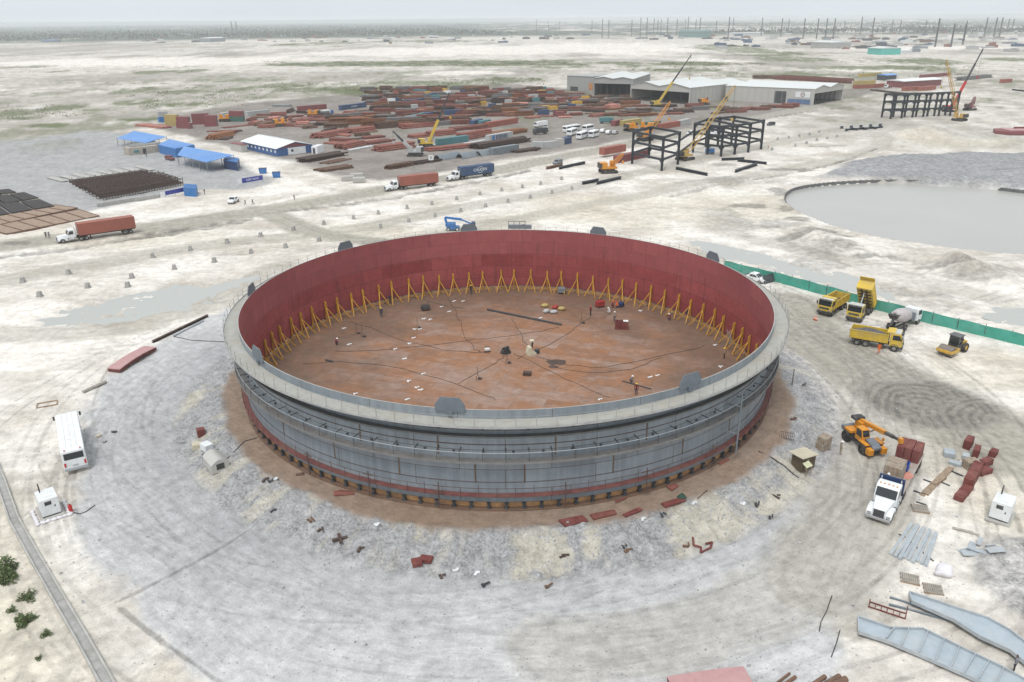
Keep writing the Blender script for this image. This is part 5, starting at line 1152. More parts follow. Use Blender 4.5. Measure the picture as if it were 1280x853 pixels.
# ------------------------------------------------------------------ right-hand store
def hut():
    o = thing('wooden_hut', 'small wooden hut with a beige sheet roof at the foot of the bank', 'hut', ground_at(1003, 584), R(32))
    MB().box((0, 0, .85), (2.2, 1.5, 1.7)).build('wall', mat('hut_wood', (.12, .09, .06), .9, var=.3, scale=3), o)
    MB().prism([(-1.5, 1.95), (1.3, 1.65), (1.3, 1.73), (-1.5, 2.03)], -1.0, 1.0).build('roof', m_beige, o)
    a_ = MB().box((-.9, -1.25, 1.25), (1.0, .7, .05), rx=R(25)); a_.build('awning', mat('lime_sheet', (.55, .56, .38), .8), o)
    MB().bar((-1.3, -1.5, 0), (-1.3, -1.5, 1.1), .07).bar((-.5, -1.5, 0), (-.5, -1.5, 1.1), .07).build('post', m_wood, o)
    MB().box((-.3, -.755, .8), (.6, .02, 1.3)).build('door', m_wood, o)
    return o
hut()
for i, (px, py, z_, lb) in enumerate(((1028, 561, 0, 'lower brown timber crate standing by the foot of the bank above the hut'), (1029, 561, .85, 'upper brown timber crate stacked on another above the wooden hut'))):
    c = crate('timber_crate', (1.4, 1.1, .8), m_wood, lb, 'crate'); c.location = ground_at(px, py, z_); c.rotation_euler.z = R(30+i*8)
p = ground_at(983, 550); o = thing('metal_barrier', 'thin dark metal barrier standing on the bank above the wooden hut', 'barrier', p, R(-25))
mb = MB(); [mb.tube((x, 0, 0), (x, 0, 1.0), .025, 5) for x in [-.8+.2*i for i in range(9)]]; mb.build('upright', m_rustdark, o)
MB().tube((-.8, 0, 1), (.8, 0, 1), .03, 5).tube((-.8, 0, .15), (.8, 0, .15), .03, 5).build('rail', m_rustdark, o)
def pallet(px, py, rz, label):
    o = thing('pallet', label, 'pallet', ground_at(px, py), rz, 'wooden pallets'); mb = MB(); [mb.box((-.52+i*.13, 0, .15), (.09, 1.0, .03)) for i in range(9)]; mb.build('board', m_woodgrey, o)
    mb = MB(); [mb.box((0, s*.45, .07), (1.2, .1, .12)) for s in (-1, 0, 1)]; mb.build('bearer', m_wood, o); o.scale = (1.35,)*3; return o
pallet(1137, 725, R(-22), 'wooden pallet lying left of another below the grey sheet pile'); pallet(1166, 738, R(-18), 'wooden pallet lying closest to the long grey girder'); pallet(1150, 637, R(-15), 'wooden pallet lying beside the white truck cab')
# grey purlins laid side by side
for i in range(9):
    t = i/8; a, b = (1113+t*44, 694+t*12+(i % 3)*1.5), (1140+t*30+(i % 2)*3, 655+t*14)
    beam('steel_purlin', a, b, .30, .16+.05*(i % 3), m_galv, 'pale grey steel purlin lying in a fan-shaped row below the truck', 'purlin', 'grey purlins in a row', shape='box')
for i in range(5): beam('timber_bearer', (1123+i*9, 668+i*7), (1131+i*9, 672+i*7.5), .12, .07, m_dark, 'dark bearer poking out under the grey purlins', 'bearer', 'bearers under the purlins', shape='box')
for i, (a, b) in enumerate((((1152, 620), (1186, 587)), ((1157, 619), (1189, 586)), ((1166, 607), (1180, 598)))):
    beam('timber_plank', a, b, .55, .12+.1*i, m_wood, ('long brown plank lying right of the truck, nearer the truck', 'long brown plank lying right of the truck, farther from it', 'short brown plank lying across two long ones')[i], 'plank', shape='box')
for i, (a, b) in enumerate((((1154, 600), (1168, 605)), ((1142, 614), (1155, 619)), ((1175, 603), (1187, 608)), ((1190, 590), (1204, 596)), ((1145, 628), (1158, 632)))): beam('steel_bar', a, b, .14, .12, m_dark, 'short dark steel bar lying on the sand right of the truck', 'bar', 'short bars right of the truck', shape='box')
def obox(a, b, wd, h, label, M=None, z=0):
    A, B = ground_at(*a), ground_at(*b); o = thing('steel_box', label, 'steel box', (A+B)/2, yaw(A, B)); L_ = (B-A).length; o.location.z += z
    MB().box((0, 0, h/2), (L_, wd, h)).build('box', M or m_primer, o, bevel=.03); k = MB(); [k.box((x*L_*.4, 0, h/2), (.06, wd+.06, h+.06)) for x in (-1, 0, 1)]; k.build('flange', M or m_primer, o); return o
obox((1197, 627), (1211, 610), .95, .6, 'long low red steel box, the nearer of two lying end to end')
obox((1208, 612), (1221, 590), .95, 1.35, 'tall long red steel box at the end of a low one')
for a, b, w_, h, lb in (((1207, 562), (1212, 555), .75, 1.1, 'upright red steel box farthest left of the small red ones'), ((1218, 573), (1221, 565), .6, 1.0, 'narrow upright red box beside the brown crate'), ((1239, 572), (1243, 567), .7, .7, 'small red steel box farthest right by the broken pallets'), ((1226, 583), (1237, 579), .8, .7, 'squat red steel box topping the group right of the tall one'), ((1222, 594), (1236, 590), .9, .6, 'wide low red steel box right of the tall long one')): obox(a, b, w_, h, lb)
c = crate('timber_crate', (1.5, 1.2, 1.0), m_wood, 'open brown timber crate among the small red boxes', 'crate'); c.location = ground_at(1213, 585); c.rotation_euler.z = R(8)
for a, b, w_, h, lb in (((1179, 568), (1193, 571), 1.3, .6, 'grey bundle of sheet sections, farthest left by the red boxes'), ((1186, 578), (1202, 583), .8, .3, 'flat grey bundle lying below another grey bundle'), ((1202, 573), (1211, 575), 1.0, .6, 'small grey bundle beside the upright red box')): obox(a, b, w_, h, lb, m_galv)
for i, (px, py, rz, d) in enumerate(((1208, 689, .3, (1.6, .6, .1)), (1215, 684, 1.0, (1.5, .6, .1)), (1222, 690, -.7, (1.8, .5, .12)), (1212, 694, -.1, (1.5, .7, .1)), (1244, 690, .1, (1.7, .7, .06)), (1224, 680, .9, (1.4, .4, .1)), (1210, 666, -.6, (2.0, .3, .1)), (1203, 664, -.5, (1.8, .3, .1)), (1238, 683, .1, (1.0, .15, .1)))):
    one('sheet_offcut', MB().box((0, 0, d[2]/2+.05*i % .3), d, 0, rx=.06), m_galv if i not in (6, 7) else m_woodgrey, ('pale grey sheet offcut lying in a loose heap right of the purlins' if i not in (6, 7) else 'weathered grey board lying above the heap of sheet offcuts'), 'offcut', loc=ground_at(px, py), rz=rz, group='grey sheet offcuts' if i not in (6, 7) else 'weathered boards')
SK = MB().ball((0, 0, .35), .8, 14, (1.2, .9, .6)); SK.v = [(x*(1+.22*math.sin(5*y+3*z)), y*(1+.2*math.sin(4*x+1)), max(0, z*(1+.3*math.sin(4*x+3*y)))) for x, y, z in SK.v]
one('sack', SK, m_sack, 'large pale sack slumped on the sand above the pallets', 'sack', loc=ground_at(1179, 718), rz=.4, smooth=True)
p = ground_at(1109, 764); o = thing('stretcher_frame', 'red steel trestle frame lying left of the long girders', 'trestle', p, R(-32)); mb = MB(); L_ = 2.9
for s in (-1, 1): MB().bar((-L_/2, s*.35, .1), (L_/2, s*.35, .1), .09).build('rail', m_primer, o)
MB().bar((-L_/2, -.35, 0), (-L_/2, -.35, .9), .08).bar((L_/2, .35, 0), (L_/2, .35, .9), .08).bar((L_/2, -.35, 0), (L_/2, -.35, .5), .08).build('leg', m_primer, o)
mb = MB(); [mb.bar((-L_/2+L_*i/6, -.35, .1), (-L_/2+L_*i/6, .35, .1), .06) for i in range(7)]; mb.build('rung', m_primer, o)
# two long girder segments of the wind girder, flat plates with ribs and flanges
def girder(label, outline, ribs, flip, z=.25):
    P_ = [at(*q, GZ+z) for q in outline]; c = sum(P_, Vector())/len(P_); o = thing('girder_segment', label, 'girder segment', c, group='wind girder segments')
    pl = [((q-c).x, (q-c).y) for q in P_]; MB().slab(pl, 0, .05).build('web', m_palegrey, o)
    mb = MB(); n = len(pl)
    for i in range(n): mb.bar((*pl[i], .12), (*pl[(i+1) % n], .12), .09, .34)
    mb.build('flange', m_galv, o)
    k = MB()
    for a, b in ribs:
        a, b = at(*a, GZ+z), at(*b, GZ+z); k.bar((a.x-c.x, a.y-c.y, .2), (b.x-c.x, b.y-c.y, .2), .07, .3)
    if ribs: k.build('rib', m_galv, o)
    mb = MB(); [mb.box(((pl[i][0]+pl[n-1-i][0])/2, (pl[i][1]+pl[n-1-i][1])/2, -.12), (.4, .4, .22)) for i in (1, 2, 3)]; mb.build('packing_block', m_wood, o)
    return o
girder('long grey girder segment with its ribs facing up, nearer the bottom corner',
 [(1072, 773), (1113, 787), (1153, 788), (1200, 811), (1250, 835), (1300, 862), (1300, 894), (1255, 868), (1200, 843), (1150, 821), (1110, 804), (1073, 792)],
 [((1119, 786), (1107, 801)), ((1136, 787), (1126, 810)), ((1160, 791), (1148, 819)), ((1180, 801), (1169, 828)), ((1199, 811), (1188, 837)), ((1219, 820), (1204, 845)), ((1236, 829), (1222, 852)), ((1254, 838), (1243, 862))], False)
girder('long smooth grey girder segment lying flat, farther from the camera',
 [(1136, 742), (1195, 762), (1235, 775), (1262, 790), (1300, 820), (1300, 846), (1262, 815), (1225, 798), (1192, 777), (1140, 754)], [], True, .45)
for a, b, lb in (((1112, 748), (1190, 773), 'slim grey rail lying along the farther girder segment'), ((1111, 757), (1192, 778), 'slim grey rail lying between the two girder segments')): beam('steel_rail', a, b, .16, .2, m_grey, lb, 'rail')
for i, (px, py) in enumerate(((978, 848), (985, 852), (1022, 851), (1040, 850), (1048, 853))): beam('scaffold_tube', (px-8, py+8), (px+9, py-5+i), .12, .2+.08*i, m_rust, 'rust brown steel tube in a loose bundle at the bottom edge', 'tube', 'rusty tubes at the bottom edge', shape='tube')
stickset('cable', 'thin dark cable lying on the grey ground left of the trestle', 'cable', [(1040, 745), (1033, 765), (1026, 778), (1024, 790)], .04, m_black, .04); stickset('cable', 'thin dark cable lying below another on the grey ground', 'cable', [(1050, 788), (1045, 806), (1039, 822)], .04, m_black, .04)
# ------------------------------------------------------------------ concrete drain on the left, green screen fence on the right
A = [ground_at(*q) for q in ((-30, 525), (0, 600), (18, 652), (45, 700), (75, 752), (104, 802), (135, 858), (180, 940))]
for q in A: q.z = GZ+.05
dr = thing('drain_channel', 'long grey concrete drain channel with raised pale kerbs', 'drain', A[0])
f_, kb = MB(), MB()
for a, b in zip(A[:-1], A[1:]):
    d = (b-a).normalized(); s = Vector((-d.y, d.x, 0)); a_, b_ = a-A[0], b-A[0]
    f_.bar(a_, b_+d*.02, .72, .2)
    for k in (-1, 1): kb.bar(a_+s*k*.42+Vector((0, 0, .1)), b_+s*k*.42+Vector((0, 0, .1)), .16, .4)
f_.build('bed', m_concdark, dr); kb.build('kerb', m_concrete, dr)
m_net = mat('green_net', (.06, .32, .245), .8, var=.15, scale=.8, grime=(.15, .36, .30), gscale=.25, gamt=.7)
FP = [ground_at(*q) for q in ((905, 337), (940, 346), (975, 354), (1007, 363), (1040, 372), (1070, 381), (1100, 389), (1140, 399), (1185, 410), (1230, 421), (1280, 433), (1330, 446), (1390, 461))]
fe = thing('screen_fence', 'green netting fence on thin posts running past the yellow trucks', 'fence', FP[0]); wv, wf = [], []
pts = []
for a, b in zip(FP[:-1], FP[1:]):
    n = max(2, int((b-a).length/.6))
    for i in range(n): pts.append(a.lerp(b, i/n)-FP[0])
pts.append(FP[-1]-FP[0])
for i, q in enumerate(pts):
    bow = .10*math.sin(i*.9)+.06*math.sin(i*2.3)
    for k, (z_, o_) in enumerate(((0, 0), (.6, bow), (1.3, bow*1.2), (1.95+.05*math.sin(i*.7), 0))): wv.append((q.x+o_*.3, q.y+o_, q.z+z_-.05)); wv.append((q.x+o_*.3, q.y+o_+.03, q.z+z_-.05))
for i in range(len(pts)-1):
    for k in range(3):
        a = i*8+k*2; wf.append((a, a+8, a+10, a+2)); wf.append((a+1, a+3, a+11, a+9))
mb = MB(); mb.v, mb.f = wv, wf; me = bpy.data.meshes.new('netting'); me.from_pydata(wv, [], wf); me.update(); me.materials.append(m_net); me.polygons.foreach_set('use_smooth', [True]*len(me.polygons))
o = bpy.data.objects.new('netting', me); COL.objects.link(o); o.parent = fe
for i in range(0, len(pts), 6): MB().tube(pts[i]+Vector((0, .1, -.3)), pts[i]+Vector((0, .1, 2.15)), .05, 6).build('post', m_rustdark, fe)
q = ground_at(962, 353); o = thing('board_sign', 'dark slanted board propped by the green fence', 'board', q, R(35)); MB().box((0, 0, .9), (4.0, .12, 1.5), rx=R(-25)).build('panel', m_dark, o); MB().box((0, .6, .4), (3.6, .1, .8), rx=R(30)).build('stay', m_wood, o)
# ------------------------------------------------------------------ shrubs on the left
def shrub(px, py, r_, n, label):
    p = ground_at(px, py); o = thing('shrub', label, 'shrub', p, group=None); rg = random.Random(int(px*7+py)); mb = MB(); st = MB()
    for i in range(7):
        t = rg.random()*6.3; st.tube((0, 0, 0), (r_*.6*math.cos(t), r_*.6*math.sin(t), r_*rg.uniform(.5, 1.1)), .03*r_+.01, 5, .01)
    for i in range(n):
        t, ph = rg.random()*6.3, math.acos(rg.uniform(-.1, 1)); q = rg.random()**.45*r_*(.75+.35*math.sin(t*3+px))
        c = Vector((q*math.sin(ph)*math.cos(t), q*math.sin(ph)*math.sin(t), q*math.cos(ph)*.85+.05)); e = Vector((rg.uniform(-1, 1), rg.uniform(-1, 1), rg.uniform(-.6, .9))).normalized(); s = e.cross(Vector((0, 0, 1))).normalized(); l = rg.uniform(.12, .24)*max(.7, min(1.3, r_)); wq = l*.34
        mb.add([c-e*l*.5, c+s*wq, c+e*l*.6, c-s*wq], [(0, 1, 2, 3)])
    mb.build('foliage', m_leaf, o); st.build('stem', m_bark, o); return o
shrub(3, 722, 2.0, 2600, 'large round green shrub at the left edge beside the drain'); shrub(35, 748, .9, 600, 'low spreading green shrub, left of the concrete drain'); shrub(31, 778, 1.0, 900, 'upright green shrub standing near the bottom left')
shrub(58, 794, .55, 300, 'small round green shrub closest to the concrete drain'); shrub(15, 764, .5, 250, 'small sparse shrub beneath the large one at the left'); shrub(48, 824, .35, 120, 'tiny dark green shrub lowest on the left sand')
# precast stumps set out in rows beyond the tank
def stump():
    o = thing('footing_stump', 'grey tapered concrete footing set in a row on the white sand', 'footing', group='concrete footings in rows behind the tank')
    MB().box((0, 0, .1), (1.15, 1.15, .25)).build('base', m_concdark, o); MB().box((0, 0, .75), (.95, .95, 1.15), taper=.78).build('pedestal', m_concdark, o, bevel=.04); return o
SP = [(29,353),(86,343),(110,360),(50,371),(165,348),(218,337),(284,304),(238,313),(191,322),(314,317),(268,328),(326,296),(367,288),(357,310),(399,302),(405,281),(442,274),(476,285),(511,278),(544,271),(576,265),(607,259),(635,253),(509,261),(540,256),(571,250),(600,244),(627,239),(473,268),(653,235),(676,231),(663,248),(690,242),(715,237),(702,225),
 (965,188),(972,175),(986,173),(999,171),(1012,169),(1024,166),(994,183),(1008,180),(1021,176),(1034,174),(1046,172),(160,359)]
s0 = None
for q in SP:
    p = ground_at(*q)
    if s0 is None: s0 = stump(); s0.location = p; s0.scale = (.85, .85, .8)
    else: dup(s0, p, rng.uniform(-.3, .3))
# ------------------------------------------------------------------ work inside the tank (z = 0 is the plate floor)
def fl_at(px, py, z=0.0): return at(px, py, z)
def stick(name, label, cat, segs, r_, M, group=None):
    P_ = [fl_at(*s) for s in segs]; c = P_[0].copy(); mb = MB(); mb.path([q-c+Vector((0, 0, r_)) for q in P_], r_, 6); return one(name, mb, M, label, cat, loc=c, group=group)
FG = None
for px, py, face, kind, sh_, tr_, he, lb in (
 (477, 397, 1.9, 'stand', 'navy', 'navy', 'y', 'worker in navy overalls and yellow helmet standing near the left braces'),
 (589, 368, -1.2, 'stand', 'black', 'navy', 'y', 'worker in dark overalls standing by the far braces'),
 (488, 380, 2.4, 'work', 'black', 'black', None, 'worker in black bending at the wall behind the left braces'),
 (420, 432, .6, 'crouch', 'maroon', 'navy', 'w', 'worker in maroon shirt crouching alone on the left of the tank floor'),
 (363, 408, 2.8, 'work', 'maroon', 'navy', 'w', 'white-helmeted worker behind the leftmost braces'),
 (738, 395, -.6, 'stand', 'maroon', 'black', 'r', 'worker in maroon shirt with red helmet standing left of the red machine'),
 (768, 402, -1.9, 'walk', 'khaki', 'navy', 'w', 'worker in khaki walking toward the red box'),
 (762, 393, 2.6, 'crouch', 'white', 'khaki', 'w', 'worker in white crouching beside the round red machine'),
 (765, 385, .4, 'crouch', 'maroon', 'maroon', 'r', 'worker in red helmet crouching, left of a crouching pair'),
 (772, 385, 2.7, 'crouch', 'orange', 'navy', 'r', 'worker in orange vest crouching, right of a crouching pair'),
 (837, 401, 2.0, 'crouch', 'maroon', 'navy', 'w', 'worker in maroon crouching at the foot of the right braces'),
 (858, 398, .5, 'work', 'navy', 'navy', 'w', 'worker in navy reaching up at the wall between the right braces'),
 (905, 449, 2.6, 'stand', 'khaki', 'black', 'y', 'worker with yellow helmet standing near the right braces'),
 (788, 479, -.4, 'crouch', 'grey', 'black', 'w', 'worker in grey crouching over the long flat bar'),
 (795, 494, -1.6, 'stand', 'maroon', 'navy', 'y', 'worker in maroon standing right behind the near tank wall'),
 (556, 366, 1.2, 'crouch', 'black', 'navy', None, 'worker in black crouching at the wall between far braces'),
 (497, 376, 1.6, 'crouch', 'maroon', 'maroon', 'r', 'worker in maroon crouching at the wall by the left braces')):
    person(px, py, 0.0, face, kind, sh_, tr_, he, lb)
bx_ = thing('steel_bin', 'open dark red steel bin standing on the tank floor', 'bin', fl_at(777, 411), R(-8)); mb = MB()
for s in (-1, 1): mb.box((0, s*.45, .65), (2.1, .06, 1.3)); mb.box((s*1.03, 0, .65), (.06, .9, 1.3))
mb.build('side', m_primer, bx_); MB().box((0, 0, .04), (2.0, .9, .06)).build('base', m_primer, bx_); MB().box((.6, .1, 1.32), (.8, .7, .05)).build('lid', m_white, bx_)
stick('pipe', 'long black pipe lying across the tank floor', 'pipe', [(609, 388), (702, 407)], .16, m_dark)
stick('flat_bar', 'long dark flat bar in front of the crouching worker near the front wall', 'bar', [(778, 477), (814, 487)], .08, m_dark)
stick('flat_bar', 'short dark bar lying on the left of the tank floor', 'bar', [(407, 451), (416, 453)], .14, m_dark)
def machine(label, px, py, rz, d, M, cat='welding machine', name='welding_set'):
    o = thing(name, label, cat, fl_at(px, py), rz); MB().box((0, 0, .25+d[2]/2), d).build('case', M, o, bevel=.06); mb = MB(); [mb.box((x*d[0]*.4, y*d[1]*.42, .14), (.16, .12, .28)) for x in (-1, 1) for y in (-1, 1)]; mb.build('foot', m_chassis, o)
    MB().bar((-d[0]*.4, 0, d[2]+.5), (d[0]*.4, 0, d[2]+.5), .06).bar((-d[0]*.4, 0, d[2]+.25), (-d[0]*.4, 0, d[2]+.5), .06).bar((d[0]*.4, 0, d[2]+.25), (d[0]*.4, 0, d[2]+.5), .06).build('handle', m_chassis, o); MB().box((d[0]/2+.01, 0, .25+d[2]*.6), (.03, d[1]*.7, d[2]*.5)).build('panel', m_contgrey, o); return o
o = thing('cable_reel', 'black coiled hose reel in the middle of the tank floor', 'reel', fl_at(632, 441), 0); mb = MB()
for k in range(4): mb.ring([(.75-.08*k+.09*math.cos(a), .09+.16*k+.09*math.sin(a)) for a in (0, 1.05, 2.1, 3.14, 4.2, 5.25)], 24)
mb.build('hose', m_black, o); MB().tube((0, 0, 0), (0, 0, .9), .2, 8).box((.3, .2, .8), (.5, .3, .3)).build('hub', m_dark, o)
machine('small white machine lying left of the black hose reel', 609, 440, .2, (.8, .5, .35), m_white); machine('round red machine with a white top near the far right braces', 750, 384, .5, (1.4, 1.0, .9), mat('faded_red', (.33, .04, .035), .6)); machine('dark blue machine beside the crouching pair', 776, 384, .9, (1.1, .8, .6), m_navy); machine('black machine on the far left of the tank floor', 532, 388, .3, (1.5, .9, .6), m_chassis)
machine('dark grey reel machine standing between the far braces', 702, 367, 0, (1.3, 1.0, .9), m_grey)
o = thing('floor_drill', 'pale cream L-shaped machine standing near the centre of the tank floor', 'machine', fl_at(664, 443), .4)
MB().prism([(-.7, 0), (.7, 0), (.7, .25), (.1, .5), (-.1, 1.3), (-.5, 1.3), (-.7, .5)], -.45, .45).build('body', mat('cream_paint', (.62, .6, .45), .5), o); MB().bar((.0, 0, .4), (.25, 0, 2.1), .2).build('mast', m_dark, o); MB().box((.1, 0, 2.15), (.6, .5, .25)).build('head', mat('cream_paint', (.62, .6, .45)), o); MB().box((.9, -.1, .4), (.6, .6, .6)).build('motor', m_dark, o)
heap('rust_heap', 3.2, 2.2, .35, 11, m_rustdark, 'brown heap of rust and dirt on the tank floor right of the cream machine', 'heap', loc=fl_at(695, 453)); heap('rust_heap', 1.6, 1.0, .25, 12, m_rustdark, 'small brown dirt heap below a larger one on the tank floor', 'heap', loc=fl_at(692, 459))
c = crate('tool_box', (1.1, .8, .5), m_rustdark, 'rusty brown tool box on the tank floor below the cream machine', 'tool box', False); c.location = fl_at(659, 469); c.rotation_euler.z = -.2
for px, py, M, lb in ((681, 384, m_contyel, 'yellow bag lying left in the coloured pile on the tank floor'), (694, 386, mat('faded_red', (.33, .04, .035)), 'red bag lying in the coloured pile on the tank floor'), (702, 388, m_contyel, 'small yellow bag at the right end of the coloured pile'), (683, 391, m_contgrey, 'grey drum lying left in front of the coloured bags'), (692, 392, m_contgrey, 'grey drum lying right in front of the coloured bags')):
    one('equipment_bag', MB().ball((0, 0, .3), .6, 10, (1.2, .8, .6)), M, lb, 'bag', loc=fl_at(px, py), rz=.3*px, smooth=True)
for px, py, lb in ((446, 418, 'thin steel tripod stand at the left of the tank floor'), (453, 422, 'ring of rusty clamps on the left of the tank floor'), (522, 411, 'thin upright rod with white cans on the left tank floor'), (597, 475, 'group of thin upright pins on the tank floor, left of centre'), (634, 455, 'thin rusty stand below the hose reel'), (727, 405, 'small dark stand with wires on the tank floor')):
    o = thing('floor_stand', lb, 'stand', fl_at(px, py)); mb = MB(); [mb.tube((.5*math.cos(a), .5*math.sin(a), 0), (0, 0, .9), .03, 5) for a in (0, 2.1, 4.2)]; mb.build('leg', m_rust, o); MB().tube((0, 0, .85), (0, 0, 2.0), .03, 5).build('mast', m_dark, o); MB().box((.3, .2, .12), (.5, .3, .24)).build('base', m_dark, o)
for i, (px, py) in enumerate(((429, 411), (436, 431), (493, 437), (511, 430), (516, 423), (505, 449), (528, 468), (510, 477), (520, 485), (525, 488), (508, 500), (537, 400), (551, 384), (529, 399), (578, 377), (567, 377), (443, 493), (518, 412), (524, 412), (561, 390), (675, 398), (800, 389), (821, 470), (812, 472), (749, 500), (900, 459), (893, 432))):
    one('paper_scrap', MB().box((0, 0, .05), (.4+.2*(i % 2), .25, .08), i*.7).box((.3, .15, .08), (.3, .2, .06), i), m_white, 'small white scrap lying on the rusty tank floor', 'scrap', loc=fl_at(px, py), group='white scraps on the tank floor')
rg = random.Random(4)
for i, segs in enumerate(([(440, 402), (500, 425), (560, 440), (612, 441)], [(640, 442), (700, 470), (760, 497)], [(560, 372), (575, 400), (585, 430), (600, 441)], [(648, 448), (690, 430), (740, 395)], [(420, 440), (500, 437), (590, 425), (640, 420), (700, 410)], [(668, 446), (730, 462), (800, 452), (880, 432)], [(570, 480), (610, 460), (632, 445)], [(690, 459), (760, 470), (830, 447)], [(520, 372), (560, 384), (580, 386)], [(640, 400), (655, 425), (662, 440)], [(380, 455), (450, 452), (540, 470), (620, 500)])):
    pts = [fl_at(*s) for s in segs]; q = curve([(p.x, p.y) for p in pts], 2); c = pts[0]
    mb = MB(); mb.path([Vector((x-c.x+rg.uniform(-.3, .3), y-c.y+rg.uniform(-.3, .3), .03)) for x, y in q], .032, 5)
    one('welding_cable', mb, mat('dusty_cable', (.06, .05, .045), .9), 'dark welding cable snaking over the rusty tank floor', 'cable', loc=c, group='welding cables on the tank floor')
o = thing('step_ladder', 'grey steel step ladder against the right inner wall', 'ladder', fl_at(914, 432), R(35)); mb = MB(); [mb.bar((0, s*.3, 0), (-1.0, s*.3, 2.8), .07) for s in (-1, 1)]; mb.build('rail', m_galv, o); mb = MB(); [mb.bar((-i*.14, -.3, .35*i), (-i*.14, .3, .35*i), .06) for i in range(1, 8)]; mb.build('rung', m_galv, o)
# people and cones outside
person(1050, 568, gz(*at(1050, 568).xy), 0, 'stand', 'khaki', 'khaki', 'w', 'white-helmeted worker in khaki standing left of the orange crane')
person(1098, 442, gz(*at(1098, 442).xy), -1.5, 'stand', 'orange', 'orange', None, 'person in bright orange overalls standing against the side-on dump truck')
person(1267, 840, GZ+.3, 2.4, 'stand', 'grey', 'black', None, 'worker in grey shirt standing on the near ribbed girder segment', )
for px, py, f_, k_, s_, t_, lb in ((183, 197, 0, 'stand', 'navy', 'black', 'person in dark clothes by the pale block building'), (256, 243, -2, 'walk', 'grey', 'black', 'person walking alone right of the blue cabin'), (307, 257, 3, 'walk', 'navy', 'black', 'person walking behind the white pickup, nearer to it'), (316, 256, 0, 'walk', 'black', 'black', 'person walking behind the white pickup, farther from it'), (58, 298, -1, 'stand', 'black', 'black', 'person standing in front of the white bonneted lorry, left one'), (62, 298, -1, 'stand', 'grey', 'black', 'person standing in front of the white bonneted lorry, right one'), (368, 250, 1, 'stand', 'khaki', 'black', 'person in khaki on the verge by the road bend'), (831, 212, 0, 'stand', 'white', 'navy', 'person in white near the foot of the black steel frame'), (960, 187, 0, 'stand', 'orange', 'navy', 'person in orange beside the far end of the black frame')):
    person(px, py, gz(*at(px, py).xy), f_, k_, s_, t_, 'w', lb)
def cone(px, py, label):
    p = ground_at(px, py); o = thing('traffic_cone', label, 'traffic cone', p); MB().box((0, 0, .03), (.45, .45, .06)).build('base', m_black, o); MB().ring([(.001, .06), (.18, .06), (.04, .8), (.001, .8)], 14).build('body', m_orangevest, o); q = MB().ring([(.10, .35), (.135, .35), (.11, .5), (.08, .5)], 14).build('band', m_white, o); return o
cone(1018, 400, 'orange traffic cone in front of the empty yellow dump truck'); cone(1020, 401, 'second orange cone, slightly nearer, by the empty yellow dump truck')
# ------------------------------------------------------------------ vehicles on the road and the storage yard behind
def upright(px, py0, py1, z0=GZ):
    """height in metres of something standing at px, py0 whose top the photograph shows at py1"""
    p = at(px, py0, z0); lo, hi = 0, 90
    for _ in range(30):
        m_ = (lo+hi)/2; d = Vector((p.x, p.y, z0+m_))-CAM; y = 426.5-F_PX*d.dot(UP)/d.dot(FW)
        if y > py1: lo = m_
        else: hi = m_
    return lo
def corr(L_, W_, H_, z0=0, step=.55):
    """container shell with corrugated sides"""
    mb = MB(); mb.box((0, 0, z0+H_/2), (L_-.06, W_-.06, H_-.06)); n = int(L_/step)
    for s in (-1, 1):
        for i in range(n): mb.box((-L_/2+.25+(L_-.5)*(i+.5)/n, s*(W_/2-.01), z0+H_/2), (step*.5, .05, H_-.3))
    for x in (-1, 1):
        for s in (-1, 1): mb.box((x*(L_/2-.06), s*(W_/2-.06), z0+H_/2), (.14, .14, H_))
    for s in (-1, 1): mb.box((0, s*(W_/2-.04), z0+.08), (L_, .1, .16)); mb.box((0, s*(W_/2-.04), z0+H_-.07), (L_, .1, .14))
    return mb
def container(label, M, L_=12.19, H_=2.6, group=None, name='shipping_container'):
    o = thing(name, label, 'container', group=group); corr(L_, 2.44, H_).build('shell', M, o)
    d = MB(); [d.box((L_/2+.01, s*.58, H_/2), (.05, 1.1, H_-.3)) for s in (-1, 1)]; d.build('door', M, o)
    k = MB(); [k.tube((L_/2+.06, y, .2), (L_/2+.06, y, H_-.2), .03, 5) for y in (-.9, -.3, .3, .9)]; k.build('lock_rod', m_contgrey, o); return o
def set_at(o, a, b, z=0, mid=True):
    """stand o with its long axis along the ground line a-b"""
    A, B = ground_at(*a), ground_at(*b); o.location = (A+B)/2 if mid else A; o.location.z += z; o.rotation_euler.z = yaw(A, B); return o
def lorry(label, rear, front, M, mark=None):
    o = thing('container_lorry', label, 'lorry'); tractor(o, 8.6); trailer(o, 4.2, -8.6, m_chassis, deck=False); settle(place(o, rear, front))
    c = container({'r': 'red', 'b': 'blue'}[mark[0]]+' shipping container carried on the '+mark[1], M, 12.6, 2.75); c.matrix_world = Matrix.Translation(o.location) @ Matrix.Rotation(o.rotation_euler.z, 4, 'Z') @ Matrix.Translation((-2.4, 0, 1.28)); return o, c
lorry('white bonneted lorry pulling a red container on the left road', (178, 289), (62, 306), m_contred, ('r', 'lorry on the left road'))
lorry('white bonneted lorry pulling a red container behind the tank', (549, 232), (478, 240), m_contred, ('r', 'lorry in the middle of the road'))
l_, cblue = lorry('white bonneted lorry pulling the blue lettered container', (617, 219), (557, 227), m_contblue, ('b', 'lorry behind the tank'))
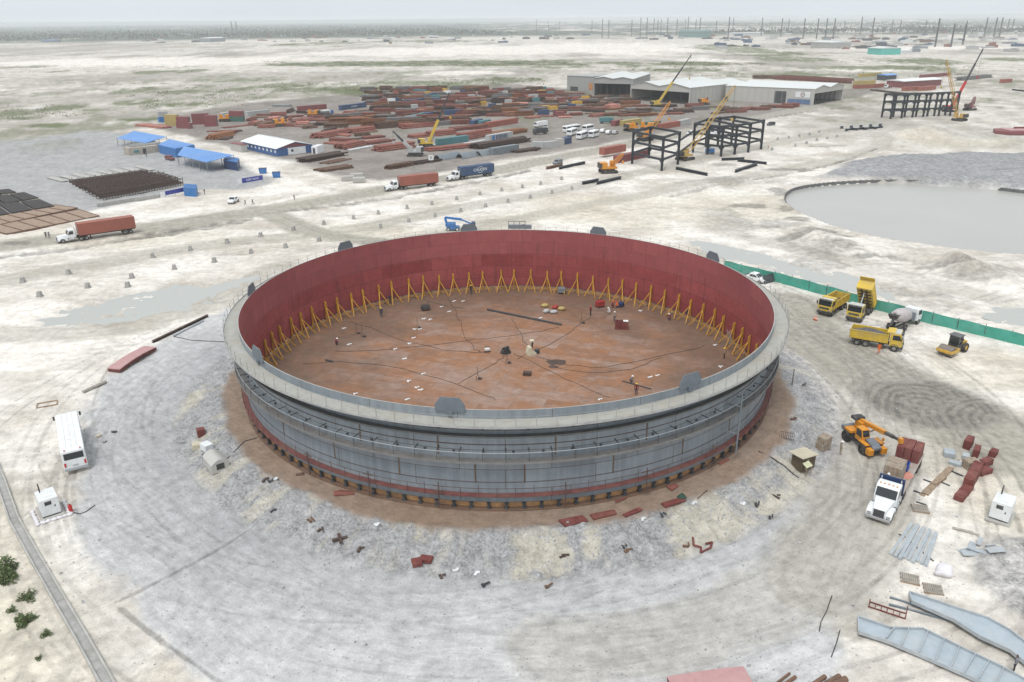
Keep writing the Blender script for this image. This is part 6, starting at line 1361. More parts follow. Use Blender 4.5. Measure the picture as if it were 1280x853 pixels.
def text(parent, body, size, M, loc, rot, name='lettering'):
    cu = bpy.data.curves.new(name, 'FONT'); cu.body = body; cu.size = size; cu.extrude = .004; cu.align_x = 'CENTER'; cu.align_y = 'CENTER'
    o = bpy.data.objects.new(name, cu); COL.objects.link(o); cu.materials.append(M); o.parent = parent; o.location = loc; o.rotation_euler = rot
    dg = bpy.context.evaluated_depsgraph_get(); me = bpy.data.meshes.new_from_object(o.evaluated_get(dg)); o2 = bpy.data.objects.new(name, me); COL.objects.link(o2); o2.parent = parent; o2.location = loc; o2.rotation_euler = rot; bpy.data.objects.remove(o); return o2
sgn = 1 if (Matrix.Rotation(cblue.matrix_world.to_euler().z, 3, 'Z') @ Vector((0, 1, 0))).y < 0 else -1
text(cblue, 'CHLIDEN', 1.25, m_white, (-.8, sgn*1.262, 1.35), (R(90), 0, R(180) if sgn > 0 else 0))
mb = MB(); [mb.add([(-1.9+.15*i, 0, .1*math.sin(i*.13*math.pi)+s*1.0) for i in (0, 8)] , []) for s in (1,)]
for s in (-1, 1):
    k = MB(); pr = [(-.95+.19*i, s*(.72+.26*math.sin(math.pi*i/10))) for i in range(11)]; k.prism(pr+[(x, zz-s*.10) for x, zz in pr[::-1]], -.006, .006); q = k.build('emblem_arc', m_white, cblue); q.location = (-.8, sgn*1.262, 1.35)
# people-carrier, pickups, cars
def car(label, rear, front, M, kind='car', group=None):
    o = thing({'pickup': 'pickup_truck', 'suv': 'parked_car'}.get(kind, 'parked_car'), label, 'pickup' if kind == 'pickup' else 'car', group=group)
    pr = [(-2.3, .4), (2.25, .4), (2.3, .85), (2.1, 1.0), (1.0, 1.1), (.35, 1.65), (-.9, 1.68), (-1.15, 1.1), (-2.3, 1.05)] if kind == 'pickup' else [(-2.2, .4), (2.2, .4), (2.25, .8), (1.2, 1.0), (.6, 1.6), (-1.7, 1.65), (-2.2, 1.0)]
    b = MB().prism(pr, -.88, .88).build('body', M, o, bevel=.08)
    for s in (-1, 1):
        MB().prism([(-.8 if kind == 'pickup' else -1.7, 1.1), (.85, 1.1), (.35, 1.55), (-.7 if kind == 'pickup' else -1.55, 1.56)], s*.88, s*.892).build('side_window', m_glass, b)
        for x in (-1.35, 1.4): wheel(o, x, s*.8, .36, .24)
    MB().prism([(1.04, 1.12), (1.06, 1.12), (.42, 1.62), (.40, 1.62)] if kind == 'pickup' else [(1.2, 1.02), (1.22, 1.02), (.66, 1.57), (.64, 1.57)], -.76, .76).build('windscreen', m_glass, b)
    if kind == 'pickup': MB().box((-1.72, 0, 1.06), (1.0, 1.5, .04)).build('load_bed', m_chassis, b)
    return settle(place(o, rear, front))
car('white pickup parked at the end of the verge, left of two walkers', (296, 252), (288, 256), m_white, 'pickup')
car('dark red car parked beside the blue open roof', (207, 199), (218, 201), m_contmar, 'suv')
car('grey car on the road right of the white buses', (704, 203), (690, 207), m_grey, 'suv')
car('white pickup seen over the tank rim beside the dark board', (936, 350), (952, 354), m_white, 'pickup')
car('dark car standing alone on the sand right of the big halls', (968, 157), (959, 158), m_dark, 'suv')
# blue boom lift behind the far rim
o = thing('boom_lift', 'blue boom lift standing behind the far rim of the tank', 'boom lift'); MB().box((0, 0, .75), (3.0, 1.9, .6)).build('chassis', m_blue, o); MB().box((-.6, 0, 1.5), (2.4, 1.6, .9)).build('turntable', m_blue, o, bevel=.08)
MB().bar((-1.6, 0, 2.0), (-1.9, 0, 3.2), .5, .5).bar((-1.9, 0, 3.2), (2.2, 0, 2.7), .45, .5).build('boom', m_blue, o); MB().bar((2.2, 0, 2.6), (4.6, 0, 1.6), .3, .3).build('jib', m_blue, o); MB().box((5.0, 0, 1.5), (.9, 1.6, 1.1)).build('basket', m_navy, o)
for x in (-1.1, 1.1):
    for s in (-1, 1): wheel(o, x, s*.95, .48, .36, m_white)
settle(place(o, (552, 288), (581, 288)))
# ---------------- sheds with blue sheet roofs
def roof_quad(o, quad, z0, z1, M, name='roof', th=.12):
    """sheet roof through four ground points lifted to their own heights"""
    P_ = [at(*q, GZ) for q in quad]; c = o.location; hs = [z0, z0, z1, z1]; vs = [Vector((p.x-c.x, p.y-c.y, h)) for p, h in zip(P_, hs)]; mb = MB(); mb.add(vs+[v-Vector((0, 0, th)) for v in vs], [(0,1,2,3),(7,6,5,4),(0,4,5,1),(1,5,6,2),(2,6,7,3),(3,7,4,0)])
    a, b, c_, d = vs; [mb.bar(a.lerp(b, t)+Vector((0, 0, .03)), d.lerp(c_, t)+Vector((0, 0, .03)), .07, .06) for t in [i/14 for i in range(15)]]
    r_ = mb.build(name, M, o); return vs, r_
def shed(label, quad, h0, h1, M, wall=None, posts=True, name='open_shed'):
    o = thing(name, label, 'shed', at(*quad[0], GZ)); o.rotation_euler.z = 0; vs, _ = roof_quad(o, quad, h0, h1, M)
    mb = MB(); m0 = [Vector((v.x, v.y, 0)) for v in vs]
    if posts:
        for a, b, n in ((0, 1, 5), (3, 2, 5)): [mb.bar(m0[a].lerp(m0[b], i/(n-1)), vs[a].lerp(vs[b], i/(n-1))-Vector((0, 0, .1)), .18) for i in range(n)]
        mb.build('post', m_grey, o)
    if wall:
        w_ = MB(); [w_.add([m0[a], m0[b], vs[b]-Vector((0, 0, .15)), vs[a]-Vector((0, 0, .15))], [(0, 1, 2, 3)]) for a, b in ((0, 1), (1, 2), (2, 3), (3, 0))]; w_.build('wall', wall, o)
    return o
def lift(q, z): 
    """ground place under a roof corner seen at pixel q when that corner is z above the ground"""
    p = at(*q, GZ+z); d = Vector((p.x, p.y, GZ))-CAM; return (640+F_PX*d.dot(RT)/d.dot(FW), 426.5-F_PX*d.dot(UP)/d.dot(FW))
shed('long blue roofed shed at the back left of the paved yard', [lift(q, z) for q, z in (((146, 173), 3.2), ((182, 179), 3.2), ((208, 171), 4.2), ((168, 164), 4.2))], 3.2, 4.2, m_blueroof)
shed('blue walled cabin with blue roof beside the pale block building', [lift(q, z) for q, z in (((198, 181), 3.4), ((219, 186), 3.4), ((243, 181), 3.9), ((212, 174), 3.9))], 3.4, 3.9, m_blueroof, m_blue, False, 'blue_cabin')
shed('wide blue open-sided roof over the work area', [lift(q, z) for q, z in (((222, 194), 3.6), ((258, 203), 3.6), ((292, 194), 4.4), ((230, 183), 4.4))], 3.6, 4.4, m_blueroof)
shed('small blue flat-roofed kiosk right of the open-sided roof', [lift(q, z) for q, z in (((279, 200), 3.0), ((296, 203), 3.0), ((299, 198), 3.1), ((283, 195), 3.1))], 3.0, 3.1, m_blue, m_navy, False, 'blue_kiosk')
shed('blue cabin standing at the end of the dark rebar cages', [lift(q, z) for q, z in (((229, 235), 2.6), ((244, 236), 2.6), ((246, 231), 2.7), ((231, 230), 2.7))], 2.6, 2.7, m_blue, m_blue, False, 'blue_cabin')
o = shed('low pale block building with a grey flat roof and dark doorway', [lift(q, z) for q, z in (((155, 182), 3.0), ((164, 184), 3.0), ((200, 179), 3.1), ((190, 175), 3.1))], 3.0, 3.1, m_shedgrey, None, False, 'block_building')
A, B = at(162, 195), at(199, 191); c = o.location; w_ = MB(); d = B-A; n_ = Vector((-d.y, d.x, 0)).normalized()
w_.slab([((p-c).x, (p-c).y) for p in (A, B, B+n_*6, A+n_*6)], 0, 2.85); w_.build('wall', m_brick, o)
q = A.lerp(B, .52)-c-n_*.05; MB().box((q.x, q.y, 1.1), (1.2, .12, 2.1), yaw(A, B)).build('door', m_dark, o); q = A.lerp(B, .25)-c-n_*.05; MB().box((q.x, q.y, 1.4), (2.0, .12, 1.0), yaw(A, B)).build('window', m_contteal, o)
# office with a white gable roof and blue walls
A, B = at(304, 186), at(347, 196); C_ = at(399, 192); o = thing('site_office', 'blue walled site office with a white gable roof', 'building', A, yaw(A, B)); L_ = (B-A).length; Wd = (C_-B).length*.95
mb = MB(); mb.prism([(0, 0), (0, 3.0), (Wd/2, 4.6), (Wd, 3.0), (Wd, 0)], -L_, 0); k = MB(); k.add([(-y, x, z) for x, y, z in mb.v], mb.f); k.build('wall', mat('office_blue', (.05, .12, .30), .6), o)
for s, a in ((0, 0), (1, 0)):
    r_ = MB(); y0, y1 = (-.6, Wd/2) if s == 0 else (Wd+.6, Wd/2); z0, z1 = 2.85, 4.75
    r_.add([(-.6, y0, z0), (L_+.6, y0, z0), (L_+.6, y1, z1), (-.6, y1, z1), (-.6, y0, z0+.12), (L_+.6, y0, z0+.12), (L_+.6, y1, z1+.12), (-.6, y1, z1+.12)], [(3,2,1,0),(4,5,6,7),(0,1,5,4),(1,2,6,5),(2,3,7,6),(3,0,4,7)])
    for i in range(16): x = -.6+(L_+1.2)*i/15; r_.bar((x, y0, z0+.14), (x, y1, z1+.14), .08, .06)
    r_.build('roof', m_white, o)
MB().box((L_+.03, Wd*.55, 1.4), (.08, Wd*.5, 2.6)).build('porch_wall', m_white, o); g_ = MB().prism([(Wd*.06, 2.95), (Wd*.5, 4.4), (Wd*.94, 2.95)], -.04, .04).build('gable', m_contmar, o)
g_.rotation_euler.z = R(90); g_.location = (L_+.05, 0, 0)
for i in range(9): MB().box((1.5+(L_-3)*i/8, -.03, 1.7), (1.1, .06, .9)).build('window', m_white, o)
MB().box((L_+.09, Wd*.42, 1.6), (.06, .9, .9)).build('window', m_glass, o)
o = set_at(container('white site cabin with a red roof left of the site office', m_cream, 9.0, 2.8, name='site_cabin'), (290, 187), (308, 191)); MB().box((0, 0, 2.9), (9.3, 2.8, .15)).build('roof', m_contmar, o)
o = set_at(container('white cabin with a dark doorway right of the site office', m_white, 6.0, 2.8, name='site_cabin'), (392, 193), (403, 189)); MB().box((-3.03, .2, 1.1), (.06, .9, 2.0)).build('entrance', m_dark, o)
# banners
def banner(label, a, b, h, word, z=.6):
    A, B = ground_at(*a), ground_at(*b); L_ = (B-A).length; o = thing('banner', label, 'banner', (A+B)/2, yaw(A, B)); MB().box((0, 0, z+h/2), (L_, .06, h)).build('cloth', mat('banner_blue', (.05, .06, .30), .6), o); mb = MB(); [mb.tube((x*L_/2, .06, 0), (x*L_/2, .06, z+h), .05, 5) for x in (-1, 0, 1)]; mb.build('post', m_grey, o)
    MB().box((-L_*.5-.7, 0, z+h/2), (1.6, .06, h)).build('emblem_panel', m_white, o)
    if word: text(o, word, h*.62, m_white, (0, -.045, z+h/2), (R(90), 0, 0))
banner('blue banner on posts in front of the rebar cages', (207, 247), (232, 242), 1.2, None); banner('blue banner with white letters by the paved yard exit', (303, 232), (329, 227), 1.5, 'KEEP ALIVE')
for px, py, lb in ((329, 217, 'blue skip standing on the white track, upper one'), (346, 222, 'blue skip standing on the white track, lower one')):
    o = thing('blue_skip', lb, 'skip', ground_at(px, py), .2); MB().box((0, 0, .9), (2.2, 1.8, 1.6), taper=1.15).build('tub', m_blue, o); MB().box((0, 0, 1.75), (2.6, 2.1, .12)).build('lid', m_navy, o)
# ---------------- rebar cages and casting beds on the paved yard
def cage(A, B, wd, h, M, label, group):
    L_ = (B-A).length; o = thing('rebar_cage', label, 'rebar cage', (A+B)/2, yaw(A, B), group); mb = MB()
    for s in (-1, 1):
        for zz in (.15, h): mb.bar((-L_/2, s*wd/2, zz), (L_/2, s*wd/2, zz), .16)
    n = max(4, int(L_/.9))
    for i in range(n+1): x = -L_/2+L_*i/n; mb.bar((x, -wd/2, h), (x, wd/2, h), .13); mb.bar((x, -wd/2, .1), (x, -wd/2, h+(.5 if i % 2 else 0)), .13); mb.bar((x, wd/2, .1), (x, wd/2, h+(.5 if i % 2 else 0)), .13)
    for i in range(5): mb.bar((-L_/2, -wd/2+wd*i/4, h*.5), (L_/2, -wd/2+wd*i/4, h*.5), .22, .5)
    mb.build('bars', M, o); return o
a0, a1, b0_, b1_ = at(88, 229), at(180, 216), at(128, 252), at(228, 233)
for i in range(9):
    t = (i+.5)/9; h = 1.0 if i < 4 else 2.2; M = m_rustdark if i > 3 else mat('rebar_brown', (.085, .055, .045), .85, var=.3)
    A, B = a0.lerp(b0_, t), a1.lerp(b1_, t); cage(A, B, (b0_-a0).length/9*.85, h, M, 'dark brown low rebar cage in the back rows on the paved yard' if i < 4 else 'dark brown tall rebar cage in the front rows on the paved yard', 'low rebar cages' if i < 4 else 'tall rebar cages')
for r_, (a, b, c, d) in enumerate(((( -30, 243), (13, 239), (22, 243), (-20, 248)), ((-30, 252), (32, 243), (50, 250), (-16, 261)), ((-30, 262), (52, 252), (70, 260), (-16, 275)))):
    P_ = [at(*q) for q in (a, b, c, d)]
    for i in range(3 if r_ else 2):
        n = 3 if r_ else 2; q = [P_[0].lerp(P_[1], (i+.06)/n), P_[0].lerp(P_[1], (i+.94)/n), P_[3].lerp(P_[2], (i+.94)/n), P_[3].lerp(P_[2], (i+.06)/n)]; cc = sum(q, Vector())/4
        o = thing('rebar_mat', 'black rebar mat lying on timbers at the left edge of the yard', 'rebar mat', cc, group='black rebar mats'); MB().slab([((p-cc).x, (p-cc).y) for p in q], .3, .75).build('mat', mat('rebar_black', (.04, .035, .035), .85, var=.4), o); k = MB(); [k.bar(Vector(((q[3]-cc).x, (q[3]-cc).y, .2)).lerp(Vector(((q[2]-cc).x, (q[2]-cc).y, .2)), 0), ((q[2]-cc).x, (q[2]-cc).y, .2), .4, .5)]; k.build('bearer', m_beige, o)
for r_, (a, b, c, d, n) in enumerate((((-25, 277), (70, 258), (98, 262), (-5, 284), 6), ((-20, 287), (100, 264), (125, 272), (8, 295), 6))):
    P_ = [at(*q) for q in (a, b, c, d)]
    for i in range(n):
        q = [P_[0].lerp(P_[1], (i+.03)/n), P_[0].lerp(P_[1], (i+.97)/n), P_[3].lerp(P_[2], (i+.97)/n), P_[3].lerp(P_[2], (i+.03)/n)]; cc = sum(q, Vector())/4
        o = thing('casting_bed', ('brown sand-filled casting bed in the upper row by the left road', 'brown sand-filled casting bed in the lower row by the left road')[r_], 'casting bed', cc, group=('upper casting beds', 'lower casting beds')[r_]); MB().slab([((p-cc).x, (p-cc).y) for p in q], .0, .45).build('fill', mat('bed_sand', (.30, .22, .165), .95, var=.2), o)
        k = MB(); v = [Vector(((p-cc).x, (p-cc).y, .3)) for p in q]; [k.bar(v[j], v[(j+1) % 4], .15, .5) for j in range(4)]; k.build('form', m_rust, o)
for i in range(8):
    A, B = at(62+i*15.5, 222-i*2.0), at(82+i*15.5, 229.0-i*2.0-2); one('concrete_strip', MB().box((0, 0, .1), ((B-A).length, 2.2, .2)), m_concrete, 'pale concrete strip laid in a row behind the rebar cages', 'concrete strip', loc=(A+B)/2, rz=yaw(A, B), group='concrete strips')
beam('concrete_kerb', (122, 259), (165, 252), .9, 1.0, m_concdark, 'long grey concrete kerb in front of the rebar cages, left piece', 'kerb', shape='box'); beam('concrete_kerb', (167, 252), (200, 247), .9, 1.0, m_concdark, 'long grey concrete kerb in front of the rebar cages, right piece', 'kerb', shape='box')
# ---------------- steel in the storage yard
def bundle(a, b, wd, h, M, label, group, rows=None, kind='beam', seed=0):
    A, B = at(*a), at(*b); A.z = B.z = (gz(A.x, A.y)+gz(B.x, B.y))/2; L_ = (B-A).length; rg = random.Random(seed or int(a[0]*31+a[1]*7)); o = thing('pipe_stack' if kind == 'pipe' else 'steel_stack', label, 'steel stack', (A+B)/2, yaw(A, B), group)
    mb = MB(); r_ = .38 if kind == 'pipe' else .3; nz = max(1, int(h/(r_*1.8))); ny = max(2, int(wd/(r_*2.1)))
    for k in range(nz):
        for j in range(ny-k if kind == 'pipe' else ny):
            if kind != 'pipe' and rg.random() < .12*k: continue
            y = (-wd/2+wd*(j+.5+(k*.5 if kind == 'pipe' else 0))/ny)+rg.uniform(-.06, .06); z = r_+k*r_*1.8; x0 = -L_/2+rg.uniform(0, .12)*L_; x1 = L_/2-rg.uniform(0, .12)*L_
            if kind == 'pipe': mb.tube((x0, y, z), (x1, y, z), r_, 7)
            else: mb.box(((x0+x1)/2, y, z), (x1-x0, .42, .1), 0); mb.box(((x0+x1)/2, y, z-.22), (x1-x0, .12, .42)); 
    mb.build('lengths', M, o)
    t = MB(); [t.box((x*L_*.33, 0, .04), (.4, wd+.4, .2)) for x in (-1, 0, 1)]; t.build('bearer', m_woodgrey, o); return o
RB = 'red primed pipes stacked in the yard '
for i, (a, b, wd, h, M, kind, lb) in enumerate((
 ((392, 174), (432, 167), 7, 2.6, m_rustred, 'pipe', RB+'behind the site office'), ((432, 167), (466, 163), 7, 2.6, m_rustred, 'pipe', RB+'right of the stack behind the office'), ((423, 187), (452, 181), 7, 2.6, m_rustred, 'pipe', RB+'with white beams at its foot'), ((468, 190), (518, 183), 6, 2.6, m_rustred, 'pipe', RB+'left of the white crane'),
 ((452, 181), (492, 176), 6, 1.6, m_rustred, 'beam', 'red beams heaped loosely behind the red pipe stack'), ((500, 161), (546, 157), 6, 2.4, m_rustred, 'pipe', RB+'left of the yellow crane boom'), ((512, 173), (532, 171), 6, 2.0, m_rustred, 'pipe', RB+'just behind the yellow crane'), ((532, 171), (570, 167), 6, 2.2, m_rustred, 'pipe', RB+'right of the yellow crane boom'), ((562, 164), (612, 158), 6, 2.0, m_rustred, 'beam', 'red beams stacked in front of the teal and blue containers'), ((572, 176), (612, 169), 6, 3.0, m_rustred, 'pipe', RB+'behind the long teal box'),
 ((530, 190), (590, 184), 4, 1.5, m_rustred, 'pipe', 'long low red pipes beside the white crane'), ((590, 187), (660, 176), 7, 2.2, m_rustdark, 'beam', 'dark brown beams stacked behind the grey-green box'), ((605, 172), (655, 164), 7, 2.0, mat('rust_orange', (.27, .12, .06), .85, var=.3), 'beam', 'orange-brown beams stacked left of the white truck'), ((640, 192), (674, 187), 4, 1.4, m_rustdark, 'beam', 'dark beams lying left of the white ribbed containers'),
 ((374, 204), (430, 194), 6, 2.0, m_rustdark, 'beam', 'dark brown beams stacked in front of the site office'), ((396, 216), (440, 209), 5, 1.4, m_rust, 'beam', 'brown beams lying nearest the road below the site office'), ((402, 206), (436, 199), 5, 1.0, m_rust, 'beam', 'brown beams between two beam stacks by the office'), ((434, 189), (466, 183), 3, .9, m_white, 'beam', 'white beams lying beside a red pipe stack'),
 ((482, 212), (515, 206), 4, 2.0, m_rust, 'beam', 'rusty beams under a pale sheet left of the white sign'), ((514, 206), (552, 201), 4, 1.6, m_rustdark, 'beam', 'dark beams stacked behind the white sign'), ((535, 183), (573, 177), 2, .8, m_white, 'beam', 'white beams in a narrow strip before the long teal box'), ((577, 181), (612, 175), 2, .8, m_white, 'beam', 'white beams in a narrow strip left of the blue-white box'),
 ((263, 175), (289, 169), 6, 2.2, mat('rust_orange', (.27, .12, .06)), 'pipe', 'rust orange pipes stacked above the white site cabin'), ((175, 157), (212, 161), 7, 1.2, mat('pink_rods', (.45, .2, .16), .8, var=.5, scale=2), 'beam', 'pink and white rods lying at the back left of the yard'), ((278, 161), (332, 155), 5, 1.0, m_rustred, 'beam', 'long red girder lying before the green and maroon containers'), ((332, 157), (398, 160), 4, 1.0, m_rustred, 'beam', 'red girders lying behind the site office, left group'), ((362, 153), (425, 148), 8, 1.6, m_rustred, 'beam', 'red frames stacked behind the pipe stacks'), ((440, 150), (466, 154), 6, 2.2, m_rustred, 'pipe', RB+'in front of the blue lettered container'))):
    bundle(a, b, wd, h, M, lb, None, kind=kind, seed=i+1)
rg = random.Random(99); reserved = [(590, 650, 146, 160), (664, 750, 148, 186), (745, 865, 146, 166), (700, 1052, 92, 131)]
nb = 0
for _ in range(2600):
    px, py = rg.uniform(400, 1015), rg.uniform(112, 160)
    if py < 118 and px > 690: continue
    if px > 740 and not (121 if px < 790 else 133) < py < (146 if px < 790 else 151-(px-790)*.07): continue
    if px <= 740 and py > 131+max(0, (760-px))*.13: continue
    if px < 455 and not 143 < py < 160: continue
    if any(a < px < b and c < py < d for a, b, c, d in reserved[:3]): continue
    p = at(px, py)
    if any((p-q).length < 5.8 for q in [w_[0] for w_ in globals().setdefault('PLACED', [])]): continue
    L_ = rg.uniform(9, 15); an = R(rg.choice((8, 12, 14, -24, 10, 40))+rg.uniform(-9, 9)); d = Vector((math.cos(an), math.sin(an), 0))*L_/2
    PLACED.append((p,)); nb += 1
    def pxof(v): e = v-CAM; return (640+F_PX*e.dot(RT)/e.dot(FW), 426.5-F_PX*e.dot(UP)/e.dot(FW))
    zone = 'left of the tall grey building' if px < 690 else ('in front of the big grey halls' if px > 790 else 'below the dark open shed')
    bundle(pxof(p-d), pxof(p+d), rg.uniform(3, 6.5), rg.uniform(1.2, 3.6) if px < 700 else rg.uniform(1, 2.4), rg.choice((m_rust, m_rust, m_rustdark, m_rustred, m_rustred, mat('rust_orange', (.27, .12, .06)), mat('grey_beams', (.22, .21, .21), .8, var=.3))), 'rusty steel lengths bundled in the yard '+zone, 'steel bundles '+zone, kind='beam', seed=nb+200)
    if nb > 265: break
# grey rolled plates by the road
for i, (a, b, lb) in enumerate((((546, 201), (572, 196), 'grey rolled plates standing left of two curved ones by the road'), ((574, 199), (595, 195), 'grey curved plates by the road, middle pile'), ((597, 196), (615, 192), 'grey curved plates by the road, right pile'))):
    A, B = at(*a), at(*b); L_ = (B-A).length; o = thing('curved_plates', lb, 'plate stack', (A+B)/2, yaw(A, B)); n = 10; mb = MB(); q = MB().prism([(-2+4*i_/n, .3+1.8*math.sin(math.pi*i_/n)) for i_ in range(n+1)]+[(2-4*i_/n, .0+1.8*math.sin(math.pi*(n-i_)/n)) for i_ in range(n+1)], -L_/2, L_/2); mb.add([(y, x, z) for x, y, z in q.v], q.f); mb.build('plates', m_grey, o); MB().box((0, 0, .1), (L_*.9, 3.6, .3)).build('bearer', m_woodgrey, o)
o = thing('white_sign', 'white square sign standing among beams by the road', 'sign', at(539, 205)); MB().box((0, 0, 2.2), (1.8, .1, 1.8)).build('panel', m_white, o); MB().box((0, .05, .7), (.15, .1, 1.5)).build('post', m_grey, o); MB().box((0, -.055, 2.2), (.8, .02, .9)).build('emblem', m_contgrey, o)
# containers in the yard: a, b ground line, metal, height, level, label
for a, b, M, L_, lv, lb in (((199, 153), (210, 152), m_blue, 6, 0, 'blue container under a white one at the back left'), ((199, 153), (210, 152), m_contgrey, 6, 1, 'white container on a blue one at the back left'), ((208, 157), (224, 157), m_contyel, 6, 0, 'ochre container at the bottom of the ochre pair'), ((208, 157), (224, 157), m_contyel, 6, 1, 'ochre container on top of the ochre pair'),
 ((223, 160), (239, 161), m_contmar, 6, 0, 'maroon container at the bottom right of the ochre pair'), ((223, 160), (238, 160), m_contmar, 6, 1, 'maroon container on top right of the ochre pair'), ((241, 156), (262, 155), m_contmar, 9, 0, 'maroon container, lower left in the tall maroon wall'), ((241, 156), (262, 155), m_contmar, 9, 1, 'maroon container, upper left in the tall maroon wall'), ((257, 158), (272, 158), m_contmar, 7, 0, 'maroon container, lower right in the tall maroon wall'), ((257, 158), (272, 158), m_contmar, 7, 1, 'maroon container, upper right in the tall maroon wall'),
 ((277, 148), (288, 146), m_contgrey, 6, 0, 'grey container behind the orange machine'), ((288, 152), (306, 152), m_contgreen, 7, 0, 'dark green container beneath a maroon one'), ((288, 152), (306, 152), m_contmar, 7, 1, 'maroon container on a dark green one'), ((308, 146), (336, 143), m_contgrey, 12, 0, 'long grey container behind the left red girders'), ((373, 139), (407, 136), m_contmar, 14, 0, 'long maroon container at the back of the yard'), ((426, 138), (456, 134), m_contblue, 12, 0, 'blue container with white letters at the back of the yard'),
 ((504, 131), (530, 128), m_contblue, 11, 0, 'dark blue container behind the beam heaps'), ((531, 123), (544, 121), m_contblue, 6, 0, 'small blue container farthest back by the crane tip'), ((516, 150), (531, 147), m_contteal, 5, 0, 'teal box container left of the dark blue ones'), ((532, 148), (545, 145), m_contblue, 5, 0, 'dark blue container right of the teal box'), ((590, 158), (601, 155), m_contblue, 5, 0, 'blue container at the left end of the red row'), ((600, 158), (611, 156), m_contteal, 5, 0, 'teal container between a blue and a red one'), ((609, 160), (645, 154), m_contred, 12, 0, 'long orange-red container left of the white truck'), ((547, 182), (583, 177), m_contteal, 12, 0, 'long teal box behind the narrow white beams'), ((608, 177), (640, 172), m_contgrey, 11, 0, 'white container with dark grid side and blue end'), ((614, 194), (646, 189), m_grey, 12, 0, 'long grey-green box by the road'),
 ((665, 185), (680, 186), m_contgrey, 6, 0, 'white ribbed container, left of a pair by the road'), ((679, 186), (695, 184), m_contgrey, 6, 0, 'white ribbed container, right of a pair by the road'), ((695, 182), (703, 181), m_cream, 3, 0, 'cream box by the white ribbed containers'), ((703, 181), (712, 179), m_contblue, 3, 0, 'small blue-white box left of the buses'), ((766, 158), (776, 156), m_contmar, 5, 0, 'maroon container beside the ochre one'), ((776, 158), (800, 155), m_contyel, 10, 0, 'ochre container behind the yellow machinery'), ((802, 160), (824, 158), m_contgreen, 9, 0, 'green container right of the yellow machinery'), ((824, 162), (848, 158), m_contred, 9, 0, 'orange-red container behind the black frame'), ((846, 158), (862, 155), m_contgrey, 6, 0, 'white container at the right end of the orange-red row'),
 ((770, 204), (808, 196), m_contmar, 11, 0, 'faded maroon container behind the left black frame'), ((752, 197), (779, 192), m_contred, 9, .35, 'orange-red container behind the yellow crawler cab'), ((906, 126), (926, 124), m_contblue, 8, 0, 'blue container beside the big hall wall'), ((1067, 111), (1092, 110), m_contred, 9, 0, 'red container beneath the ochre pair'), ((1067, 111), (1092, 110), m_contyel, 9, 1, 'ochre container on the red one'), ((1073, 101), (1099, 99), m_contyel, 9, 1, 'ochre container behind the ochre and red stack'), ((1092, 110), (1104, 109), m_contred, 6, 0, 'red container right of the ochre and red stack'), ((1128, 114), (1150, 113), m_contred, 10, 0, 'red container under the white tent roof, left'), ((1148, 114), (1168, 112), m_contred, 9, 0, 'red container under the white tent roof, right'), ((1150, 98), (1186, 95), m_contmar, 16, 0, 'long maroon container row beyond the black frame'), ((1252, 104), (1262, 103), m_contred, 5, 0, 'single red container alone on the right sand')):
    A, B = at(*a), at(*b); L2 = max(L_*.6, (B-A).length); o = set_at(container(lb, M, L2, 2.6), a, b, 2.62*lv)
c_ = [o for o in bpy.data.objects if o.get('label', '').startswith('blue container with white letters at the back')][0]; text(c_, 'CHLIDEN', 1.2, m_white, (0, -1.27, 1.4), (R(90), 0, 0))
c_ = [o for o in bpy.data.objects if o.get('label', '').startswith('white container with dark grid')][0]; mb = MB(); [mb.box((x, -1.25, 1.4), (.5, .06, 1.8)) for x in [-3.5+i*.9 for i in range(9)]]; mb.build('grid', m_navy, c_); MB().box((-5.3, -1.24, 1.3), (1.5, .06, 2.3)).build('end_panel', m_blue, c_)
# buses and cars parked in the yard
for i, (r_, f_, L_, lb) in enumerate((((700, 167), (729, 162), 11, 'long white bus at the back of the parked group'), ((708, 172), (722, 167), 8, 'white bus in the middle left of the parked group'), ((720, 176), (735, 171), 8, 'white bus nearest the road in the parked group'), ((728, 166), (742, 163), 7, 'white bus at the back right of the parked group'), ((736, 174), (748, 170), 7, 'white bus nearest the road on the right of the group'))):
    o = coach('bus', lb, L_, False, 'white buses parked in the yard'); settle(place(o, r_, f_))
for r_, f_, M, lb in (((751, 167), (757, 165), m_white, 'white car first right of the parked buses'), ((758, 169), (764, 167), m_white, 'white car second right of the parked buses'), ((766, 169), (772, 167), m_contgrey, 'silver car third right of the parked buses'), ((684, 163), (676, 163), m_white, 'white car beside the white yard truck'), ((866, 168), (860, 169), m_white, 'white car behind the right black frame'), ((700, 178), (694, 180), m_contmar, 'dark red car left of the parked buses')):
    car(lb, r_, f_, M, 'suv')
def small_truck(label, rear, front, M, body):
    o = thing('lorry', label, 'lorry'); MB().prism([(1.6, .7), (3.4, .7), (3.4, 1.6), (3.1, 2.6), (1.6, 2.6)], -1.15, 1.15).build('cab', M, o, bevel=.06); MB().prism([(3.41, 1.65), (3.43, 1.65), (3.16, 2.45), (3.14, 2.45)], -1, 1).build('windscreen', m_glass, o); MB().box((-1.0, 0, 1.9), (4.8, 2.3, 1.9)).build('body', body, o); MB().box((0, 0, .8), (6.4, 1.0, .25)).build('chassis', m_chassis, o)
    for x in (-2.4, 2.5):
        for s in (-1, 1): wheel(o, x, s*.95, .48, .4)
    return settle(place(o, rear, front))
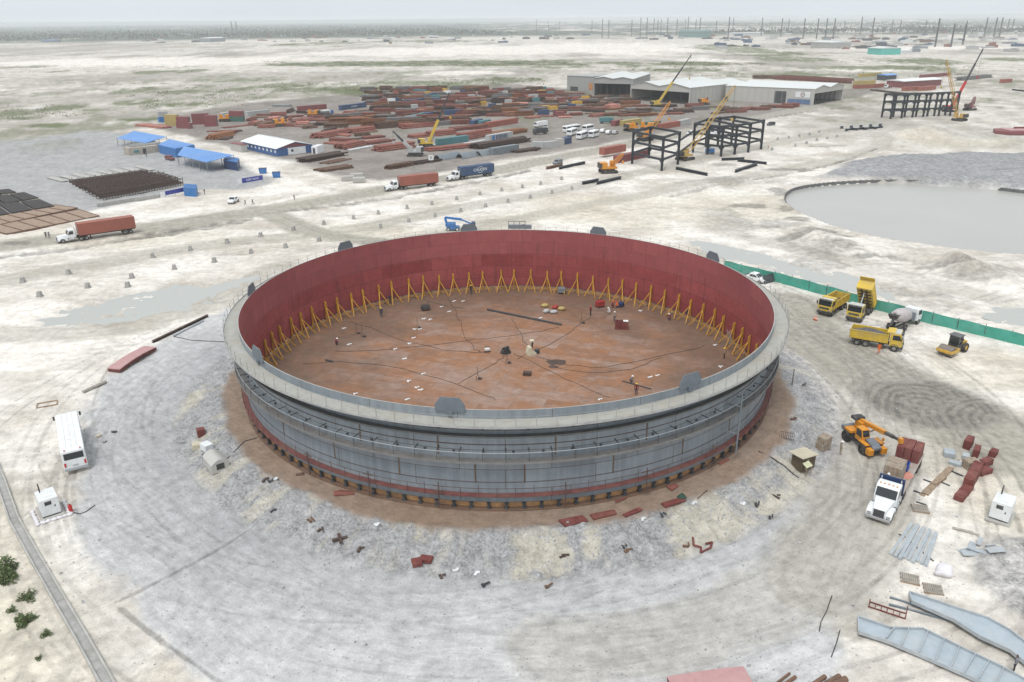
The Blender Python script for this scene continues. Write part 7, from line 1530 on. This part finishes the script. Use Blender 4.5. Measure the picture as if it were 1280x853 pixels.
small_truck('white box truck parked left of the buses', (686, 158), (666, 160), m_white, m_white); small_truck('dark truck standing below the white box truck', (682, 168), (669, 169), m_dark, m_dark); small_truck('teal truck parked left of the maroon container', (748, 155), (768, 154), m_contteal, m_contteal); small_truck('white lorry with dark load behind the right black frame', (905, 168), (888, 170), m_white, m_contblue); small_truck('blue and white tanker truck behind the red frames', (402, 145), (417, 143), m_blue, m_white); small_truck('white lorry standing left of the red containers on the right', (1116, 110), (1104, 111), m_white, m_contmar)

# sheds, boxes and plant standing among the stacks
rg = random.Random(61)
for i in range(46):
    px, py = rg.uniform(470, 740), rg.uniform(113, 146); p = at(px, py); M, nm = rg.choice(((m_contred, 'orange-red'), (m_contblue, 'dark blue'), (m_contgrey, 'grey'), (m_contmar, 'maroon'), (m_contteal, 'teal'), (m_white, 'white'), (m_yellow, 'yellow')))
    o = thing('store_box', nm+' store box standing among the steel stacks of the yard', 'store box', (p.x, p.y, gz(p.x, p.y)), R(rg.uniform(0, 40)), nm+' store boxes in the yard'); L_ = rg.uniform(3, 6.5); corr(L_, 2.4, 2.6).build('shell', M, o); MB().box((L_/2+.02, 0, 1.25), (.06, 2.0, 2.2)).build('door', M, o)

rg = random.Random(77); nz_ = 0
for i in range(1500):
    left = rg.random() < .55
    px, py = (rg.uniform(268, 470), rg.uniform(140, 186)) if left else (rg.uniform(640, 800), rg.uniform(120, 149))
    if left and (py > 176-(px-268)*.02 and px < 405 or 300 < px < 412 and py > 160 or px < 312 and py < 163 or py > 192): continue
    if not left and (px > 742 and py < 124 or px > 745 and py > 146): continue
    p = at(px, py)
    if any((p-q[0]).length < 7.5 for q in PLACED): continue
    PLACED.append((p,)); nz_ += 1; L_ = rg.uniform(7, 13); an = R(rg.choice((10, 12, -25, 35, 80))+rg.uniform(-9, 9)); d = Vector((math.cos(an), math.sin(an), 0))*L_/2
    pl = rg.random() < .4; zone = 'behind the site office' if left else 'between the buses and the dark open shed'
    bundle(pxof(p-d), pxof(p+d), rg.uniform(2.5, 5.5), rg.uniform(.7, 2.4), rg.choice((m_rustred, m_rustred, m_rust, m_rustred, m_rustdark, mat('pink_rods', (.45, .2, .16)))), ('red-brown pipes' if pl else 'red-brown beams')+' heaped in the yard '+zone, ('pipe' if pl else 'beam')+' heaps '+zone, kind='pipe' if pl else 'beam', seed=i+900)
    if nz_ > 70: break
# ------------------------------------------------------------------ cranes
def lattice(mb, a, b, w0, w1, n=14, r_=.09):
    a, b = Vector(a), Vector(b); d = (b-a).normalized(); u = Vector((0, 0, 1)) if abs(d.z) < .9 else Vector((1, 0, 0)); e = d.cross(u).normalized(); g = e.cross(d); pts = []
    for i in range(n+1):
        t = i/n; w_ = (w0+(w1-w0)*t)/2*min(1, t*6+.25)*min(1, (1-t)*6+.3); pts.append([a.lerp(b, t)+e*x*w_+g*y*w_ for x, y in ((-1, -1), (1, -1), (1, 1), (-1, 1))])
    for i in range(n):
        for k in range(4): mb.bar(pts[i][k], pts[i+1][k], r_*1.6); mb.bar(pts[i][k], pts[i+1][(k+1) % 4], r_); 
    return mb
def solve(base, tip_px, H_):
    """point H_ above the ground, at the depth of base, that the photograph shows at tip_px"""
    p = at(*base); d = FW*F_PX+RT*(tip_px[0]-640)+UP*(426.5-tip_px[1]); n = Vector((0, 1, 0)); t = (p-CAM).dot(n)/d.dot(n); return CAM+d*t
def crawler(name, label, base, yaw_, tip, M, latt=True, dy=0, cat='crane', w_=1.5, arms=()):
    p = ground_at(*base); o = thing(name, label, cat, p, yaw_); MB().box((0, 0, 1.7), (5.5, 3.0, .6)).box((-1.8, 0, 2.7), (2.4, 2.9, 1.5)).build('deck', M, o); MB().box((1.6, 1.0, 2.9), (1.6, 1.0, 1.8)).build('cab', M, o); MB().box((2.42, 1.0, 3.1), (.03, .8, 1.0)).build('cab_window', m_glass, o)
    for s in (-1, 1): MB().prism([(-3, .5), (-2.5, 0), (2.5, 0), (3, .5), (2.5, 1.1), (-2.5, 1.1)], s*1.9-.4, s*1.9+.4).build('track', m_black, o)
    MB().tube((0, 0, .9), (0, 0, 1.5), 1.0, 12).build('slew_ring', m_chassis, o); MB().box((-2.9, 0, 2.5), (.9, 3.2, 1.6)).build('counterweight', m_chassis, o)
    Mi = (Matrix.Translation(p) @ Matrix.Rotation(yaw_, 4, 'Z')).inverted(); t = Mi @ solve((base[0], base[1]), tip, 0); a = Vector((1.2, 0, 2.2)); mb = MB()
    if latt: lattice(mb, a, t, w_, w_*.6, 16).build('boom', M, o)
    else:
        u = t-a; mb.bar(a, a+u*.45, 1.0, 1.1).build('boom', M, o); MB().bar(a+u*.44, a+u*.75, .7, .75).build('boom_section', m_dark, o); MB().bar(a+u*.74, t, .45, .5).build('boom_section', m_dark, o); MB().tube((2.6, 0, 2.0), a+u*.3, .2, 8).build('lift_ram', m_galv, o)
    MB().tube(t, (t.x, t.y, max(2, t.z*.55)), .05, 5).build('hoist_rope', m_dark, o); MB().box((t.x, t.y, max(2, t.z*.55)), (.6, .6, 1.0)).build('hook_block', M, o); return o
crawler('crawler_crane', 'yellow crane with its thick boom raised left of the white beams', (533, 184), R(10), (562, 116), m_truck_yellow, False)
crawler('telescopic_crane', 'pale grey crane with its boom leaning left among red pipes', (519, 195), R(180), (491, 164), m_contgrey, False)
crawler('telescopic_crane', 'yellow crane with a tall thin boom in front of the big hall', (820, 134), R(20), (864, 69), m_truck_yellow, False)
crawler('lattice_crane', 'orange lattice boom crane left of the left black frame', (806, 176), R(30), (838, 127), m_orange); crawler('lattice_crane', 'yellow lattice boom crane between the two black frames', (856, 200), R(40), (919, 107), mat('crane_ochre', (.50, .33, .10), .6, var=.2))
crawler('crawler_crane', 'orange and yellow crawler crane body in front of the road', (760, 216), R(8), (779, 192), m_orange, True); crawler('lattice_crane', 'yellow lattice crane standing upright at the far black frame', (1199, 151), R(120), (1183, 75), mat('crane_ochre', (.50, .33, .10))); crawler('telescopic_crane', 'crane with a red and black boom beside the far black frame', (1186, 140), R(0), (1229, 61), m_redsign, False)
crawler('crawler_crane', 'small maroon crane right of the far yellow lattice crane', (1212, 138), R(30), (1219, 121), m_contmar); crawler('excavator', 'orange excavator behind the site office', (350, 158), R(20), (359, 145), m_orange, False, cat='excavator'); crawler('excavator', 'orange excavator left of the white and blue tanker', (392, 146), R(180), (386, 139), m_orange, False, cat='excavator'); crawler('excavator', 'orange excavator between the maroon and green containers', (281, 152), R(200), (277, 144), m_orange, False, cat='excavator'); crawler('excavator', 'yellow excavator left of the green container', (789, 164), R(30), (797, 154), m_orange, False, cat='excavator'); crawler('excavator', 'yellow excavator in front of the green container', (808, 163), R(160), (803, 154), m_orange, False, cat='excavator'); crawler('excavator', 'orange excavator against the side wall of the big hall', (880, 131), R(10), (885, 122), m_orange, False, cat='excavator')
o = thing('blue_compressor', 'blue machine at the foot of the right black frame', 'machine', ground_at(887, 193)); MB().box((0, 0, 1.3), (3.2, 1.8, 1.6)).build('case', m_blue, o, bevel=.1); [wheel(o, x, s*.9, .45, .3) for x in (-1, 1) for s in (-1, 1)]
# ------------------------------------------------------------------ black steel frames (pipe racks)
m_frame = mat('frame_black', (.030, .036, .044), .6, var=.2)
def rack(label, feet, tops, levels, pairs, cross=()):
    """columns stand at the pixels feet and reach the tops; pairs are joined at every level"""
    P_ = [ground_at(*f) for f in feet]; H_ = [upright(f[0], f[1], t) for f, t in zip(feet, tops)]; h = sum(H_)/len(H_); c = P_[0]; o = thing('pipe_rack', label, 'steel frame', c)
    for p in P_: q = p-c; mb = MB(); mb.box((q.x, q.y, h/2-.2), (.75, .12, h+.4)); [mb.box((q.x+s*.34, q.y, h/2-.2), (.1, .7, h+.4)) for s in (-1, 1)]; mb.build('column', m_frame, o)
    for a, b in pairs:
        for l in levels:
            A, B = P_[a]-c, P_[b]-c; z = Vector((0, 0, h*l)); mb = MB().bar(A+z, B+z, .35, .75); d = (B-A).normalized()
            mb.bar(A+z-Vector((0, 0, 1.5)), A+z+d*1.5, .3, .4); mb.bar(B+z-Vector((0, 0, 1.5)), B+z-d*1.5, .3, .4); mb.build('crossbeam', m_frame, o)
    return o
lf = rack('black steel frame of four tall columns, left of two near ones', [(790, 205), (827, 214), (847, 206), (811, 198)], [168, 163, 160, 165], (.33, .67, .97), [(0, 1), (1, 2), (2, 3), (3, 0)])
q0 = lf.location; A_, B_ = ground_at(847, 206)-q0, ground_at(866, 191)-q0
for z_ in (4.0, 8.2): MB().bar(A_+Vector((0, 0, z_)), B_+Vector((0, 0, z_)), .35, .7).build('link_beam', m_frame, lf)
ft_ = [(866, 191), (901, 196), (918, 193.5), (935, 191), (951, 187), (882, 184), (897, 182), (914, 180), (884, 193.6)]
beam_ = None
rack('black steel frame of many columns, right of two near ones', ft_, [157, 151, 149, 147, 145, 155, 153, 151, 154], (.33, .66, .96), [(0, 8), (8, 1), (1, 2), (2, 3), (3, 4), (0, 5), (5, 2), (5, 6), (6, 3), (6, 7), (7, 4), (8, 5)])
f_, t_, pr = [], [], []
for i in range(7): f_ += [(1102+i*14.2, 147-i*.3), (1113+i*13.6, 149-i*.9)]; t_ += [122-i*1.9, 121-i*1.9]
for i in range(7): pr.append((2*i, 2*i+1)); pr += ([(2*i, 2*i+2), (2*i+1, 2*i+3)] if i < 6 else [])
rack('long black steel frame far away by the lattice crane', f_, t_, (.33, .66, .96), pr)
for i, (a, b, lb) in enumerate((((728, 231), (748, 227), 'black steel column lying left of the road-side crane'), ((746, 231), (776, 224), 'long black steel column lying below the road-side crane'), ((845, 212), (884, 220), 'black steel column lying below the left black frame'), ((919, 216), (946, 207), 'black steel column lying lowest below the right black frame'), ((922, 202), (958, 206), 'black steel column lying farther from the camera below the frame'), ((902, 201), (930, 200), 'black beam in the group right of the frames'), ((683, 212), (703, 208), 'brown pipe lying by the road below the grey car'), ((699, 212), (731, 205), 'grey beam lying by the road below the grey car'), ((1060, 163), (1103, 160), 'grey beam lying on stands on the far white sand'), ((1265, 113), (1290, 116), 'dark steel column lying at the far right edge'))): beam('steel_column', a, b, 1.0, .9, m_rust if i == 6 else m_frame, lb, 'steel column')
for i in range(9): p = (1052+i*6.0, 161-i*.4+(i % 2)*3.5); o = thing('beam_stand', 'dark steel footing with a pale cap in the far group on the sand', 'footing', ground_at(*p), group='capped footings on the far sand'); MB().box((0, 0, .6), (1.0, 1.0, 1.2)).build('post', m_dark, o); MB().box((0, 0, 1.25), (2.4, 1.6, .12)).build('cap', m_galv, o)
o = thing('barge_hull', 'flat red steel hull lying at the right edge beyond the pond', 'steel hull', ground_at(1275, 167)); mb = MB().slab([(-12, -2), (-8, -6), (14, -6), (14, 6), (-9, 5)], .2, 1.6); mb.build('hull', m_contmar, o); MB().box((2, 0, 1.75), (18, 8, .2)).build('deck', m_primer2, o); MB().box((3, 2, 2.2), (10, .4, .7)).build('beam', m_primer, o)
for i, (px, py, lb) in enumerate(((435, 226, 'pale concrete block lying by the road, left of three'), (446, 223, 'pale concrete block lying by the road, middle one'), (449, 228, 'pale concrete block lying by the road, right of three'))): o = thing('concrete_block', lb, 'concrete block', ground_at(px, py), .2); MB().box((0, 0, .8), (4.0, 2.4, 1.5)).build('block', m_concrete, o, bevel=.1); MB().box((-2.01, 0, .6), (.04, 1.4, .9)).build('socket', m_dark, o)
# ------------------------------------------------------------------ halls
def hall(label, FL, FR, BR, h, ridges, wall, roof, open_front=True, side_doors=(), nm='steel_hall'):
    """rows of gables across the front FL-FR, running back to BR"""
    A, B, C_ = at(*FL), at(*FR), at(*BR); A.z = B.z = C_.z = GZ; wd = (B-A).length; L_ = (C_-B).length; o = thing(nm, label, 'building', A, 0); ux = (B-A).normalized(); uy = (C_-B).normalized(); T = lambda x, y, z: ux*x+uy*y+Vector((0, 0, z)); g = wd/ridges; rise = g*.09
    def quad(mb, *p): mb.add([T(*q) for q in p], [tuple(range(len(p)))])
    w_ = MB(); quad(w_, (wd, 0, 0), (wd, L_, 0), (wd, L_, h), (wd, 0, h)); quad(w_, (0, L_, 0), (0, 0, 0), (0, 0, h), (0, L_, h)); quad(w_, (wd, L_, 0), (0, L_, 0), (0, L_, h), (wd, L_, h))
    k = MB(); kk = int(L_/4)
    for i in range(kk): w_.bar(T(wd+.06, L_*(i+.5)/kk, 0), T(wd+.06, L_*(i+.5)/kk, h), .3, .1)
    w_.build('wall', wall, o)
    f = MB(); 
    for i in range(ridges): quad(f, (i*g, 0, h*(.72 if open_front else 0)), ((i+1)*g, 0, h*(.72 if open_front else 0)), ((i+1)*g, 0, h), ((i+.5)*g, 0, h+rise), (i*g, 0, h)); quad(f, (i*g, L_, h), ((i+.5)*g, L_, h+rise), ((i+1)*g, L_, h))
    for x in (0, wd): f.bar(T(x, .1, 0), T(x, .1, h), .6, .6)
    f.build('front_gable', wall, o)
    inn = MB(); quad(inn, (.3, L_*.35, 0), (wd-.3, L_*.35, 0), (wd-.3, L_*.35, h*.95), (.3, L_*.35, h*.95)); [inn.bar(T(wd*i/6, 2, 0), T(wd*i/6, 2, h*.9), .5) for i in range(1, 6)]; inn.build('gloom_wall', mat('hall_gloom', (.035, .042, .05), .8), o)  # wall set well forward, the shade indoors put into its near-black colour
    fm = MB(); quad(fm, (.2, .3, .35), (wd-.2, .3, .35), (wd-.2, L_*.35, .35), (.2, L_*.35, .35)); fm.build('gloom_floor', mat('hall_floor_gloom', (.07, .065, .06), .9), o)  # floor coloured dark to carry the same indoor shade
    for i in range(ridges):
        r_ = MB()
        for x0, x1, z0, z1 in ((i*g-.3*(i == 0), (i+.5)*g, h, h+rise), ((i+.5)*g, (i+1)*g+.3*(i == ridges-1), h+rise, h)): r_.add([T(x0, -.5, z0+.05), T(x1, -.5, z1+.05), T(x1, L_+.5, z1+.05), T(x0, L_+.5, z0+.05), T(x0, -.5, z0+.25), T(x1, -.5, z1+.25), T(x1, L_+.5, z1+.25), T(x0, L_+.5, z0+.25)], [(3,2,1,0),(4,5,6,7),(0,1,5,4),(1,2,6,5),(2,3,7,6),(3,0,4,7)])
        r_.build('roof', roof, o)
    for y0, y1, zt, M in side_doors: d_ = MB(); d_.add([T(wd+.15, L_*y0, 0), T(wd+.15, L_*y1, 0), T(wd+.15, L_*y1, zt), T(wd+.15, L_*y0, zt)], [(0, 1, 2, 3)]); d_.build('side_door', M, o)
    return o, T, wd, L_
hh = upright(861, 130, 110)
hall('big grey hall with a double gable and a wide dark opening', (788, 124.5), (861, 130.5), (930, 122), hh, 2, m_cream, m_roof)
hh2 = upright(1016, 131, 111.5)
# the second hall lies broadside: its open gable end looks right
A_, B_ = (1052, 126), (1016, 131.5)
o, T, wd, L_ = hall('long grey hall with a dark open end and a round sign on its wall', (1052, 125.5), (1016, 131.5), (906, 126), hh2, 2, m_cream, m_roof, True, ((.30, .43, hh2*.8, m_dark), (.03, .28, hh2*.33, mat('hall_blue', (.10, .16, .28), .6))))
# T's first axis now runs from the back right to the front: the side at wd faces the camera
s_ = MB(); q = [T(wd+.2, L_*.115+3.6*math.cos(a)*1.0, hh2*.62+1.5*math.sin(a)) for a in [i*math.pi/10 for i in range(20)]]
p_ = MB(); p_.add([T(wd+.16, L_*.04, hh2*.45), T(wd+.16, L_*.20, hh2*.45), T(wd+.16, L_*.20, hh2*.82), T(wd+.16, L_*.04, hh2*.82)], [(0, 1, 2, 3)]); p_.build('sign_panel', m_white, o)
rr_ = hh2*.15; k = MB(); n = 24
for r0, r1 in ((rr_*.72, rr_),): 
    v = []; [v.extend((T(wd+.2, L_*.12+r*math.cos(2*math.pi*i/n), hh2*.635+r*math.sin(2*math.pi*i/n)) for r in (r0, r1))) for i in range(n)]; k.add(v, [(2*i, 2*i+1, (2*i+3) % (2*n), (2*i+2) % (2*n)) for i in range(n)])
k.add([T(wd+.2, L_*.12-rr_*.4, hh2*.635-rr_*.15), T(wd+.2, L_*.12+rr_*.4, hh2*.635-rr_*.15), T(wd+.2, L_*.12+rr_*.4, hh2*.635+rr_*.2), T(wd+.2, L_*.12-rr_*.4, hh2*.635+rr_*.2)], [(0, 1, 2, 3)]); k.build('sign_emblem', m_contmar, o)
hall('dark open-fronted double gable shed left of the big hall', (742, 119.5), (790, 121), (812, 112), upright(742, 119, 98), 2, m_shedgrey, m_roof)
A, B = at(709, 113), at(741, 115); h = upright(709, 113, 95); o = thing('tall_building', 'tall plain grey clad building left of the dark open shed', 'building', A, yaw(A, B)); wd = (B-A).length; mb = MB().box((wd/2, 12, h/2), (wd, 24, h)); [mb.box((wd*i/14, -.08, h/2), (.25, .12, h)) for i in range(15)]; mb.build('wall', m_shedgrey, o); MB().box((wd/2, 12, h+.2), (wd+.6, 24.6, .3)).build('roof', m_shedgrey, o); MB().box((wd*.28, -.16, h*.14), (wd*.3, .1, h*.28)).build('opening', m_dark, o); MB().box((wd*.92, -.2, h*.35), (wd*.14, .1, h*.45)).build('orange_panel', m_rustred if False else mat('panel_orange', (.5, .22, .08), .6), o)
for a, b, hy, M, Mr, lb, dp in (((1084, 68), (1100, 69), 58, mat('teal_clad', (.08, .42, .36), .6), m_roof, 'turquoise walled shed with a pale roof in the distance', 30), ((1013, 60), (1040, 61), 51, m_shedgrey, m_roof, 'grey hall with a maroon end in the distance', 40), ((848, 47), (886, 47), 38, mat('green_clad', (.10, .20, .19), .7), mat('green_clad', (.10, .20, .19)), 'dark green block in the far distance among masts', 40), ((263, 53), (282, 52), 47, m_grey, m_roof, 'blue-grey shed in the far distance at the left', 30), ((1128, 110), (1176, 107), 100, m_contmar, m_white, 'white tent roof over red containers on the right', 14), ((1107, 101), (1120, 100), 93, m_dark, m_blueroof, 'small dark kiosk with a pale blue roof', 8), ((52, 53), (69, 53), 50, m_grey, m_blueroof, 'pale blue low shed far away on the left plain', 20), ((1110, 68), (1140, 67), 63, m_white, m_white, 'long white tent far away on the right', 14), ((915, 45), (955, 44), 41, m_roof, m_roof, 'low pale roofed shed in the far middle distance', 20)):
    A, B = at(*a), at(*b); h = upright(a[0], a[1], hy); wd = (B-A).length; o = thing('distant_shed', lb, 'shed', A, yaw(A, B)); MB().box((wd/2, dp/2, h*.42), (wd, dp, h*.84)).build('wall', M, o); q = MB().prism([(-1, h*.82), (dp/2, h), (dp+1, h*.82), (dp+1, h*.78), (-1, h*.78)], -wd-.5, .5); k = MB(); k.add([(-y, x, z) for x, y, z in q.v], q.f); k.build('roof', Mr, o)
o_ = bundle((966, 99), (1066, 105), 8, 4.0, m_rustred, 'very long dark red wall of steel behind the right hall', None); bundle((1196, 101), (1238, 97), 6, 3.0, mat('grey_beams', (.22, .21, .21)), 'long grey row of steel on the far right sand', None); bundle((1090, 113), (1130, 118), 5, 1.5, m_rustdark, 'dark steel lengths before the ochre and red containers', None); bundle((940, 98), (992, 99), 8, 3, m_rust, 'brown heap of steel behind the roof of the long hall', None); bundle((340, 134), (365, 134), 4, 2.0, m_contgrey, 'pale beams stacked at the back of the yard', None); bundle((455, 131), (503, 126), 5, 2.0, m_dark, 'dark beams at the back of the yard left of a blue container', None)
# ------------------------------------------------------------------ masts on the far plain
def mast(px, top, bot, lb='thin dark lattice mast standing on the far plain'):
    p = at(px-(px-640)*.012, bot); h = upright(px, bot, top); o = thing('lattice_mast', lb, 'mast', p, group='lattice masts on the far plain'); w_ = 1.0+(p-CAM).length*.00055
    mb = MB()
    for x, y in ((-1, -1), (1, -1), (1, 1), (-1, 1)): mb.bar((x*w_*.5, y*w_*.5, 0), (x*w_*.3, y*w_*.3, h), .45)
    n = 9
    for i in range(n):
        z0, z1 = h*i/n, h*(i+1)/n; s0_, s1_ = w_*(.5-.2*i/n), w_*(.5-.2*(i+1)/n)
        for x, y, x2, y2 in ((-1, -1, 1, -1), (1, -1, 1, 1), (1, 1, -1, 1), (-1, 1, -1, -1)): mb.bar((x*s0_, y*s0_, z0), (x2*s1_, y2*s1_, z1), .3)
    mb.build('tower', m_dark, o); return o
for q in ((287,27,47),(293,27,47),(279,36,47),(671,25,41),(741,25,41),(754,24,48),(762,25,48),(791,25,46),(802,22,48),(810,22,48),(819,23,42),(828,24,42),(836,22,46),(848,24,45),(859,24,39),(862,21,45),(872,24,41),(877,22,46),(913,21,50),(919,22,41),(955,22,45),(980,23,46),(989,24,41),(1008,23,49),(1025,23,49),(1036,23,49),(1046,23,49),(1080,21,46),(1095,22,47),(1120,25,41),(1130,25,43),(1162,26,43),(1175,23,59),(1195,30,59),(1212,26,48),(1237,22,48),(1249,22,48),(1256,22,48),(1266,24,41),(1272,24,40),(700,27,40),(686,27,40),(824,25,43),(898,26,40),(1060,27,40),(1210,30,56)):
    mast(*q)
# small sheds, machines and stores too far away to show more than their mass
rg = random.Random(21)
for i in range(330):
    px, py = rg.choice((rg.uniform(640, 1280), rg.uniform(760, 1280), rg.uniform(150, 700))), None; py = rg.triangular(38, 66, 50) if px > 700 else rg.triangular(40, 57, 50)
    if px < 700 and rg.random() < .35 and py > 50: continue
    if 640 < px < 900 and py > 50: continue
    p = at(px, py); L_ = rg.uniform(5, 26); h = rg.uniform(1.5, 5); mb = MB().box((0, 0, h/2), (L_, rg.uniform(4, 12), h)); mb.box((rg.uniform(-.3, .3)*L_, 0, h+.4), (L_*.4, 5, .9))
    M = rg.choice((m_grey, m_rust, m_rustred, m_contgrey, m_roof, m_shedgrey, m_dark, m_contblue)); one('distant_store', mb, M, 'small low store or stack far off on the hazy plain', 'store', loc=(p.x, p.y, GZ), rz=rg.uniform(-.3, .3), group='small stores on the hazy plain')
# scrub on the green strips, and the woodland along the horizon
def scrub(name, spots, hgt, wid, M, seed, n_leaf=14):
    rg = random.Random(seed); v, f = [], []
    for x, y, s in spots:
        for k in range(n_leaf):
            a, q = rg.random()*6.283, rg.random()**.5*wid*s; z = hgt*s*(rg.random()**.7)*(1-.5*q/(wid*s+1e-6)); c = Vector((x+q*math.cos(a), y+q*math.sin(a), GZ+z)); e = Vector((rg.uniform(-1, 1), rg.uniform(-1, 1), rg.uniform(.2, 1))).normalized(); t = e.cross(Vector((.3, .8, .2))).normalized(); l = hgt*s*rg.uniform(.22, .5); n = len(v)
            v += [tuple(c-e*l*.6), tuple(c+t*l*.45), tuple(c+e*l*.6), tuple(c-t*l*.45)]; f.append((n, n+1, n+2, n+3))
    me = bpy.data.meshes.new(name); me.from_pydata(v, [], f); me.update(); me.materials.append(M); o = bpy.data.objects.new(name, me); COL.objects.link(o); return tag(o, kind='stuff')
rg = random.Random(5); sp = []
for px0, px1, y0, y1, n in ((330, 740, 77.5, 83, 420), (335, 560, 103, 116, 130), (0, 110, 133, 150, 40), (160, 330, 105, 135, 90), (900, 1000, 55, 72, 90), (860, 1280, 72, 98, 160), (560, 680, 99, 106, 50), (760, 900, 78, 89, 80), (0, 250, 82, 91, 60)):
    for _ in range(n): p = at(rg.uniform(px0, px1), rg.uniform(y0, y1)); sp.append((p.x, p.y, rg.uniform(.4, 1.3)))
o = scrub('scrub', sp, 1.3, 4.2, mat('scrub_green', (.125, .145, .07), .9, var=.4, scale=.2), 6, 20); tag(o, 'low green scrub in strips across the far white sand', 'scrub')
sp = []
for _ in range(5200):
    d = math.exp(rg.uniform(math.log(2700), math.log(9000))); a = R(rg.uniform(-48, 48)); x, y = d*math.sin(a), d*math.cos(a)
    if math.sin(x*.0021+1)+math.sin(y*.0017+x*.0008) > (.9 if x < -200 else -.15): continue
    sp.append((x, y, rg.uniform(.7, 1.6)))
o = scrub('woodland', sp, 11, 34, mat('woodland_green', (.035, .055, .035), .9, var=.3, scale=.02), 8, 9); tag(o, 'dark band of woodland along the hazy horizon', 'woodland')
# ------------------------------------------------------------------ air
hz = bpy.data.materials.new('haze'); hz.use_nodes = True; n = hz.node_tree.nodes; n.clear(); ou = n.new('ShaderNodeOutputMaterial'); pv = n.new('ShaderNodeVolumePrincipled')
pv.inputs['Color'].default_value = (.965, .985, 1.0, 1); pv.inputs['Density'].default_value = HAZE; pv.inputs['Anisotropy'].default_value = 0.2; hz.node_tree.links.new(pv.outputs[0], ou.inputs['Volume'])
mb = MB(); mb.box((0, 0, 22.75), (47000, 47000, 58.5)); o = mb.build('haze', hz); tag(o, kind='stuff')
